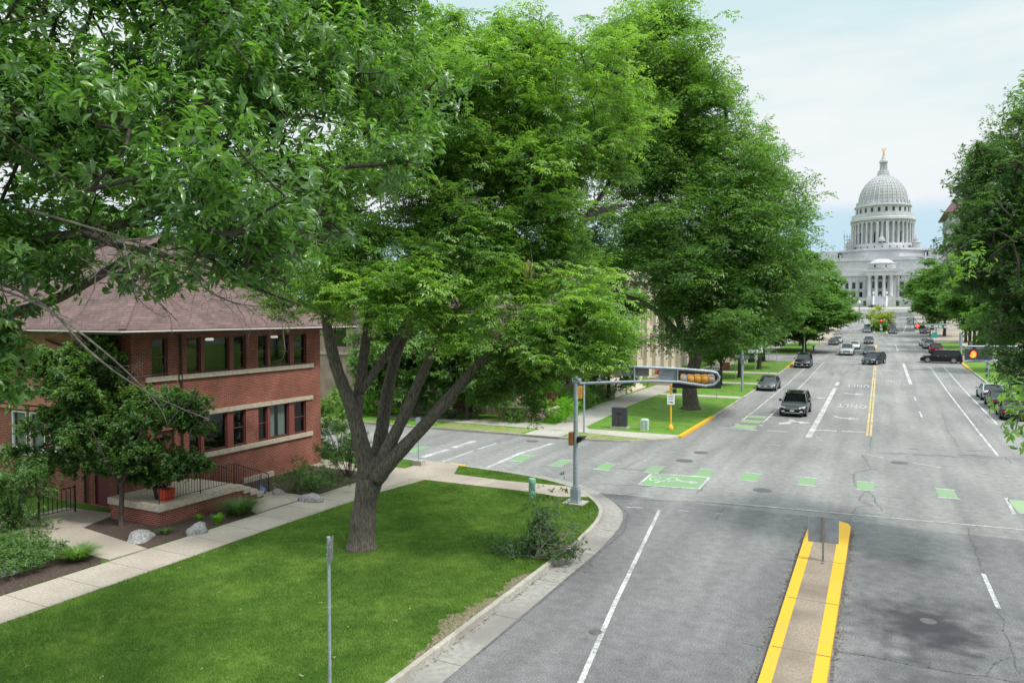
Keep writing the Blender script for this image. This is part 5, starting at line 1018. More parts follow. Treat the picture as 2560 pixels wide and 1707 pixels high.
b.build('ridge_caps', M['shingles'], rf)
b = MB(); b.box(ex0, ex1, ey0, ey1, 7.30, 7.33); b.build('soffit', M['soffit'], H_)
b = MB(); b.box(ex1-.02, ex1+.03, ey0-.03, ey1+.03, 7.24, 7.40); b.box(ex0, ex1-.02, ey0-.03, ey0+.02, 7.24, 7.40); b.box(ex0, ex1-.02, ey1-.02, ey1+.03, 7.24, 7.40); parts(b, 'fascia', M['fascia'], H_)
b = MB(); b.box(ex1+.03, ex1+.13, ey0-.13, ey1+.1, 7.33, 7.39); b.box(ex0, ex1+.03, ey0-.13, ey0-.03, 7.33, 7.39); parts(b, 'gutter', M['gutterm'], H_)
b = MB(); b.box(-37.5, -33.0, 17.6, 18.05, 7.55, 7.70) if 0 else None; b.tube([(-31.6, 19.2, 6.95), (-29.7, 19.2, 6.45)], .05, 5); b.build('bracket', M['fascia'], H_)
# porch
b = MB(); b.box(-26.5, -23.7, 18.42, 22.0, 0, .74)
st = [(22.0+.36*i, .74-.155*i) for i in range(5)]
for i, (y, z) in enumerate(st): b.box(-23.98, -23.7, y, y+.36, 0, z-.10+.02)
b.build('porch_wall', M['brick_red'], H_)
b = MB(); b.box(-26.5, -23.58, 18.30, 22.0, .745, .99)
for i, (y, z) in enumerate(st): b.box(-26.4, -24.0, y, y+.36, 0.0, z+.155+.02); b.box(-24.0, -23.60, y, y+.37, z-.05+.02, z+.16+.02)
parts(b, 'porch_slab', M['stone'], H_)
b = MB(); x = -23.78
def railing(b, P_, top, sp_=.13, r_=.010):
    for a, c in zip(P_[:-1], P_[1:]):
        a = Vector(a); c = Vector(c); b.tube([a+Vector((0, 0, top)), c+Vector((0, 0, top))], .020, 6); b.tube([a+Vector((0, 0, .12)), c+Vector((0, 0, .12))], .014, 5)
        n_ = max(1, int((c-a).length/sp_))
        for i in range(n_+1):
            p = a.lerp(c, i/n_); b.tube([p+Vector((0, 0, .12 if 0 < i < n_ else 0)), p+Vector((0, 0, top))], r_ if 0 < i < n_ else .020, 5)
railing(b, [(-23.78, 18.45, .99), (-23.78, 20.3, .99), (-23.78, 22.0, .99), (-23.78, 23.9, .2)], .88); b.build('porch_railing', M['rail'], H_); b = MB(); railing(b, [(-26.3, 22.0, .99), (-26.3, 23.9, .2)], .88); b.build('porch_railing', M['rail'], H_); b = MB(); b.tube([(-23.78, 23.9, 1.05), (-23.78, 23.95, .15)], .02, 6)
b.build('railing_post', M['rail'], H_)
b = MB(); a = G(270/2.7659, 820/2.7659+1000, .17); c = G(520/2.7659, 765/2.7659+1000, .17); railing(b, [a, c], .98, .16, .014); b.tube([a, a+Vector((0, 0, 1.05))], .035, 6); b.tube([c, c+Vector((0, 0, 1.05))], .035, 6)
own(b, 'iron_railing', M['rail'], 'black iron railing panel beside the basement ramp of the brick house', 'railing')
def onz(x, y, z): d = ray(x, y); t = (z-CAMH)/d.z; return Vector((d.x*t, d.y*t, z))
q = onz(1145/2.7659, 1000+688/2.7659, .99); b = MB(); q.x = -24.05; b.prism([(q.x-.19, q.y-.17), (q.x+.19, q.y-.17), (q.x+.19, q.y+.17), (q.x-.19, q.y+.17)], .99, 1.04); b.add([(q.x+sx*k, q.y+sy*k*.9, z) for (z, k) in ((1.04, .19), (1.44, .24), (1.44, .20), (1.10, .17)) for (sx, sy) in ((-1, -1), (1, -1), (1, 1), (-1, 1))], [(i*4+k, i*4+(k+1) % 4, i*4+4+(k+1) % 4, i*4+4+k) for i in range(3) for k in range(4)]+[(15, 14, 13, 12)][::-1]); own(b, 'plant_pot', M['redpot'], 'square red plastic pot on the brick porch ledge', 'pot')
b = MB(); b.lathe((-24.5, 19.05, .99), [(.17, 0), (.24, .38), (.26, .42), (.26, .46), (.22, .46), (.20, .3), (0, .28)], 18); own(b, 'plant_pot', M['black'], 'round black pot on the porch beside the red one', 'pot', smooth=True)
q = G(1805/2.7659, 660/2.7659+1000, .17); b = MB(); b.lathe(q, [(.08, 0), (.12, .03), (.22, .12), (.25, .22), (.20, .33), (.08, .42), (.04, .5), (.03, .62), (.05, .64), (.025, .68), (.02, .95), (0, .97)], 18); own(b, 'garden_ornament', M['blueglass'], 'blue glazed long-necked garden ornament at the foot of the porch steps', 'ornament', smooth=True)

# ---- plum brick house across the side street
B_ = thing('brick_building', 'plum brick building with pale mortar and stone bands behind the big ash fork', 'building', (-27, 50, 0))
b = MB(); wallholes(b, '-Y', 51.0, .4, -48, -25.5, -.1, 8.2, [(-38, -36.5, 1.5, 3.3), (-34.5, -33, 5.2, 7.0), (-38, -36.5, 5.2, 7), (-30.6, -29.2, 5.2, 7.0), (-30.6, -29.2, 1.5, 3.3), (-43, -41.5, 5.2, 7)])
wallholes(b, '+X', -25.5, .4, 51.4, 66, -.1, 8.2, [(53, 54.6, 1.6, 3.4), (57, 58.6, 1.6, 3.4), (53, 54.6, 5.2, 7), (57, 58.6, 5.2, 7), (61.5, 63, 5.2, 7), (61.5, 63, 1.6, 3.4)]); b.build('wall', M['brick_dark'], B_)
for h in [(-38, -36.5, 1.5, 3.3), (-34.5, -33, 5.2, 7.0), (-38, -36.5, 5.2, 7), (-30.6, -29.2, 5.2, 7.0), (-30.6, -29.2, 1.5, 3.3), (-43, -41.5, 5.2, 7)]: window(B_, '-Y', 51.1, *h, M['frame'], M['pane'])
for h in [(53, 54.6, 1.6, 3.4), (57, 58.6, 1.6, 3.4), (53, 54.6, 5.2, 7), (57, 58.6, 5.2, 7), (61.5, 63, 5.2, 7), (61.5, 63, 1.6, 3.4)]: window(B_, '+X', -25.6, *h, M['frame'], M['pane'])
b = MB(); b.box(-48.1, -25.4, 50.85, 51, 4.5, 4.75); b.box(-25.5, -25.35, 50.85, 66, 4.5, 4.75); b.box(-48.2, -25.2, 50.75, 66, 8.2, 8.5); b.build('stone_band', M['stone'], B_)
b = MB(); b.add([(-48.6, 50.3, 8.5), (-24.9, 50.3, 8.5), (-24.9, 66.5, 8.5), (-48.6, 66.5, 8.5), (-40, 58.4, 11), (-33.5, 58.4, 11)], [(0, 1, 5, 4), (1, 2, 5), (2, 3, 4, 5), (3, 0, 4), (3, 2, 1, 0)]); b.build('roof', M['shingles'], B_)
b = MB(); b.box(-33.4, -31.2, 49.2, 51, 0, 2.4)
for i in range(7): b.box(-31.2+.32*i, -31.2+.32*(i+1), 49.2, 51, 0, 2.2-.3*i)
b.build('stairs', M['brick_dark'], B_)
b = MB(); railing(b, [(-33.3, 49.2, 2.4), (-31.2, 49.2, 2.4), (-29.0, 49.2, .3)], .9, .25, .02); b.build('stair_railing', mat('red_railing', (.35, .03, .04), rough=.5), B_)
b = MB(); b.box(-25.3, -22.0, 49.0, 49.25, -.05, 1.05); b.box(-22.25, -22.0, 49.25, 52.6, -.05, .85); own(b, 'garden_wall', M['brick_dark'], 'low plum brick garden wall behind the lime hedge', 'wall')
gw_ = bpy.data.objects['garden_wall']; b = MB(); b.box(-25.4, -21.9, 48.95, 49.3, 1.05, 1.15); b.box(-22.35, -21.9, 49.3, 52.7, .85, .95); b.build('coping', M['stone'], gw_)
b = MB(); b.box(-23.3, -22.5, 52.9, 53.0, .0, 1.9); own(b, 'garden_gate', M['maroon'], 'maroon board gate at the corner brick wall', 'gate')
# ---- cream stone building
C_ = thing('stone_building', 'cream stone building with tall pilasters behind the street trees', 'building', (-25.5, 78, 0)); x0 = -25.5
b = MB(); hs = []
for i in range(9): y = 80.8+i*3.9; hs += [(y, y+1.5, 2.6, 5.2), (y, y+1.5, 6.6, 9.6)]
wallholes(b, '+X', x0, .5, 78.5, 116, -.1, 13, hs); wallholes(b, '-Y', 78, .5, -48, -25.5, -.1, 13, [(-30, -28.5, 2.6, 5.2), (-34, -32.5, 2.6, 5.2), (-30, -28.5, 6.6, 9.6), (-34, -32.5, 6.6, 9.6)]); b.box(-48, -25.6, 78.6, 116, 12.4, 12.8); b.build('wall', M['cream'], C_)
for h in hs: window(C_, '+X', x0-.25, *h, M['cream'], M['pane'], fw=.12)
for h in [(-30, -28.5, 2.6, 5.2), (-34, -32.5, 2.6, 5.2), (-30, -28.5, 6.6, 9.6), (-34, -32.5, 6.6, 9.6)]: window(C_, '-Y', 78.25, *h, M['cream'], M['pane'], fw=.12)
b = MB()
for i in range(10): y = 78.6+i*3.9; b.box(x0, x0+.45, y, y+1.25, .9, 11.2); b.box(x0, x0+.6, y-.1, y+1.35, 11.2, 11.7); b.box(x0, x0+.6, y-.1, y+1.35, .3, .9)
b.box(x0, x0+.8, 77.4, 116.4, 11.7, 12.3); b.box(-48.2, x0, 77.2, 78, 11.7, 12.3); b.box(-26, -25.5, 77.4, 78, .3, 11.7); parts(b, 'pilaster', M['cream'], C_)
b = MB(); b.box(x0, x0+.15, 78.1, 116, 5.4, 6.3); b.build('spandrel', M['creamdark'], C_)
b = MB()
for i in range(8): b.box(x0-.01, -21.9-.36*i, 70.2, 76.5, .2*i, .2*(i+1))
b.build('entrance_steps', M['cream'], C_)
b = MB(); railing(b, [(-22, 76.3, .3), (-24.7, 76.3, 1.7)], .9, .5, .015); b.build('handrail', M['rail'], C_)
b = MB(); b.box(-24.9, -22.2, 66.2, 69.4, .1, .8); own(b, 'raised_planter', M['cream'], 'long low stone planter beside the far walk', 'planter')
b = MB(); b.box(-22.8, -19.9, 79.6, 80.2, .1, 1.1); b.box(-22.8, -22.2, 80.2, 84, .1, 1.1); b.box(-20.5, -19.9, 80.2, 84, .1, 1.1); own(b, 'stone_planter', M['cream'], 'square cream planter wall of red flowers beside the entrance steps', 'planter')
shrub('red_flowers', 'red flowering shrubs in the planter by the cream building', 'flowers', (-21.4, 81.0, .9), (1.35, 1.0, .5), 150, SS, 'leaf_red', per=3, scale=(1.3, 2.1))
# low white wall and red brick post by the car park
b = MB(); b.box(-40, -17.6, 113, 113.4, .5, 1.7); own(b, 'low_wall', M['cream'], 'low pale wall in front of the car park before the second junction', 'wall')
b = MB(); b.box(-19.2, -18.0, 100.8, 101.4, .2, 1.6); own(b, 'brick_pier', M['brick_red'], 'small red brick pier beside the left pavement', 'pier')
b = MB(); b.box(14, 40, 152, 152.4, 1.2, 3.2); own(b, 'pink_wall', M['cream'], 'pale pinkish wall behind the black estate car on the right', 'wall')
b = MB(); wallholes(b, '-X', 26, .4, 152.8, 185, 1, 11, [(156, 158, 3, 5), (162, 164, 3, 5), (156, 158, 7, 9), (162, 164, 7, 9)]); b.box(26, 44, 152.6, 152.8, 1, 11); b.box(26.4, 44, 152.8, 185, 10.6, 11); q = thing('flat_building', 'pale flat-roofed building behind the trees on the right', 'building', (26, 153, 1)); b.build('wall', M['cream'], q)
for h in [(156, 158, 3, 5), (162, 164, 3, 5), (156, 158, 7, 9), (162, 164, 7, 9)]: window(q, '-X', 26.1, *h, M['frame'], M['pane'])
# ---- tower block right of the dome
T_ = thing('tower_block', 'tall tower block with dark overhanging roof edge at the right of the dome', 'building', (20, 300, 8)); b = MB(); b.box(20.6, 46, 300, 330, 5, 43.5); b.build('wall', mat('tower_concrete', (.42, .40, .42), (.50, .48, .50), .6, .8), T_)
b = MB(); b.add([(19.0, 298.5, 43.5), (48, 298.5, 43.5), (48, 332, 43.5), (19.0, 332, 43.5), (22, 301, 48), (45, 301, 48), (45, 329, 48), (22, 329, 48)], [(3, 2, 1, 0), (4, 5, 6, 7), (0, 1, 5, 4), (1, 2, 6, 5), (2, 3, 7, 6), (3, 0, 4, 7)]); b.build('roof', mat('plum_roof', (.16, .085, .095), rough=.8), T_)
for z in range(10, 43, 4):
    for y in range(303, 328, 5): b = MB(); b.box(20.5, 20.6, y, y+3, z, z+2.2); b.build('window', M['pane'], T_)

# ================================================================ THE DOMED CAPITOL
DY = 450.0; ax = PY(2205.5, 600, DY).x
def zz(v): return 104.9-.0639*v
K = thing('domed_capitol', 'white granite capitol with grey ribbed dome and golden statue at the end of the avenue', 'building', (ax, DY, 11.5))
cc = (ax, DY, 0)
def ring(prof, name, m, n=64, smooth=True): b = MB(); b.lathe(cc, prof, n); return b.build(name, m, K, smooth=smooth)
dome = [(13.25, zz(572))]
for v, r_ in ((555, 205), (530, 203), (505, 197), (480, 188), (455, 175), (430, 158), (405, 137), (385, 115), (368, 90), (356, 68), (345, 52), (335, 50)): dome.append((r_*.0639, zz(v)))
dm = ring(dome+[(0, zz(335))], 'dome', M['granite_dome'], 96)
b = MB()
for k in range(32):
    a = 2*math.pi*k/32+.03; P_ = [(ax+(r_+.08)*math.cos(a), DY+(r_+.08)*math.sin(a), z) for r_, z in dome]; b.tube(P_, [.30*(.35+.65*r_/13.2) for r_, z in dome], 5)
parts(b, 'rib', M['granite'], dm, smooth=True)
b = MB()
for i in range(1, len(dome)-1):
    r_, z = dome[i]; b.lathe(cc, [(r_+.02, z-.12), (r_+.14, z-.08), (r_+.14, z+.08), (r_-.1, z+.12)], 96)
b.build('course', M['granite_dome'], dm)
def pr_(l): return [(r_*.0639, zz(v)) for r_, v in l]
ring(pr_([(238, 612), (238, 604), (222, 598), (222, 590), (213, 585), (213, 575), (205, 570), (0, 570)]), 'dome_base', M['granite'])
b = MB()
for k in range(32):
    a = 2*math.pi*k/32; b.obox((ax+14.2*math.cos(a), DY+14.2*math.sin(a), zz(583)), .9, 1.0, 1.7, a)
parts(b, 'garland_block', M['granite'], K)
att = ring(pr_([(236, 690), (232, 685), (232, 622), (246, 618), (246, 606), (236, 604), (0, 604)]), 'attic_ring', M['granite'])
for k in range(24):
    a = 2*math.pi*(k+.5)/24
    if math.sin(a) < .35:
        b = MB(); b.obox((ax+14.86*math.cos(a), DY+14.86*math.sin(a), zz(650)), .22, 1.25, 2.1, a); b.build('window', M['pane'], att)
ring(pr_([(266, 755), (266, 740), (280, 735), (280, 718), (268, 712), (268, 680), (264, 680), (264, 700), (232, 702)]), 'drum_cornice', M['granite'])
b = MB()
for k in range(72):
    a = 2*math.pi*k/72; b.obox((ax+17.35*math.cos(a), DY+17.35*math.sin(a), zz(744)), .5, .6, .5, a)
b.build('dentils', M['granite_dome'], K)
dr = ring(pr_([(222, 935), (222, 750)]), 'drum', M['granite'])
for k in range(36):
    a = 2*math.pi*k/36+math.pi/2
    if math.sin(a) < .4:
        q = MB(); c = (ax+16.6*math.cos(a), DY+16.6*math.sin(a), 0); q.lathe(c, pr_([(14, 935), (14, 928)])+[(.72, zz(926)), (.60, zz(770)), (.85, zz(764)), (.95, zz(752)), (0, zz(752))], 12); q.build('column', M['granite'], K, smooth=True)
        a2 = a+math.pi/36
        if k % 2 == 0:
            q = MB(); c = Vector((ax+14.25*math.cos(a2), DY+14.25*math.sin(a2), 0)); q.obox((c.x, c.y, zz(880)), .3, 1.35, 5.0, a2); q.lathe((c.x-.1*math.cos(a2), c.y-.1*math.sin(a2), zz(842)), [(.68, -.1), (.6, .3), (.4, .55), (0, .68)], 12); q.build('window', M['pane'], dr)
for sgn in (-1, 1):      # paired piers framing the front panel
    b = MB(); b.box(ax-1.1+sgn*2.6, ax+1.1+sgn*2.6, DY-17.6, DY-14, zz(935), zz(752)) if 0 else b.box(ax+sgn*2.4-.5, ax+sgn*2.4+.5, DY-17.6, DY-13.5, zz(935), zz(752)); b.build('pier', M['granite'], K)
b = MB(); b.box(ax-2, ax+2, DY-15.2, DY-13.5, zz(935), zz(752)); b.build('front_panel', M['granite'], K)
b = MB(); b.lathe((ax-.3, DY-16.6, zz(920)), [(2.4, 0), (2.2, 1), (1.5, 2), (1.0, 3), (.75, 4.2), (.5, 5.2), (.55, 5.7), (.3, 6.3), (0, 6.5)], 9); b.build('statue_group', M['granite_dome'], K)
bs = ring(pr_([(282, 990), (282, 945), (275, 940), (275, 930), (0, 930)]), 'drum_base', M['granite'])
for k in range(28):
    a = 2*math.pi*k/28+math.pi/2
    if math.sin(a) < .3: q = MB(); q.obox((ax+18.0*math.cos(a), DY+18.0*math.sin(a), zz(962)), .2, .5, .9, a); q.build('window', M['pane'], bs)
# lantern and statue
ring(pr_([(52, 345), (52, 330), (50, 328), (50, 312), (42, 310), (42, 300), (0, 300)]), 'lantern_base', M['granite'], 32)
for k in range(8):
    a = math.pi/8+k*math.pi/4; q = MB(); q.lathe((ax+1.95*math.cos(a), DY+1.95*math.sin(a), 0), [(.30, zz(300)), (.24, zz(244)), (.32, zz(240)), (0, zz(240))], 8); q.build('lantern_column', M['granite'], K, smooth=True)
ring([(1.45, zz(300)), (1.45, zz(240))], 'lantern_core', M['granite_dome'], 24)
ring(pr_([(33, 240), (38, 236), (38, 226), (30, 224), (30, 218), (22, 212), (20, 198), (14, 190), (12, 180), (0, 178)]), 'lantern_cap', M['granite'], 32)
stt = MB(); stt.lathe((ax, DY, 0), pr_([(8, 180), (9, 176), (8, 160), (7, 148), (8, 140), (5, 135), (4, 131), (5, 127), (4, 120), (0, 117)]), 12); stt.tube([(ax+.4, DY, zz(140)), (ax+.95, DY, zz(130)), (ax+1.0, DY, zz(112))], .16, 6); stt.tube([(ax-.4, DY, zz(140)), (ax-.85, DY, zz(133)), (ax-.9, DY, zz(118))], .16, 6); stt.lathe((ax-.9, DY, zz(114)), [(0, -.3), (.3, 0), (0, .3)], 8); stt.build('golden_statue', M['gold'], K, smooth=True)
# square base, wings, porticos
b = MB(); s_ = 22.5; b.prism([(ax-s_, DY-9), (ax-9, DY-s_), (ax+9, DY-s_), (ax+s_, DY-9), (ax+s_, DY+9), (ax+9, DY+s_), (ax-9, DY+s_), (ax-s_, DY+9)], zz(1100), zz(988)); b.prism([(ax-s_-1, DY-9.5), (ax-9.5, DY-s_-1), (ax+9.5, DY-s_-1), (ax+s_+1, DY-9.5), (ax+s_+1, DY+9.5), (ax+9.5, DY+s_+1), (ax-9.5, DY+s_+1), (ax-s_-1, DY+9.5)], zz(995), zz(978)); b.build('crossing_base', M['granite'], K)
for sx in (-1, 1):
    for sy in (-1, 1):
        b = MB(); c = (ax+sx*17.6, DY+sy*6-6, 0); b.lathe(c, pr_([(34, 985), (34, 940), (38, 936), (38, 930), (26, 926), (22, 905), (14, 895), (5, 880), (0, 865)]), 12); b.build('corner_pavilion', M['granite_dome'], K)
b = MB()
for sx in (-1, 1):
    b.box(ax+sx*22, ax+sx*62, DY-11, DY+11, 11, zz(1090)); b.box(ax+sx*21.5, ax+sx*63, DY-11.6, DY+11.6, zz(1100), zz(1082)); b.box(ax+sx*21.5, ax+sx*40, DY-10.8, DY+10.8, zz(1075), zz(982)) 
    b.box(ax+sx*12, ax+sx*24, DY-20, DY-6, 11, zz(1078)); b.box(ax+sx*10, ax+sx*25, DY-20.6, DY-6, zz(1100), zz(1086))
parts(b, 'side_wing', M['granite'], K)
b = MB(); b.add([(ax-19, DY-12, zz(1040)), (ax+19, DY-12, zz(1040)), (ax+27, DY-18, zz(1070)), (ax-27, DY-18, zz(1070))], [(0, 1, 2, 3)][::-1]); b.build('lead_roof', mat('lead_roof', (.26, .26, .29), rough=.6), K)
for o_ in list(K.children):
    if not o_.name.startswith('side_wing'): o_.scale = (.895, .895, 1)
# front wing towards the avenue; measured on its own plane
FY = 408.0
def fx(x, v): q = PY(2050+x/3.408, 340+v/3.408, FY); return q
def fz(v): return fx(530, v).z
cx_ = ax; g0 = fz(1455)-.5
b = MB(); hw = (fx(645, 1200).x-fx(395, 1200).x)/2
b.box(cx_-hw, cx_+hw, FY+2.5, DY-20, g0-1.5, fz(1125)); b.build('front_wing', M['granite'], K)
b = MB(); b.box(cx_-hw-.5, cx_+hw+.5, FY-1.0, FY+6, fz(1185), fz(1135)); b.box(cx_-hw-.9, cx_+hw+.9, FY-1.4, FY+6, fz(1150), fz(1135)); b.lathe((cx_, FY+6, 0), [(hw-.3, fz(1135)), (hw-.3, fz(1085)), (hw-.1, fz(1083)), (hw-.1, fz(1075)), (hw-1.2, fz(1070)), (hw-2.2, fz(1052)), (hw-3.8, fz(1042)), (0, fz(1038))], 32); b.build('entablature', M['granite'], K)
b = MB(); b.box(ax-26, ax+26, FY+12, DY-8, 14, zz(1062)); b.build('link_block', M['granite'], K)
for i, x in enumerate((420, 478, 545, 606)):
    q = MB(); c = fx(x, 1300); q.lathe((c.x, FY, 0), [(.95, fz(1362)), (.95, fz(1356)), (.78, fz(1352)), (.66, fz(1205)), (.95, fz(1196)), (1.0, fz(1186)), (0, fz(1186))], 14); q.build('portico_column', M['granite'], K, smooth=True)
q = MB(); q.box(cx_-hw, cx_+hw, FY-1.2, FY+2.5, g0-1.5, fz(1362)); q.build('podium', M['granite'], K)
def archwin(x0, x1, v0, v1, pl, nm='window'):
    a = PY(2050+x0/3.408, 340+v0/3.408, pl); c = PY(2050+x1/3.408, 340+v1/3.408, pl); w_ = c.x-a.x; q = MB(); q.box(a.x, c.x, pl-.06, pl+.05, c.z, a.z-w_/2)
    k = 10; m_ = (a.x+c.x)/2; vs = [(m_+w_/2*math.cos(math.pi*i/k), pl-.06, a.z-w_/2+w_/2*math.sin(math.pi*i/k)) for i in range(k+1)]; q.add(vs, [tuple(range(k+1))[::-1]]); q.build(nm, M['pane'], K)
for x0, x1 in ((445, 466), (498, 527), (556, 573)): archwin(x0, x1, 1236, 1292, FY+2.42)
for x0, x1, v0, v1 in ((445, 466, 1190, 1215), (498, 530, 1190, 1215), (556, 575, 1190, 1215), (498, 525, 1322, 1372), (458, 468, 1330, 1360), (565, 575, 1330, 1360), (460, 474, 1095, 1112), (508, 522, 1095, 1112), (555, 568, 1095, 1112)):
    pl = FY+2.42 if v0 > 1150 else FY+6-hw+.62; a = PY(2050+x0/3.408, 340+v0/3.408, pl); c = PY(2050+x1/3.408, 340+v1/3.408, pl); q = MB(); q.box(a.x, c.x, pl-.06, pl+.05, c.z, a.z); q.build('window', M['pane'], K)
b = MB(); w2 = 12; b.box(cx_+hw, cx_+hw+w2, FY+10, DY-15, g0-1.5, fz(1125)); b.box(cx_-hw-w2, cx_-hw, FY+10, DY-15, g0-1.5, fz(1125)); b.box(cx_+hw, cx_+hw+w2+.4, FY+9.5, DY-15, fz(1180), fz(1165)); b.box(cx_-hw-w2-.4, cx_-hw, FY+9.5, DY-15, fz(1180), fz(1165)); b.box(cx_+hw, cx_+hw+w2-5, FY-.4, FY+10, g0-1.5, fz(1375)); b.box(cx_-hw-w2+5, cx_-hw, FY-.4, FY+10, g0-1.5, fz(1375)); parts(b, 'flank', M['granite'], K)
for x0, x1, v0, v1, pl in ((668, 676, 1190, 1208, FY+9.94), (682, 692, 1190, 1208, FY+9.94), (630, 672, 1402, 1440, FY-.46), (370, 392, 1402, 1440, FY-.46)):
    a = PY(2050+x0/3.408, 340+v0/3.408, pl); c = PY(2050+x1/3.408, 340+v1/3.408, pl); q = MB(); q.box(a.x, c.x, pl-.06, pl+.05, c.z, a.z); q.build('window', M['pane'], K)
archwin(668, 684, 1232, 1290, FY+9.94); archwin(668, 684, 1315, 1360, FY+9.94)
b = MB(); n_ = 22; xa, xb = fx(462, 1400).x, fx(562, 1400).x; zt0 = fz(1375)
for i in range(n_): b.box(xa, xb, FY-1.2-.5*(i+1), FY-1.2-.5*i, g0-2, zt0-(zt0-g0)*(i+1)/n_)
b.build('great_steps', M['granite'], K)
b = MB()
for x in (xa-.55, xb): b.add([(x, FY-1.2, g0-2), (x+.55, FY-1.2, g0-2), (x+.55, FY-10, g0-2), (x, FY-10, g0-2), (x, FY-1.2, zt0+1.0), (x+.55, FY-1.2, zt0+1.0), (x+.55, FY-10, g0+.6), (x, FY-10, g0+.6)], [(3, 2, 1, 0)[::-1], (4, 5, 6, 7)[::-1], (0, 1, 5, 4)[::-1], (1, 2, 6, 5)[::-1], (2, 3, 7, 6)[::-1], (3, 0, 4, 7)[::-1]])
parts(b, 'stair_wall', M['sign_white'], K)
for x in (456, 568): c = fx(x, 1360); q = MB(); q.lathe((c.x, FY-3, 0), [(.35, fz(1385)), (.12, fz(1380)), (.12, fz(1345)), (.4, fz(1343)), (.45, fz(1330)), (0, fz(1322))], 8); q.build('entrance_lamp', M['sign_white'], K)
# string courses, cornices and window rows on the flanks and wings
b = MB()
for sx in (-1, 1):
    xa, xb = sorted((cx_+sx*(hw+.02), cx_+sx*(hw+w2+.25)))
    for v_ in (1225, 1300, 1372): b.box(xa, xb, FY+9.7, FY+10.1, fz(v_)-.15, fz(v_)+.15)
    for k in range(4): x_ = cx_+sx*(hw+1.2+k*3.3); b.box(x_-.45, x_+.45, FY+9.6, FY+10.1, fz(1372), fz(1185))
    xa, xb = sorted((ax+sx*21.4, ax+sx*62.6))
    for v_ in (1115, 1175, 1300, 1370): b.box(xa, xb, DY-11.4, DY-10.9, zz(v_)-.2, zz(v_)+.2)
    for v_ in (1396, 1412, 1428, 1444): xa, xb = sorted((cx_+sx*(hw+.02), cx_+sx*(hw+w2-5))); b.box(xa, xb, FY-.55, FY-.3, fz(v_)-.09, fz(v_)+.09)
b.box(ax-26.2, ax+26.2, FY+11.6, FY+12.1, zz(1085)-.3, zz(1085)+.3); parts(b, 'string_course', M['granite'], K)
for sx in (-1, 1):
    for k in range(3):
        x_ = cx_+sx*(hw+2.85+k*3.3)
        for (va, vb) in ((1236, 1290), (1318, 1362)): q = MB(); q.box(x_-.7, x_+.7, FY+9.92, FY+10.05, fz(vb), fz(va)); q.build('window', M['pane'], K)
    for k in range(9):
        x_ = ax+sx*(25+k*4.2)
        for (va, vb) in ((1130, 1165), (1195, 1285), (1320, 1362)): q = MB(); q.box(x_-.8, x_+.8, DY-11.1, DY-10.98, zz(vb), zz(va)); q.build('window', M['pane'], K)
# scaffold at the left shoulder of the dome
b = MB(); 
for x in (0, 1.4, 2.8):
    for y in (0, 1.6): b.tube([(ax-18+x, DY-18+y, zz(985)), (ax-18+x, DY-18+y, zz(850))], .10, 4)
for z in (zz(960), zz(930), zz(900), zz(870)):
    b.tube([(ax-18, DY-18, z), (ax-15.2, DY-18, z)], .10, 4); b.tube([(ax-18, DY-16.4, z), (ax-15.2, DY-16.4, z)], .10, 4)
b.tube([(ax-18.2, DY-18, zz(900)), (ax-18.2, DY-18, zz(820))], .07, 4); own(b, 'scaffold', M['galv_dark'], 'thin scaffolding on the left shoulder of the dome drum', 'scaffold')
# park steps in front, walls, plaza
b = MB(); 
for i in range(14): b.box(-17.5, -11.2, 262+i*3.0, 330, zt(262)-1, zt(262)+.2+i*.30)
own(b, 'stone_steps', M['cream'], 'broad beige stone steps climbing left of the far carriageway', 'steps')
b = MB(); b.box(-11.2, -10.6, 262, 350, 4, 8.3); own(b, 'stair_side_wall', M['granite'], 'white side wall of the beige stone steps', 'wall')
b = MB(); b.strip(-40, 40, 360, 400, .05, .3); struct(b, 'plaza', M['walkfar'])

# ================================================================ STREET FURNITURE
Z = Vector((0, 0, 1))
# mast-arm pole at the near left corner
PB = G(1905/2.7659+750, 1400/2.7659+750, .14)
sp_ = thing('signal_pole', 'galvanised mast-arm signal pole at the near left corner of the junction', 'signal pole', PB)
b = MB(); b.box(PB.x-.45, PB.x+.45, PB.y-.4, PB.y+.4, PB.z-.02, PB.z+.05); b.build('footing', M['concrete'], sp_)
b = MB(); b.box(PB.x-.17, PB.x+.17, PB.y-.17, PB.y+.17, PB.z+.05, PB.z+.62); b.box(PB.x-.21, PB.x+.21, PB.y-.21, PB.y+.21, PB.z+.05, PB.z+.11); b.box(PB.x-.14, PB.x+.14, PB.y-.14, PB.y+.14, PB.z+.62, PB.z+.70); b.build('transformer_base', M['galv'], sp_)
b = MB(); b.tube([PB+Z*.7, PB+Z*3, PB+Z*5.35], [.105, .095, .085], 14); b.lathe(PB+Z*5.35, [(.10, 0), (.10, .04), (0, .09)], 12); b.sm = True; b.build('pole', M['galv'], sp_)
def armp(mx_, my_, t): # point above ground line pole -> arm end
    return None
A0 = PB+Z*5.1; AE = W(1655, 870, 30.2)
ad_ = (Vector((AE.x, AE.y, 0))-Vector((A0.x, A0.y, 0))); ad_len = ad_.length; ad_.normalize()
def onarm(mx_, my_):      # point in the arm's vertical plane on the ray through a picture point
    d = ray(mx_*1.0884, my_*1.0884); nrm = Vector((-ad_.y, ad_.x, 0)); t = nrm.dot(Vector((A0.x, A0.y, 0)))/nrm.dot(Vector((d.x, d.y, 0))); return Vector((d.x*t, d.y*t, CAMH+d.z*t))
lo_ = [onarm(*p) for p in ((1327, 880), (1400, 877), (1500, 874), (1560, 876), (1620, 885), (1640, 882), (1650, 872), (1652, 864), (1646, 855), (1632, 852))]
up_ = [onarm(*p) for p in ((1632, 852), (1560, 846), (1450, 841), (1375, 836), (1352, 838))]
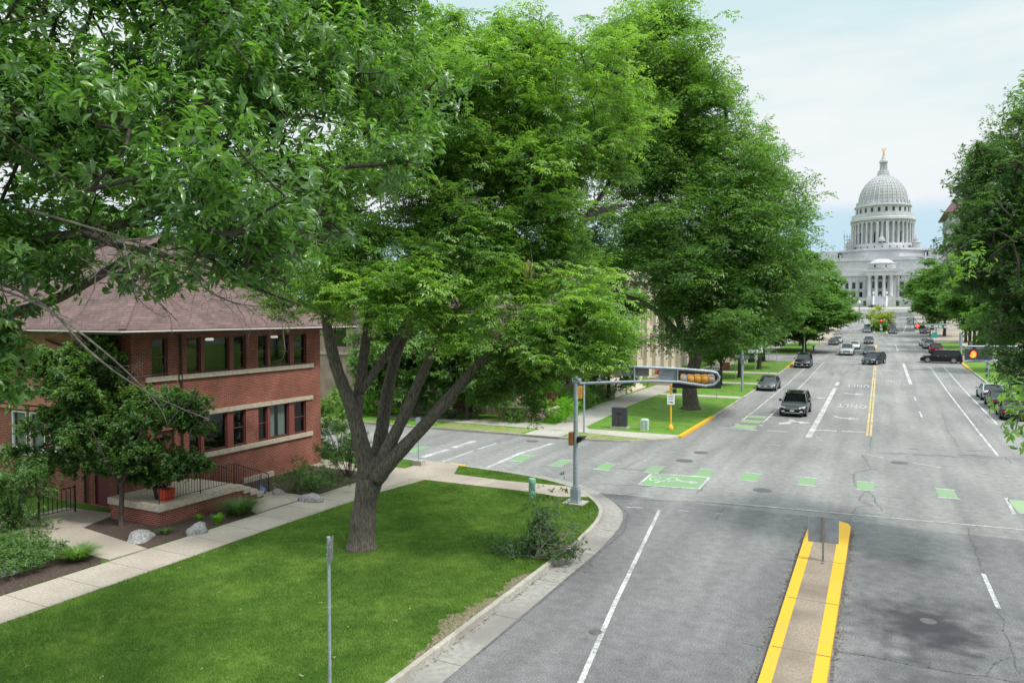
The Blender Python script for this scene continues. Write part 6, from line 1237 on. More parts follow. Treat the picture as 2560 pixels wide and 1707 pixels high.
b = MB(); b.tube(lo_+up_[1:], .055, 10); b.sm = True
for x, ya, yb in ((1377, 837, 878), (1457, 842, 876), (1556, 846, 876)): b.tube([onarm(x, ya), onarm(x, yb)], .035, 8)
b.tube([onarm(1352, 838), onarm(1330, 850)], .055, 8)
b.build('mast_arm', M['galv'], sp_)
b = MB(); b.tube([PB+Z*5.1+Vector((-.14, 0, 0)), PB+Z*5.1+Vector((.2, .05, 0))], .12, 10); b.build('collar', M['galv'], sp_)
nb = Vector((-ad_.y, ad_.x, 0))
if nb.y < 0: nb = -nb     # nb points away from the camera
def panel(p0, p1, z0, z1, off, th):
    a = p0+nb*off; c = p1+nb*off; q = MB(); vs = [(p.x+nb.x*t, p.y+nb.y*t, z) for z in (z0, z1) for (p, t) in ((a, 0), (c, 0), (c, th), (a, th))]
    q.add(vs, [(3, 2, 1, 0), (4, 5, 6, 7), (0, 1, 5, 4), (1, 2, 6, 5), (2, 3, 7, 6), (3, 0, 4, 7)]); return q
p0, p1 = onarm(1408, 860), onarm(1491, 862); own(panel(p0, p1, onarm(1450, 863).z, onarm(1450, 841).z, .06, .012), 'overhead_sign', M['sign_dark'], 'dark grey back of a long overhead sign on the mast arm', 'sign')
p0, p1 = onarm(1514, 862), onarm(1554, 862); own(panel(p0, p1, onarm(1535, 879).z, onarm(1535, 848).z, .06, .012), 'overhead_sign', M['signback'], 'square pale sign back on the mast arm beside the amber signal', 'sign')
# the horizontal signal seen from behind
a, c = onarm(1563, 868), onarm(1643, 868); sg = thing('traffic_signal', 'horizontal amber-backed signal head hanging in the loop of the mast arm', 'traffic signal', (a+c)/2)
zc_ = onarm(1600, 867).z; hb_ = .30
q = panel(a-ad_*.28, c+ad_*.30, zc_-hb_-.16, zc_+hb_-.02, .34, .02); q.build('backplate', M['black'], sg)
ln_ = (c-a).length; b = MB(); b2_ = MB()
for i in range(5):
    cen = a+(c-a)*(i+.5)/5; mcol = b2_ if i in (0, 4) else b
    P_ = [cen-ad_*ln_*.095+nb*.18, cen-ad_*ln_*.06+nb*.18, cen+ad_*ln_*.06+nb*.18, cen+ad_*ln_*.095+nb*.18]
    for p in P_: p.z = zc_-.06
    mcol.tube(P_, [.17, .205, .205, .17], 12)
parts(b, 'housing', M['amber'], sg, smooth=True); parts(b2_, 'end_housing', mat('smoke_grey_housing', (.20, .23, .30), (.75, .40, .08), 3, .4), sg, smooth=True)
b = MB()
for s in (0, .33, .66, 1): p = a+(c-a)*s+nb*.18; p.z = zc_-.06; b.obox(p+Z*.2, .05, .12, .06, math.atan2(ad_.y, ad_.x))
parts(b, 'bracket', M['black'], sg)
# pedestrian signal on the pole
pv = PB+Z*2.7; ps = thing('pedestrian_signal', 'pedestrian signal pair clamped on the big signal pole with black visor', 'pedestrian signal', pv)
b = MB(); b.box(pv.x-.26, pv.x-.10, pv.y-.16, pv.y+.16, pv.z-.27, pv.z+.27); b.build('housing', mat('rusty_amber', (.42, .17, .05), (.30, .12, .04), 8, .6), ps)
b = MB(); b.add([(pv.x+.10, pv.y-.1, pv.z-.18), (pv.x+.10, pv.y-.1, pv.z+.10), (pv.x+.42, pv.y-.2, pv.z+.12), (pv.x+.30, pv.y-.2, pv.z-.05), (pv.x+.10, pv.y+.2, pv.z-.18), (pv.x+.10, pv.y+.2, pv.z+.10), (pv.x+.42, pv.y+.2, pv.z+.12), (pv.x+.30, pv.y+.2, pv.z-.05)], [(0, 3, 2, 1), (4, 5, 6, 7), (0, 1, 5, 4), (1, 2, 6, 5), (2, 3, 7, 6), (3, 0, 4, 7)]); b.build('visor', M['black'], ps)
# far side post with yellow pedestrian head
q = G(1400+235/3.92, 750+1300/3.92, .14); b = thing('signal_post', 'slim white post on the far corner walk with a yellow pedestrian head', 'signal post', q); m_ = MB(); m_.tube([q, q+Z*3.25], .065, 10); m_.sm = True; m_.build('post', M['galv'], b); m_ = MB(); m_.box(q.x-.42, q.x-.12, q.y-.15, q.y+.15, q.z+2.3, q.z+3.1); m_.box(q.x-.12, q.x, q.y-.03, q.y+.03, q.z+2.4, q.z+2.46); m_.build('head', M['amber'], b)
# one way sign on the yellow post
q = G(1400+1085/3.92, 750+1258/3.92, .14); ow = thing('one_way_sign', 'white one way sign with arrow on a yellow signal post on the far corner lawn', 'sign post', q)
b = MB(); b.tube([q+Z*.3, q+Z*3.0], .065, 10); b.lathe(q, [(.19, 0), (.19, .12), (.15, .2), (.09, .32), (0, .33)], 12); b.lathe(q+Z*2.6, [(.10, 0), (.10, .4), (0, .45)], 8); b.sm = True; b.build('post', M['yellowpole'], ow)
vdir = Vector((q.x, q.y, 0)).normalized(); sdir = Vector((-vdir.y, vdir.x, 0))*-1; yaw_s = math.atan2(sdir.y, sdir.x)
b = MB(); b.obox(q-vdir*.09+Z*2.03, .50, .02, .66, yaw_s); fc = b.build('sign_face', M['sign_white'], ow)
def vtext(txt, o_, wd, ht, parent, m, name='lettering'):
    vs, fs = word(None, txt, None, wd, ht, 0, zrot=1); bb = MB(); bb.add([o_+sdir*x+Z*y for x, y in vs], fs); return bb.build(name, m, parent)
vtext('ONE', q-vdir*.105+Z*2.24, .30, .13, fc, M['ink']); vtext('WAY', q-vdir*.105+Z*2.06, .32, .13, fc, M['ink'])
o_ = q-vdir*.105+Z*1.85; b = MB(); b.add([o_+sdir*x+Z*y for x, y in [(-.18, -.022), (.03, -.022), (.03, -.07), (.18, 0), (.03, .07), (.03, .022), (-.18, .022)]], [tuple(range(7))]); b.build('arrow', M['ink'], fc)
b = MB(); b.obox(q+sdir*.24+Z*2.62, .26, .22, .28, yaw_s); b.build('pedestrian_head', M['black'], ow); b = MB(); b.obox(q+Z*2.9-vdir*.05, .22, .2, .25, yaw_s); b.build('signal_head', M['amber'], ow)
# cabinets
q = G(1400+585/3.92, 750+1252/3.92, .14); cb = thing('utility_cabinet', 'charcoal utility cabinet on a concrete pad beside the far walk', 'cabinet', q)
b = MB(); b.box(q.x-.62, q.x+.62, q.y-.3, q.y+.3, q.z-.02, q.z+.14); b.build('pad', M['walkfar'], cb); b = MB(); b.obox(q+Z*.78, 1.02, .45, 1.28, .12); b.obox(q+Z*1.43, 1.06, .5, .04, .12); d = b.build('body', M['cabinet'], cb)
b = MB(); b.obox(q+Vector((.02, -.235, 1.05)), .5, .02, .05, .12); b.obox(q+Vector((.02, -.24, .75)), .015, .02, 1.1, .12); b.build('door_seam', M['black'], d)
q = G(1400+830/3.92, 750+1268/3.92, .14); cb = thing('vent_cabinet', 'small pale green louvred cabinet on the far corner lawn', 'cabinet', q); b = MB(); b.obox(q+Z*.36, .50, .40, .72, .1); b.lathe(q+Z*.72, [(.25, 0), (.2, .04), (0, .06)], 8); b.build('body', M['cabgreen'], cb)
b = MB()
for z in (.12, .24, .36, .48, .60):
    for x in (-.13, .13): b.obox(q+Vector((x, -.20+x*.1, z)), .18, .02, .045, .1)
b.build('louvre', M['galv_dark'], cb)
q = G(1605/2.7659+750, 1358/2.7659+750, .14); cb = thing('utility_bollard', 'round green utility marker on the near corner lawn', 'bollard', q); b = MB(); b.lathe(q, [(.15, 0), (.145, .72), (.14, .74)], 18); b.build('body', M['utilgreen'], cb, smooth=True); b = MB(); b.lathe(q+Z*.74, [(.165, -.12), (.165, .02), (.14, .07), (0, .10)], 18); b.build('cap', M['utilgreen'], cb, smooth=True)
# little sign at the cross street verge
q = G(820/2.7659+750, 1140/2.7659+750, .14); ss = thing('sign_post', 'thin sign post with grey concrete foot on the grass by the side street kerb', 'sign post', q); b = MB(); b.tube([q, q+Z*2.4], .03, 8); b.build('post', M['galv'], ss); b = MB(); b.box(q.x-.28, q.x+.28, q.y-.2, q.y+.2, q.z-.02, q.z+.28); b.build('foot', M['concrete'], ss); b = MB(); b.obox(q+Z*2.3+Vector((0, -.04, 0)), .3, .01, .45, 1.2); b.build('sign_plate', M['signback'], ss)
# near lawn post seen almost edge-on
q = Vector((-10.45, 11.3, .14)); top_ = ray(758*1.0884, 1232*1.0884); 
hz = 8+top_.z/math.hypot(top_.x, top_.y)*math.hypot(q.x, q.y)
dq = ray(757*1.0884, 1500*1.0884); f_ = 11.3/dq.y; q = Vector((dq.x*f_, 11.3, .14)); hz = 8+top_.z/math.hypot(top_.x, top_.y)*math.hypot(q.x, q.y)
ss = thing('sign_post', 'steel tube post with a sign turned edge-on, on the near lawn', 'sign post', q); b = MB(); b.tube([q, Vector((q.x, q.y, hz))], .033, 12); b.lathe((q.x, q.y, hz), [(.036, -.05), (.036, .01), (0, .02)], 10)
for z in (1.3, 2.2): b.lathe((q.x, q.y, z), [(.036, 0), (.037, .03), (.034, .04)], 10)
b.sm = True; b.build('post', M['galv'], ss)
vd = Vector((q.x, q.y, 0)).normalized(); a_ = math.atan2(vd.y, vd.x); b = MB(); b.obox(Vector((q.x, q.y, hz-.30))+Vector((vd.y, -vd.x, 0))*.05+vd*.12, .46, .008, .46, a_-.17); b.build('sign_plate', M['sign_dark'], ss)
b = MB(); b.obox(Vector((q.x, q.y, hz-.2)), .05, .09, .02, a_); b.obox(Vector((q.x, q.y, hz-.42)), .05, .09, .02, a_); b.build('clamp', M['galv'], ss)
# median sign, seen from behind
q = G(1890*1.0884, 1288*1.0884, .15); tz = 8-(1174*1.0884-785)*24.15/1850; ss = thing('median_sign', 'square sign seen from its bare back on the yellow-edged median', 'sign', q); b = MB(); b.box(q.x-.03, q.x+.03, q.y-.03, q.y+.03, q.z, tz+.02); b.build('post', M['galv_dark'], ss)
z0_ = 8-(1232*1.0884-785)*24.15/1850; b = MB(); s_ = .45; b.prism([(-s_, -.006), (s_, -.006), (s_, .006), (-s_, .006)], z0_, tz); c_, n_ = math.cos(.12), math.sin(.12); b.v = [(q.x+x*c_-(y)*n_, q.y+.045+x*n_+y*c_, z) for x, y, z in b.v]; b.build('sign_plate', M['signback'], ss)
b = MB(); b.lathe(q+Vector((0, -.22, 0)), [(.05, 0), (.05, .02), (0, .02)], 8); b.build('sleeve_hole', M['iron'], ss)
# right-hand mast arm with lit red signal
q = Vector((11.4, 48.5, .1)); rp = thing('signal_pole', 'mast-arm signal pole on the right corner behind the leaves', 'signal pole', q); b = MB(); b.tube([q, q+Z*3, q+Z*6.2], [.14, .12, .1], 12); b.sm = True; b.build('pole', M['galv'], rp)
sgp = W(2232, 813, 40); b = MB(); b.tube([q+Z*5.7, Vector((sgp.x-.2, sgp.y+.3, sgp.z-.42))], [.07, .05], 10); b.tube([q+Z*6.2, Vector((sgp.x-.2, sgp.y+.3, sgp.z+.42))], [.07, .05], 10); b.sm = True; b.build('mast_arm', M['galv'], rp)
sg = thing('traffic_signal', 'horizontal signal with its left red lamp lit at the right edge', 'traffic signal', sgp); u_ = Vector((RT[0], RT[1], 0)); f2 = Vector((FW[0], FW[1], 0)).normalized(); ya = math.atan2(u_.y, u_.x)
b = MB(); b.obox(sgp+u_*.42+f2*.08, 1.5, .03, .62, ya); b.build('backplate', mat('signal_backplate', (.05, .05, .06), rough=.6), sg); b = MB(); b.obox(sgp+u_*.42+f2*.2, 1.15, .2, .36, ya); b.build('housing', M['black'], sg)
def disc(b, c, r_, n_=18): b.add([c+u_*r_*math.cos(2*math.pi*k/n_)+Z*r_*math.sin(2*math.pi*k/n_) for k in range(n_)], [tuple(range(n_))[::-1]])
b = MB(); disc(b, sgp+u_*.10+f2*.045, .18); b.build('red_lamp', M['red_on'], sg)
b = MB(); disc(b, sgp+u_*.46+f2*.05, .13); disc(b, sgp+u_*.82+f2*.05, .13); parts(b, 'unlit_lamp', M['lens_off'], sg)
b = MB()
for k_ in (.10, .46, .82):
    c = sgp+u_*k_; vs = []; n_ = 12
    for i in range(n_+1):
        an = math.pi*(-.05+1.1*i/n_); 
        for t in (.06, -.07): vs.append(c+u_*.20*math.cos(an)+Z*.20*math.sin(an)+f2*t)
    b.add(vs, [(2*i, 2*i+1, 2*i+3, 2*i+2) for i in range(n_)])
parts(b, 'visor', M['black'], sg)
# poles and signs along the avenue
def simple_pole(px_, py_, h_, r_, label, m=M['galv'], name='street_pole', cat='pole', off=.14):
    q = G(px_, py_, off); t_ = thing(name, label, cat, q); b = MB(); b.tube([q, q+Z*h_], r_, 8); b.sm = True; b.build('post', m, t_); return t_, q
t_, q = simple_pole(1400+1785/3.92, 750+890/3.92, 4.1, .12, 'thick grey signal pole on the left verge by the parked grey sedan'); b = MB(); b.obox(q+Vector((-.3, .1, 3.5)), .9, .03, .28, .3); b.obox(q+Vector((.35, 0, 3.45)), .5, .03, .4, -.2); b.obox(q+Vector((0, 0, 3.0)), .35, .3, .5, 0); b.build('sign_plate', M['signback'], t_)
t_, q = simple_pole(1400+1912/3.92, 750+780/3.92, 3.6, .035, 'thin post with a blank pale sign on the left verge', name='sign_post', cat='sign post'); b = MB(); b.obox(q+Z*3.9, 1.7, .03, 1.5, .45); b.build('sign_plate', M['sign_white'], t_)
t_, q = simple_pole(1400+2046/3.92, 750+722/3.92, 3.0, .03, 'thin white post rising behind the parked grey sedan', name='sign_post', cat='sign post'); b = MB(); b.obox(q+Z*2.9, .3, .02, .45, .2); b.build('sign_plate', M['signback'], t_)
for i, (x, y, h_, lb) in enumerate([(1534, 950, 3.0, 'thin stake post on the corner lawn right of the big tree trunk'), (1720, 810, 2.6, 'thin stake post farther along the left verge'), (2122, 690, 2.6, 'thin stake post near the black parked pickup')]):
    simple_pole(1400+x/3.92, 750+y/3.92, h_, .03, lb, name='stake_post')
t_, q = simple_pole(1960+198/3.92, 700+705/3.92, 4.2, .09, 'white signal post with lit orange hand on the left second junction corner', M['sign_white'], 'signal_post', 'signal post'); b = MB(); b.obox(q+Z*4.2, .5, .3, .5, 0); b.build('head', M['black'], t_); b = MB(); b.obox(q+Vector((0, -.17, 4.2)), .3, .03, .32, 0); b.build('lit_symbol', M['hand_on'], t_)
simple_pole(1960+345/3.92, 700+640/3.92, 3.5, .07, 'grey pole on the left verge past the second junction'); simple_pole(1960+1990/3.92, 700+955/3.92, 4.4, .16, 'thick pale pole on the right lawn before the second junction'); t_, q = simple_pole(1960+1728/3.92, 700+770/3.92, 4.0, .22, 'grey pole behind the tail of the black estate car')
q = Vector((PY(1960+735/3.92, 800, 255).x, 255, zt(255)+.1)); t_ = thing('lamp_post', 'dark lamp post by the stone steps', 'lamp post', q); b = MB(); b.tube([q, q+Z*6], .15, 8); b.sm = True; b.build('post', M['galv_dark'], t_)
b = MB(); b.lathe(q+Z*6, [(.1, 0), (.5, .5), (.5, .9), (0, 1.2)], 8); b.build('lantern', M['sign_white'], t_)
# signal on the far median under the yellow tree
q = G(2203, 829, .15); t_ = thing('median_signal', 'far median signal with glowing red lamp and two white signs under the yellow tree', 'traffic signal', (q.x, q.y, q.z)); b = MB(); b.tube([q, q+Z*3.9], .06, 6); b.build('post', M['galv_dark'], t_)
def vz(y, D): return 8-(y-785)*D/1850
b = MB(); b.obox(Vector((q.x, q.y, vz(801, 188))), .7, .3, .9); b.build('head', M['black'], t_); b = MB(); b.lathe((q.x, q.y-.16, vz(801, 188)), [(0, -.3), (.3, 0), (0, .3)], 10); b.build('red_lamp', M['hand_on'], t_)
for y0, y1 in ((811, 817.5), (820, 826)): b = MB(); b.obox(Vector((q.x, q.y-.1, (vz(y0, 188)+vz(y1, 188))/2)), .62, .03, vz(y0, 188)-vz(y1, 188)); b.build('sign_plate', M['sign_white'], t_)
# planted median with the yellow-green tree
b = MB(); b.prism([(.2, 214), (5.4, 214), (5.0, 262), (.6, 262)], 2.6, 3.2) if 0 else None; c0 = G(2182, 834), G(2220, 834); xa_, xb_ = c0[0].x, c0[1].x
b = MB(); b.strip(xa_, xb_, c0[0].y, c0[0].y+60, .25, .3); struct(b, 'far_median', M['walkfar'])
b = MB(); b.strip(xa_+.5, xb_-.5, c0[0].y+1, c0[0].y+58, .32, .1); struct(b, 'far_median_grass', M['grass'])
yt = thing('yellow_tree', 'yellow-green round tree on the planted far median', 'tree', ((xa_+xb_)/2, c0[0].y+13, zt(c0[0].y+13)))
bx, by, bz = yt.location; C = blobs_points([(bx-.2, by, bz+3.8, 3.3, 4, 2.5), (bx-1, by, bz+2.9, 2.2, 3, 1.8), (bx+1.2, by, bz+3.2, 2.2, 3, 1.8)], 420, .4, .12); V, F, T = scatter(FARS, C, (.8, 1.2), .6); npmesh('crown', V, F, M['leaf_yellow'], yt, T)
b = MB()
for k in range(4): b.tube([(bx, by, bz), (bx+random.uniform(-1, 1), by, bz+2), (bx+random.uniform(-1.8, 1.8), by, bz+4)], [.12, .08, .03], 5)
b.build('trunk', M['bark_dark'], yt)
shrub('median_hedge', 'dark hedge block below the yellow-green tree', 'hedge', ((xa_+xb_)/2, c0[0].y+8, zt(c0[0].y+8)+.3), (1.9, 3, 1.2), 160, FARS, 'leaf_far', per=2, scale=(.7, 1))
shrub('dark_plant', 'dark round bush by the barrier at the top right of the avenue', 'shrub', (17.5, 262, zt(262)), (3, 3, 2.6), 160, FARS, 'leaf_dark', per=2)
# keep-right sign box and white box sign on the far right
p = PY(1960+1238/3.92, 700+400/3.92, 235); t_ = thing('turn_sign', 'square white sign with a black curved arrow at the far right pavement', 'sign', (p.x, 235, zt(235))); b = MB(); b.box(p.x-.9, p.x+.9, 235, 235.1, p.z-.95, p.z+.95); f_ = b.build('frame', M['ink'], t_); b = MB(); b.box(p.x-.75, p.x+.75, 234.95, 234.99, p.z-.8, p.z+.8); b.build('sign_face', M['sign_white'], f_); b = MB(); b.tube([(p.x-.35, 234.9, p.z-.45), (p.x-.3, 234.9, p.z+.1), (p.x+.1, 234.9, p.z+.35), (p.x+.35, 234.9, p.z+.4)], .08, 5); b.build('arrow', M['ink'], f_); b = MB(); b.tube([(p.x, 235.2, zt(235)), (p.x, 235.2, p.z)], .05, 6); b.build('post', M['galv_dark'], t_)
b = MB()
for k in range(4): x = p.x-4+k*.95; b.box(x, x+.75, 240, 240.2, zt(240)+.3, zt(240)+1.5)
own(b, 'barrier', M['sign_white'], 'row of white barrier boards left of the turn sign', 'barrier')
# third junction mast arm with red signal and green name sign
ps_ = PY(1960+1490/3.92, 700+640/3.92, 196); q = Vector((ps_.x, 196, zt(196))); sa = thing('signal_pole', 'teal-green mast-arm pole at the third junction on the right', 'signal pole', q)
D3 = 196/ray(2340, 800).y; pt = lambda x, y: PY(1960+x/3.92, 700+y/3.92, 196)
b = MB(); b.tube([q, pt(1490, 455)], .14, 8); b.sm = True; b.build('pole', M['galv'], sa); b = MB(); b.tube([pt(1390, 437), pt(1600, 432)], .17, 6); b.tube([pt(1390, 458), pt(1600, 464)], .17, 6); b.tube([pt(1412, 437), pt(1412, 458)], .08, 6); b.build('mast_arm', M['galv'], sa)
own(MB().box(pt(1460, 0).x, pt(1512, 0).x, 195.6, 195.7, pt(0, 545).z, pt(0, 495).z), 'blue_green_sign', mat('teal_sign', (.05, .42, .42), rough=.5), 'teal direction sign on the third junction pole', 'sign')
gs = own(MB().box(pt(1518, 0).x, pt(1600, 0).x, 195.6, 195.7, pt(0, 456).z, pt(0, 430).z), 'street_name_sign', M['greensign'], 'green street name sign on the far mast arm', 'sign')
b = MB(); z_ = pt(0, 443).z
for k in range(6): x = pt(1526, 0).x+k*1.05; b.box(x, x+.6, 195.5, 195.55, z_-.25, z_+.3-.1*(k % 2))
b.build('lettering', M['sign_white'], gs)
sg = thing('traffic_signal', 'horizontal signal on the far mast arm with its red end lamp lit', 'traffic signal', pt(1340, 448)); b = MB(); b.box(pt(1285, 0).x, pt(1388, 0).x, 195.7, 195.9, pt(0, 463).z, pt(0, 432).z); b.build('backplate', M['black'], sg); b = MB(); c = pt(1305, 448); b.lathe((c.x, 195.6, c.z), [(0, -.5), (.5, 0), (0, .5)], 12); b.build('red_lamp', M['hand_on'], sg)
b = MB(); b.box(pt(1290, 0).x, pt(1335, 0).x, 195.6, 195.7, pt(0, 492).z, pt(0, 476).z); own(b, 'overhead_sign', M['sign_white'], 'small pale sign under the far red signal', 'sign')
p = PY(1960+978/3.92, 700+662/3.92, 168); b = MB(); b.box(p.x-.9, p.x+.9, 168, 168.1, p.z-.9, p.z+.8); own(b, 'median_board', M['sign_white'], 'white board standing on the yellow painted median past the second junction', 'sign')
q = G(1960+290/3.92, 700+690/3.92, .14); b = MB(); b.lathe(q, [(.2, 0), (.15, .1), (.15, .7), (.22, .75), (.14, .95), (0, 1.05)], 10); own(b, 'fire_hydrant', M['galv_dark'], 'small grey hydrant on the left verge past the second junction', 'hydrant', smooth=True)
# fence lines by the park steps
b = MB(); railing(b, [(12.2, 255, zt(255)), (22, 256, zt(255))], 2.2, .9, .06); own(b, 'iron_fence', M['rail'], 'black railing fence in front of the dark bush at top right of the avenue', 'fence')

# ================================================================ VEHICLES AND PEOPLE
def car(label, col, kind='sedan', group=None, detail=True, name='car', cat='car', rack=False):
    """Built nose towards -Y at the origin, centred."""
    dims = dict(sedan=(4.7, 1.82, 1.44, .92, .30), suv=(4.85, 1.93, 1.74, 1.12, .34), bigsuv=(5.35, 2.04, 1.9, 1.2, .38), pickup=(5.8, 2.05, 1.92, 1.22, .38), hatch=(4.3, 1.8, 1.56, .98, .31), van=(5.1, 1.98, 1.85, 1.12, .34))[kind]
    Lc, Wc, Hc, belt, wr = dims; hw = Wc/2; root = thing(name, label, cat, (0, 0, 0), 0, group)
    f, r_ = -Lc/2, Lc/2
    hood = belt*(.90 if kind != 'sedan' else .86); tail = belt*(1.0 if kind == 'sedan' else 1.03)
    if kind == 'pickup': tail = belt
    st = [(f, .42, hood*.66, .80), (f+.06, .26, hood*.80, .90), (f+.35, .20, hood*.95, .975), (f+1.0, .19, hood, 1), (f+Lc*.27, .18, belt*.97, 1), (f+Lc*.5, .18, belt, 1), (r_-1.1, .18, belt*1.01, 1), (r_-.35, .22, tail, .975), (r_-.06, .28, tail*.93, .91), (r_, .42, tail*.80, .84)]
    def ringp(s):
        y, zb, zt_, k = s; w_ = hw*k; m_ = zb+(zt_-zb)*.5
        half = [(0, zb), (w_*.86, zb), (w_*.975, zb+.08), (w_, m_), (w_*.985, zt_-.16*(zt_-zb)), (w_*.93, zt_-.03), (w_*.82, zt_), (0, zt_+.025)]
        return [(x, y, z) for x, z in half]+[(-x, y, z) for x, z in half[-2:0:-1]]
    b = MB(); n = len(ringp(st[0])); vs = []
    for s in st: vs += ringp(s)
    fs = [(i*n+k, i*n+(k+1) % n, (i+1)*n+(k+1) % n, (i+1)*n+k) for i in range(len(st)-1) for k in range(n)]+[tuple(range(n))[::-1], tuple(range((len(st)-1)*n, len(st)*n))]
    b.add(vs, [t[::-1] for t in fs])
    # greenhouse
    if kind == 'sedan': gh = [(f+Lc*.26, f+Lc*.42, r_-1.35, r_-.55)]
    elif kind == 'pickup': gh = [(f+Lc*.27, f+Lc*.38, f+Lc*.62, f+Lc*.645)]
    elif kind == 'hatch': gh = [(f+Lc*.22, f+Lc*.38, r_-.85, r_-.22)]
    elif kind == 'van': gh = [(f+Lc*.17, f+Lc*.34, r_-.45, r_-.12)]
    else: gh = [(f+Lc*.25, f+Lc*.38, r_-.55, r_-.16)]
    a0, a1, c1, c0 = gh[0]; bw = hw*.90; tw = hw*.74; zr = Hc; zb = belt-.02
    b0 = [(-bw, a0, zb-.04), (bw, a0, zb-.04), (bw, c0, zb), (-bw, c0, zb)]; t0 = [(-tw, a1, zr-.06), (tw, a1, zr-.06), (tw, c1, zr-.05), (-tw, c1, zr-.05)]
    # roof skin and pillars in body colour
    R_ = [(-tw, a1, zr-.06), (tw, a1, zr-.06), (tw, c1, zr-.05), (-tw, c1, zr-.05)]; ry = (a1+c1)/2
    b.add([(-tw-.01, a1-.02, zr-.07), (0, a1-.06, zr-.03), (tw+.01, a1-.02, zr-.07), (-tw-.01, ry, zr-.03), (0, ry, zr), (tw+.01, ry, zr-.03), (-tw-.01, c1+.02, zr-.06), (0, c1+.05, zr-.02), (tw+.01, c1+.02, zr-.06)], [(0, 1, 4, 3), (1, 2, 5, 4), (3, 4, 7, 6), (4, 5, 8, 7)])
    def pil(p, q, w_=.045): b.tube([p, q], [w_, w_*.85], 4)
    for s in (-1, 1):
        pil((s*bw, a0, zb-.02), (s*tw, a1, zr-.06)); pil((s*bw, c0, zb), (s*tw, c1, zr-.05), .06); pil((s*tw, a1, zr-.06), (s*tw, c1, zr-.055), .04)
        for t in ((.42,) if kind == 'pickup' else (.40, .74) if kind != 'sedan' else (.46, .82)):
            yb = a0+(c0-a0)*(.12+t*.8); yt_ = a1+(c1-a1)*t; pil((s*bw, yb, zb), (s*tw, yt_, zr-.05), .035)
    body = b.build('body', M[col], root, smooth=True)
    g = MB(); k = .985; g.add([(x*k, y, z) for x, y, z in b0]+[(x*k, y, z-.012) for x, y, z in t0], [(0, 1, 5, 4), (1, 2, 6, 5), (2, 3, 7, 6), (3, 0, 4, 7)]); g.build('glass', M['carglass'], root)
    if kind == 'pickup':
        q = MB(); q.box(-hw*.84, hw*.84, c0+.08, r_-.12, belt+.026, belt+.032); q.build('cargo_bed', M['trim'], root)
    # wheels
    for s in (-1, 1):
        for y in (f+Lc*.185, r_-Lc*.20):
            q = MB(); cx0 = s*(hw-.07); R0 = wr+.03; prof = [(R0*.72, -.11), (R0*.95, -.115), (R0, -.08), (R0, .08), (R0*.95, .115), (R0*.72, .11)]; n_ = 20; vs = []
            for rr, xx in prof:
                for kk in range(n_): an = 2*math.pi*kk/n_; vs.append((cx0+xx, y+rr*math.cos(an), R0+rr*math.sin(an)))
            q.add(vs, [(i*n_+kk, i*n_+(kk+1) % n_, (i+1)*n_+(kk+1) % n_, (i+1)*n_+kk) for i in range(5) for kk in range(n_)]); w_ = q.build('wheel', M['rubber'], root, smooth=True)
            q = MB(); xo = cx0+s*.118; q.add([(xo, y, R0)]+[(xo-s*.02, y+R0*.72*math.cos(2*math.pi*i/20)*(1 if i % 4 else .96), R0+R0*.72*math.sin(2*math.pi*i/20)) for i in range(20)], [(0, 1+i, 1+(i+1) % 20) if s > 0 else (0, 1+(i+1) % 20, 1+i) for i in range(20) if i % 4 != 1])
            q.build('rim', M['rim'], w_)
            q = MB(); xa_ = s*(hw+.006); q.add([(xa_, y+(R0+.055)*math.cos(2*math.pi*i/24), max(.16, R0+.02+(R0+.055)*math.sin(2*math.pi*i/24))) for i in range(24)], [tuple(range(24)) if s > 0 else tuple(range(24))[::-1]]); vs = []; 
            for kk in range(13):
                an = math.pi*kk/12; vs += [(xa_, y+(R0+.06)*math.cos(an), R0+(R0+.06)*math.sin(an)-.02), (xa_-s*.02, y+(R0-.02)*math.cos(an), R0+(R0-.02)*math.sin(an))]
            q.add(vs, [(2*i, 2*i+1, 2*i+3, 2*i+2) for i in range(12)]); q.build('wheel_arch', M['trim'], root)
    if not detail: return root
    zl = hood*.66
    for s in (-1, 1):
        zh = hood*.80; xi, xo_ = s*hw*.52, s*hw*.90; xc = s*hw*.975; q = MB(); q.add([(xi, f-.015, zh-.16), (xo_, f+.05, zh-.13), (xc, f+.42, zh-.02), (xi, f+.0, zh-.02), (xo_, f+.06, zh+.02), (xc, f+.42, zh+.07), (xi, f+.3, zh-.1), (xi, f+.3, zh-.02)], [t if s > 0 else t[::-1] for t in [(0, 1, 4, 3), (1, 2, 5, 4), (3, 4, 5, 7), (0, 6, 2, 1)]]); q.build('headlight', M['lampglass'], root)
        q = MB(); q.box(s*hw*.58, s*hw*.80, f-.03, f+.03, .40, .50); q.build('fog_light', M['lampglass'], root)
        q = MB(); q.box(s*hw*.60, s*hw*.90, r_-.035, r_+.015, tail*.66, tail*.82); q.build('tail_light', M['taillamp'], root)
        q = MB(); q.obox((s*(hw+.11), a0+.35, belt+.02), .20, .12, .15); q.build('wing_mirror', M[col], root)
        q = MB(); q.box(s*hw*1.001, s*(hw*1.001+.012), a0+.85, a0+1.05, belt*.84, belt*.87); q.box(s*hw*1.001, s*(hw*1.001+.012), a0+1.85, a0+2.05, belt*.84, belt*.87); parts(q, 'door_handle', M['chrome'], root)
    zg = hood*.80; q = MB(); q.box(-hw*.50, hw*.50, f-.02, f+.05, zg-.24, zg-.02); q.build('grille', M['trim'], root)
    q = MB(); q.box(-hw*.52, hw*.52, f-.04, f-.02, zg-.07, zg-.03); q.box(-hw*.48, hw*.48, f-.04, f-.02, zg-.17, zg-.13); q.box(-hw*.60, hw*.60, f-.035, f-.012, .33, .37); parts(q, 'chrome_bar', M['chrome'], root)
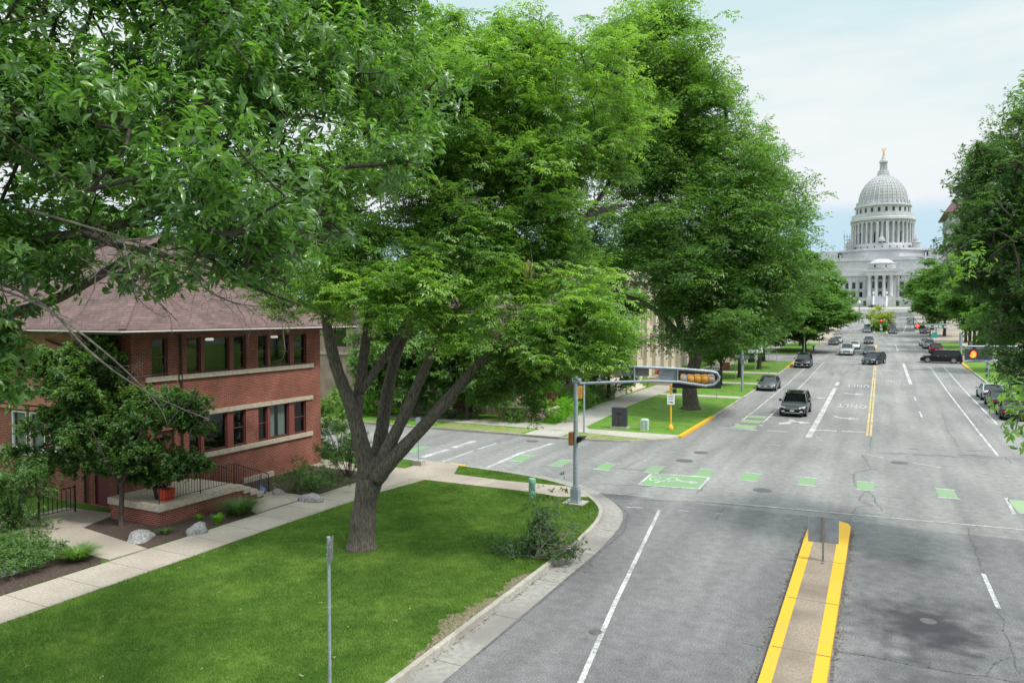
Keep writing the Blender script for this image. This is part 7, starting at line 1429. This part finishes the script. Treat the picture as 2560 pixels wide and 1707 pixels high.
    q = MB(); q.box(-hw*.8, hw*.8, f-.01, f+.06, .22, .38); q.box(-hw*.8, hw*.8, r_-.06, r_+.02, .24, .42); parts(q, 'bumper', M['trim'], root)
    q = MB(); q.box(-.16, .16, f-.035, f-.015, .44, .56); q.box(-.16, .16, r_+.005, r_+.02, tail*.58, tail*.58+.11); parts(q, 'number_plate', M['plate'], root)
    if kind in ('suv', 'bigsuv', 'van'):
        q = MB()
        for s in (-1, 1): q.tube([(s*tw*.95, a1+.15, zr-.02), (s*tw*.95, a1+.3, zr+.05), (s*tw*.95, c1-.3, zr+.05), (s*tw*.95, c1-.1, zr-.02)], .02, 5)
        parts(q, 'roof_rail', M['chrome'], root)
        q = MB(); q.add([(-tw*.7, a1+.25, zr-.012), (tw*.7, a1+.25, zr-.012), (tw*.7, a1+1.3, zr+.012), (-tw*.7, a1+1.3, zr+.012)], [(0, 1, 2, 3)]); q.build('sunroof', M['carglass'], root)
    return root
def place(c, x, y, rz, s=1): c.location = (x, y, zt(y)+.005); c.rotation_euler = (math.atan2(zt(y+2)-zt(y-2), 4)*math.cos(rz), 0, rz); return c
def GP(x, y): return G(x, y)
gp = 'cars parked along the kerbs'; gt = 'cars on the avenue'
place(car('black SUV with chrome grille bars driving towards the near junction', 'car_black', 'suv', gt), -6.05, 63.5, R(-1))
p = GP(1915, 977); place(car('dark grey sedan parked at the left kerb beside the lawn', 'car_grey', 'sedan', gp), p.x, p.y+2.3, R(-1))
p = GP(1960+175/3.92, 700+860/3.92); place(car('black pickup-like SUV parked at the left kerb before the second junction', 'car_black', 'bigsuv', gp), p.x, p.y+2.6, R(0))
p = GP(1900+1640/5.8075, 800+645/5.8075); place(car('dark crossover turning across the centre line at the second junction', 'car_navy', 'suv', gt), p.x+.1, p.y+1.9, R(-20))
p = GP(2250+780/7.468, 780+950/7.468); place(car('black estate SUV crossing side-on at the right of the second junction', 'car_plum', 'bigsuv', gt), p.x, p.y+1, R(-97))
p = GP(1960+612/3.92, 700+738/3.92); place(car('silver pickup truck waiting in the left lane past the second junction', 'car_silver', 'pickup', gt, name='pickup_truck', cat='pickup'), p.x, p.y+2.8, R(0))
p = GP(1960+836/3.92, 700+733/3.92); place(car('dark sedan waiting beside the silver pickup', 'car_dgrey', 'sedan', gt), p.x, p.y+2.3, R(0))
p = GP(1960+827/3.92, 700+625/3.92); place(car('grey sedan next behind in the lane by the yellow median', 'car_grey', 'hatch', gt), p.x, p.y+2.3, R(0))
p = GP(1960+668/3.92, 700+690/3.92); place(car('white sedan half hidden behind the silver pickup', 'car_white', 'sedan', gt, False), p.x+.2, p.y+7, R(0))
p = GP(1960+482/3.92, 700+635/3.92); place(car('dark sedan parked at the left kerb past the second junction', 'car_dgrey', 'sedan', gp), p.x, p.y+2.3, R(0))
p = GP(1960+520/3.92, 700+618/3.92); place(car('silver sedan parked behind the dark one at the left kerb', 'car_silver', 'sedan', gp, False), p.x, p.y+3, R(0))
p = GP(1960+813/3.92, 700+515/3.92); place(car('dark blue sedan first in line left of the far median', 'car_grey', 'sedan', gt), p.x, p.y+2.3, R(0)); place(car('silver van second in line left of the far median', 'car_silver', 'van', gt, False), p.x-.05, p.y+9, R(0)); place(car('pale car third in line left of the far median', 'car_white', 'hatch', gt, False), p.x-.1, p.y+17, R(0))
p = GP(1960+1067/3.92, 700+525/3.92); place(car('navy sedan first in line right of the far median', 'car_navy', 'sedan', gp), p.x, p.y+2.3, R(0))
for i, (dy, cl, lb) in enumerate(((9, 'car_grey', 'dark grey car second in line right of the far median'), (17, 'car_silver', 'silver car third in line right of the far median'), (26, 'car_dgrey', 'dark car fourth in line right of the far median'))): place(car(lb, cl, 'hatch', gp, False), p.x+.1*i, p.y+dy, R(0))
p = GP(1960+1380/3.92, 700+525/3.92); place(car('dark car with pale reflections parked under the far red signal', 'car_dgrey', 'suv', gp), p.x, p.y+2.3, R(0))
p = GP(1960+1385/3.92, 700+648/3.92); place(car('white crossover parked at the right kerb farthest before the third junction', 'car_white', 'hatch', gp), p.x, p.y+3, R(180))
p = GP(1960+1412/3.92, 700+672/3.92); place(car('silver-white hatchback parked just in front of the white crossover', 'car_silver', 'suv', gp), p.x+.2, p.y+2.3, R(180))
p = GP(1960+1482/3.92, 700+722/3.92); place(car('dark red car parked behind the black estate SUV', 'car_maroon', 'suv', gp), p.x+.2, p.y+2.4, R(180))
# three sedans parked at the near right kerb, seen from behind
s0 = car('silver sedan parked first at the right kerb beyond the other two', 'car_silver', 'sedan', gp); s1 = car('dark grey sedan parked between the silver one and the black one', 'car_dgrey', 'sedan', gp); s2 = car('black sedan parked nearest at the right kerb under the leaves', 'car_black', 'sedan', gp)
p = GP(1960+2200/3.92, 700+1375/3.92); place(s2, 9.15, p.y+2.2, R(178)); place(s1, 9.2, p.y+9.3, R(180)); place(s0, 9.25, p.y+15.6, R(181))
# car park behind the left trees
p = GP(1975, 905); place(car('grey SUV parked side-on in the car park behind the left trees', 'car_grey', 'suv', gp), -19.5, 116.4, R(-90)); place(car('dark van parked in the car park behind the black pickup-like SUV', 'car_black', 'van', gp, False), -25.5, 117, R(-90))
p = GP(2184, 768); c = car('tiny dark car crossing in front of the capitol steps', 'car_dgrey', 'sedan', gt, False); place(c, PY(2184, 768, 372).x, 372, R(90))
# people
def person(label, loc, rz, top, bot, pose=0, h=1.74):
    root = thing('person', label, 'person', loc, rz); bm = bmesh.new(); me = bpy.data.meshes.new('body')
    J = [(0, 0, .95), (0, 0, 1.2), (0, 0, 1.42), (0, 0, 1.52), (0, 0, 1.64), (.17, 0, 1.40), (.24, -.02+.1*pose, 1.14), (.25, -.12+.15*pose, .90), (-.17, 0, 1.40), (-.24, .02-.1*pose, 1.14), (-.25, .04-.2*pose, .90), (.09, -.01, .90), (.10, -.10, .50), (.10, -.06-.12*pose, .08), (-.09, .01, .90), (-.10, .06, .50), (-.10, .14+.1*pose, .08), (.10, -.20-.12*pose, .04), (-.10, .0+.1*pose, .04)]
    Ed = [(0, 1), (1, 2), (2, 3), (3, 4), (2, 5), (5, 6), (6, 7), (2, 8), (8, 9), (9, 10), (0, 11), (11, 12), (12, 13), (0, 14), (14, 15), (15, 16), (13, 17), (16, 18)]
    Rr = [.14, .13, .14, .055, .095, .07, .048, .035, .07, .048, .035, .10, .07, .045, .10, .07, .045, .04, .04]
    me.from_pydata(J, Ed, []); o_ = bpy.data.objects.new('body', me); COL.objects.link(o_); md = o_.modifiers.new('s', 'SKIN'); 
    for i, v_ in enumerate(me.skin_vertices[0].data): v_.radius = (Rr[i]*1.05, Rr[i]*.85)
    me.skin_vertices[0].data[0].use_root = True; sb_ = o_.modifiers.new('d', 'SUBSURF'); sb_.levels = 1; sb_.render_levels = 1
    bpy.context.view_layer.update(); dg = bpy.context.evaluated_depsgraph_get(); m2 = bpy.data.meshes.new_from_object(o_.evaluated_get(dg)); bpy.data.objects.remove(o_)
    m2.materials.append(M['skin']); m2.materials.append(M[top]); m2.materials.append(M[bot])
    for pl in m2.polygons:
        z = pl.center.z; pl.material_index = 0 if z > 1.49 or (abs(pl.center.x) > .2 and z < 1.0) else 1 if z > .93 else 2
    m2.shade_smooth(); b2 = bpy.data.objects.new('body', m2); COL.objects.link(b2); b2.parent = root; b2.scale = (h/1.74,)*3
    q = MB(); q.lathe((0, .015, 1.62), [(.10, -.02), (.108, .06), (.08, .125), (0, .15)], 10); hr = q.build('hair', M['hair'], root, smooth=True); return root
for i, (px_, v_, tp, bt_, lb) in enumerate([(495, 1428, 'cloth_d', 'cloth_d', 'person in dark clothes walking on the capitol steps'), (520, 1440, 'cloth_w', 'cloth_d', 'person in a white top at the foot of the capitol steps'), (540, 1442, 'cloth_r', 'cloth_d', 'person in a red top at the foot of the capitol steps'), (508, 1364, 'cloth_w', 'cloth_w', 'person in pale clothes standing before the capitol door')]):
    yy = FY-13 if v_ > 1400 else FY-1.0; x_ = PY(2050+px_/3.408, 770, yy).x; person(lb, (x_, yy, zt(yy)+.05 if v_ > 1400 else zt0+.02), i*.8, tp, bt_, i % 2)
p = PY(2100+1760/7.84, 860, 200); person('person in dark clothes waiting at the third junction on the right', (p.x, 200, zt(200)+.15), 1.2, 'cloth_d', 'cloth_d', 0)
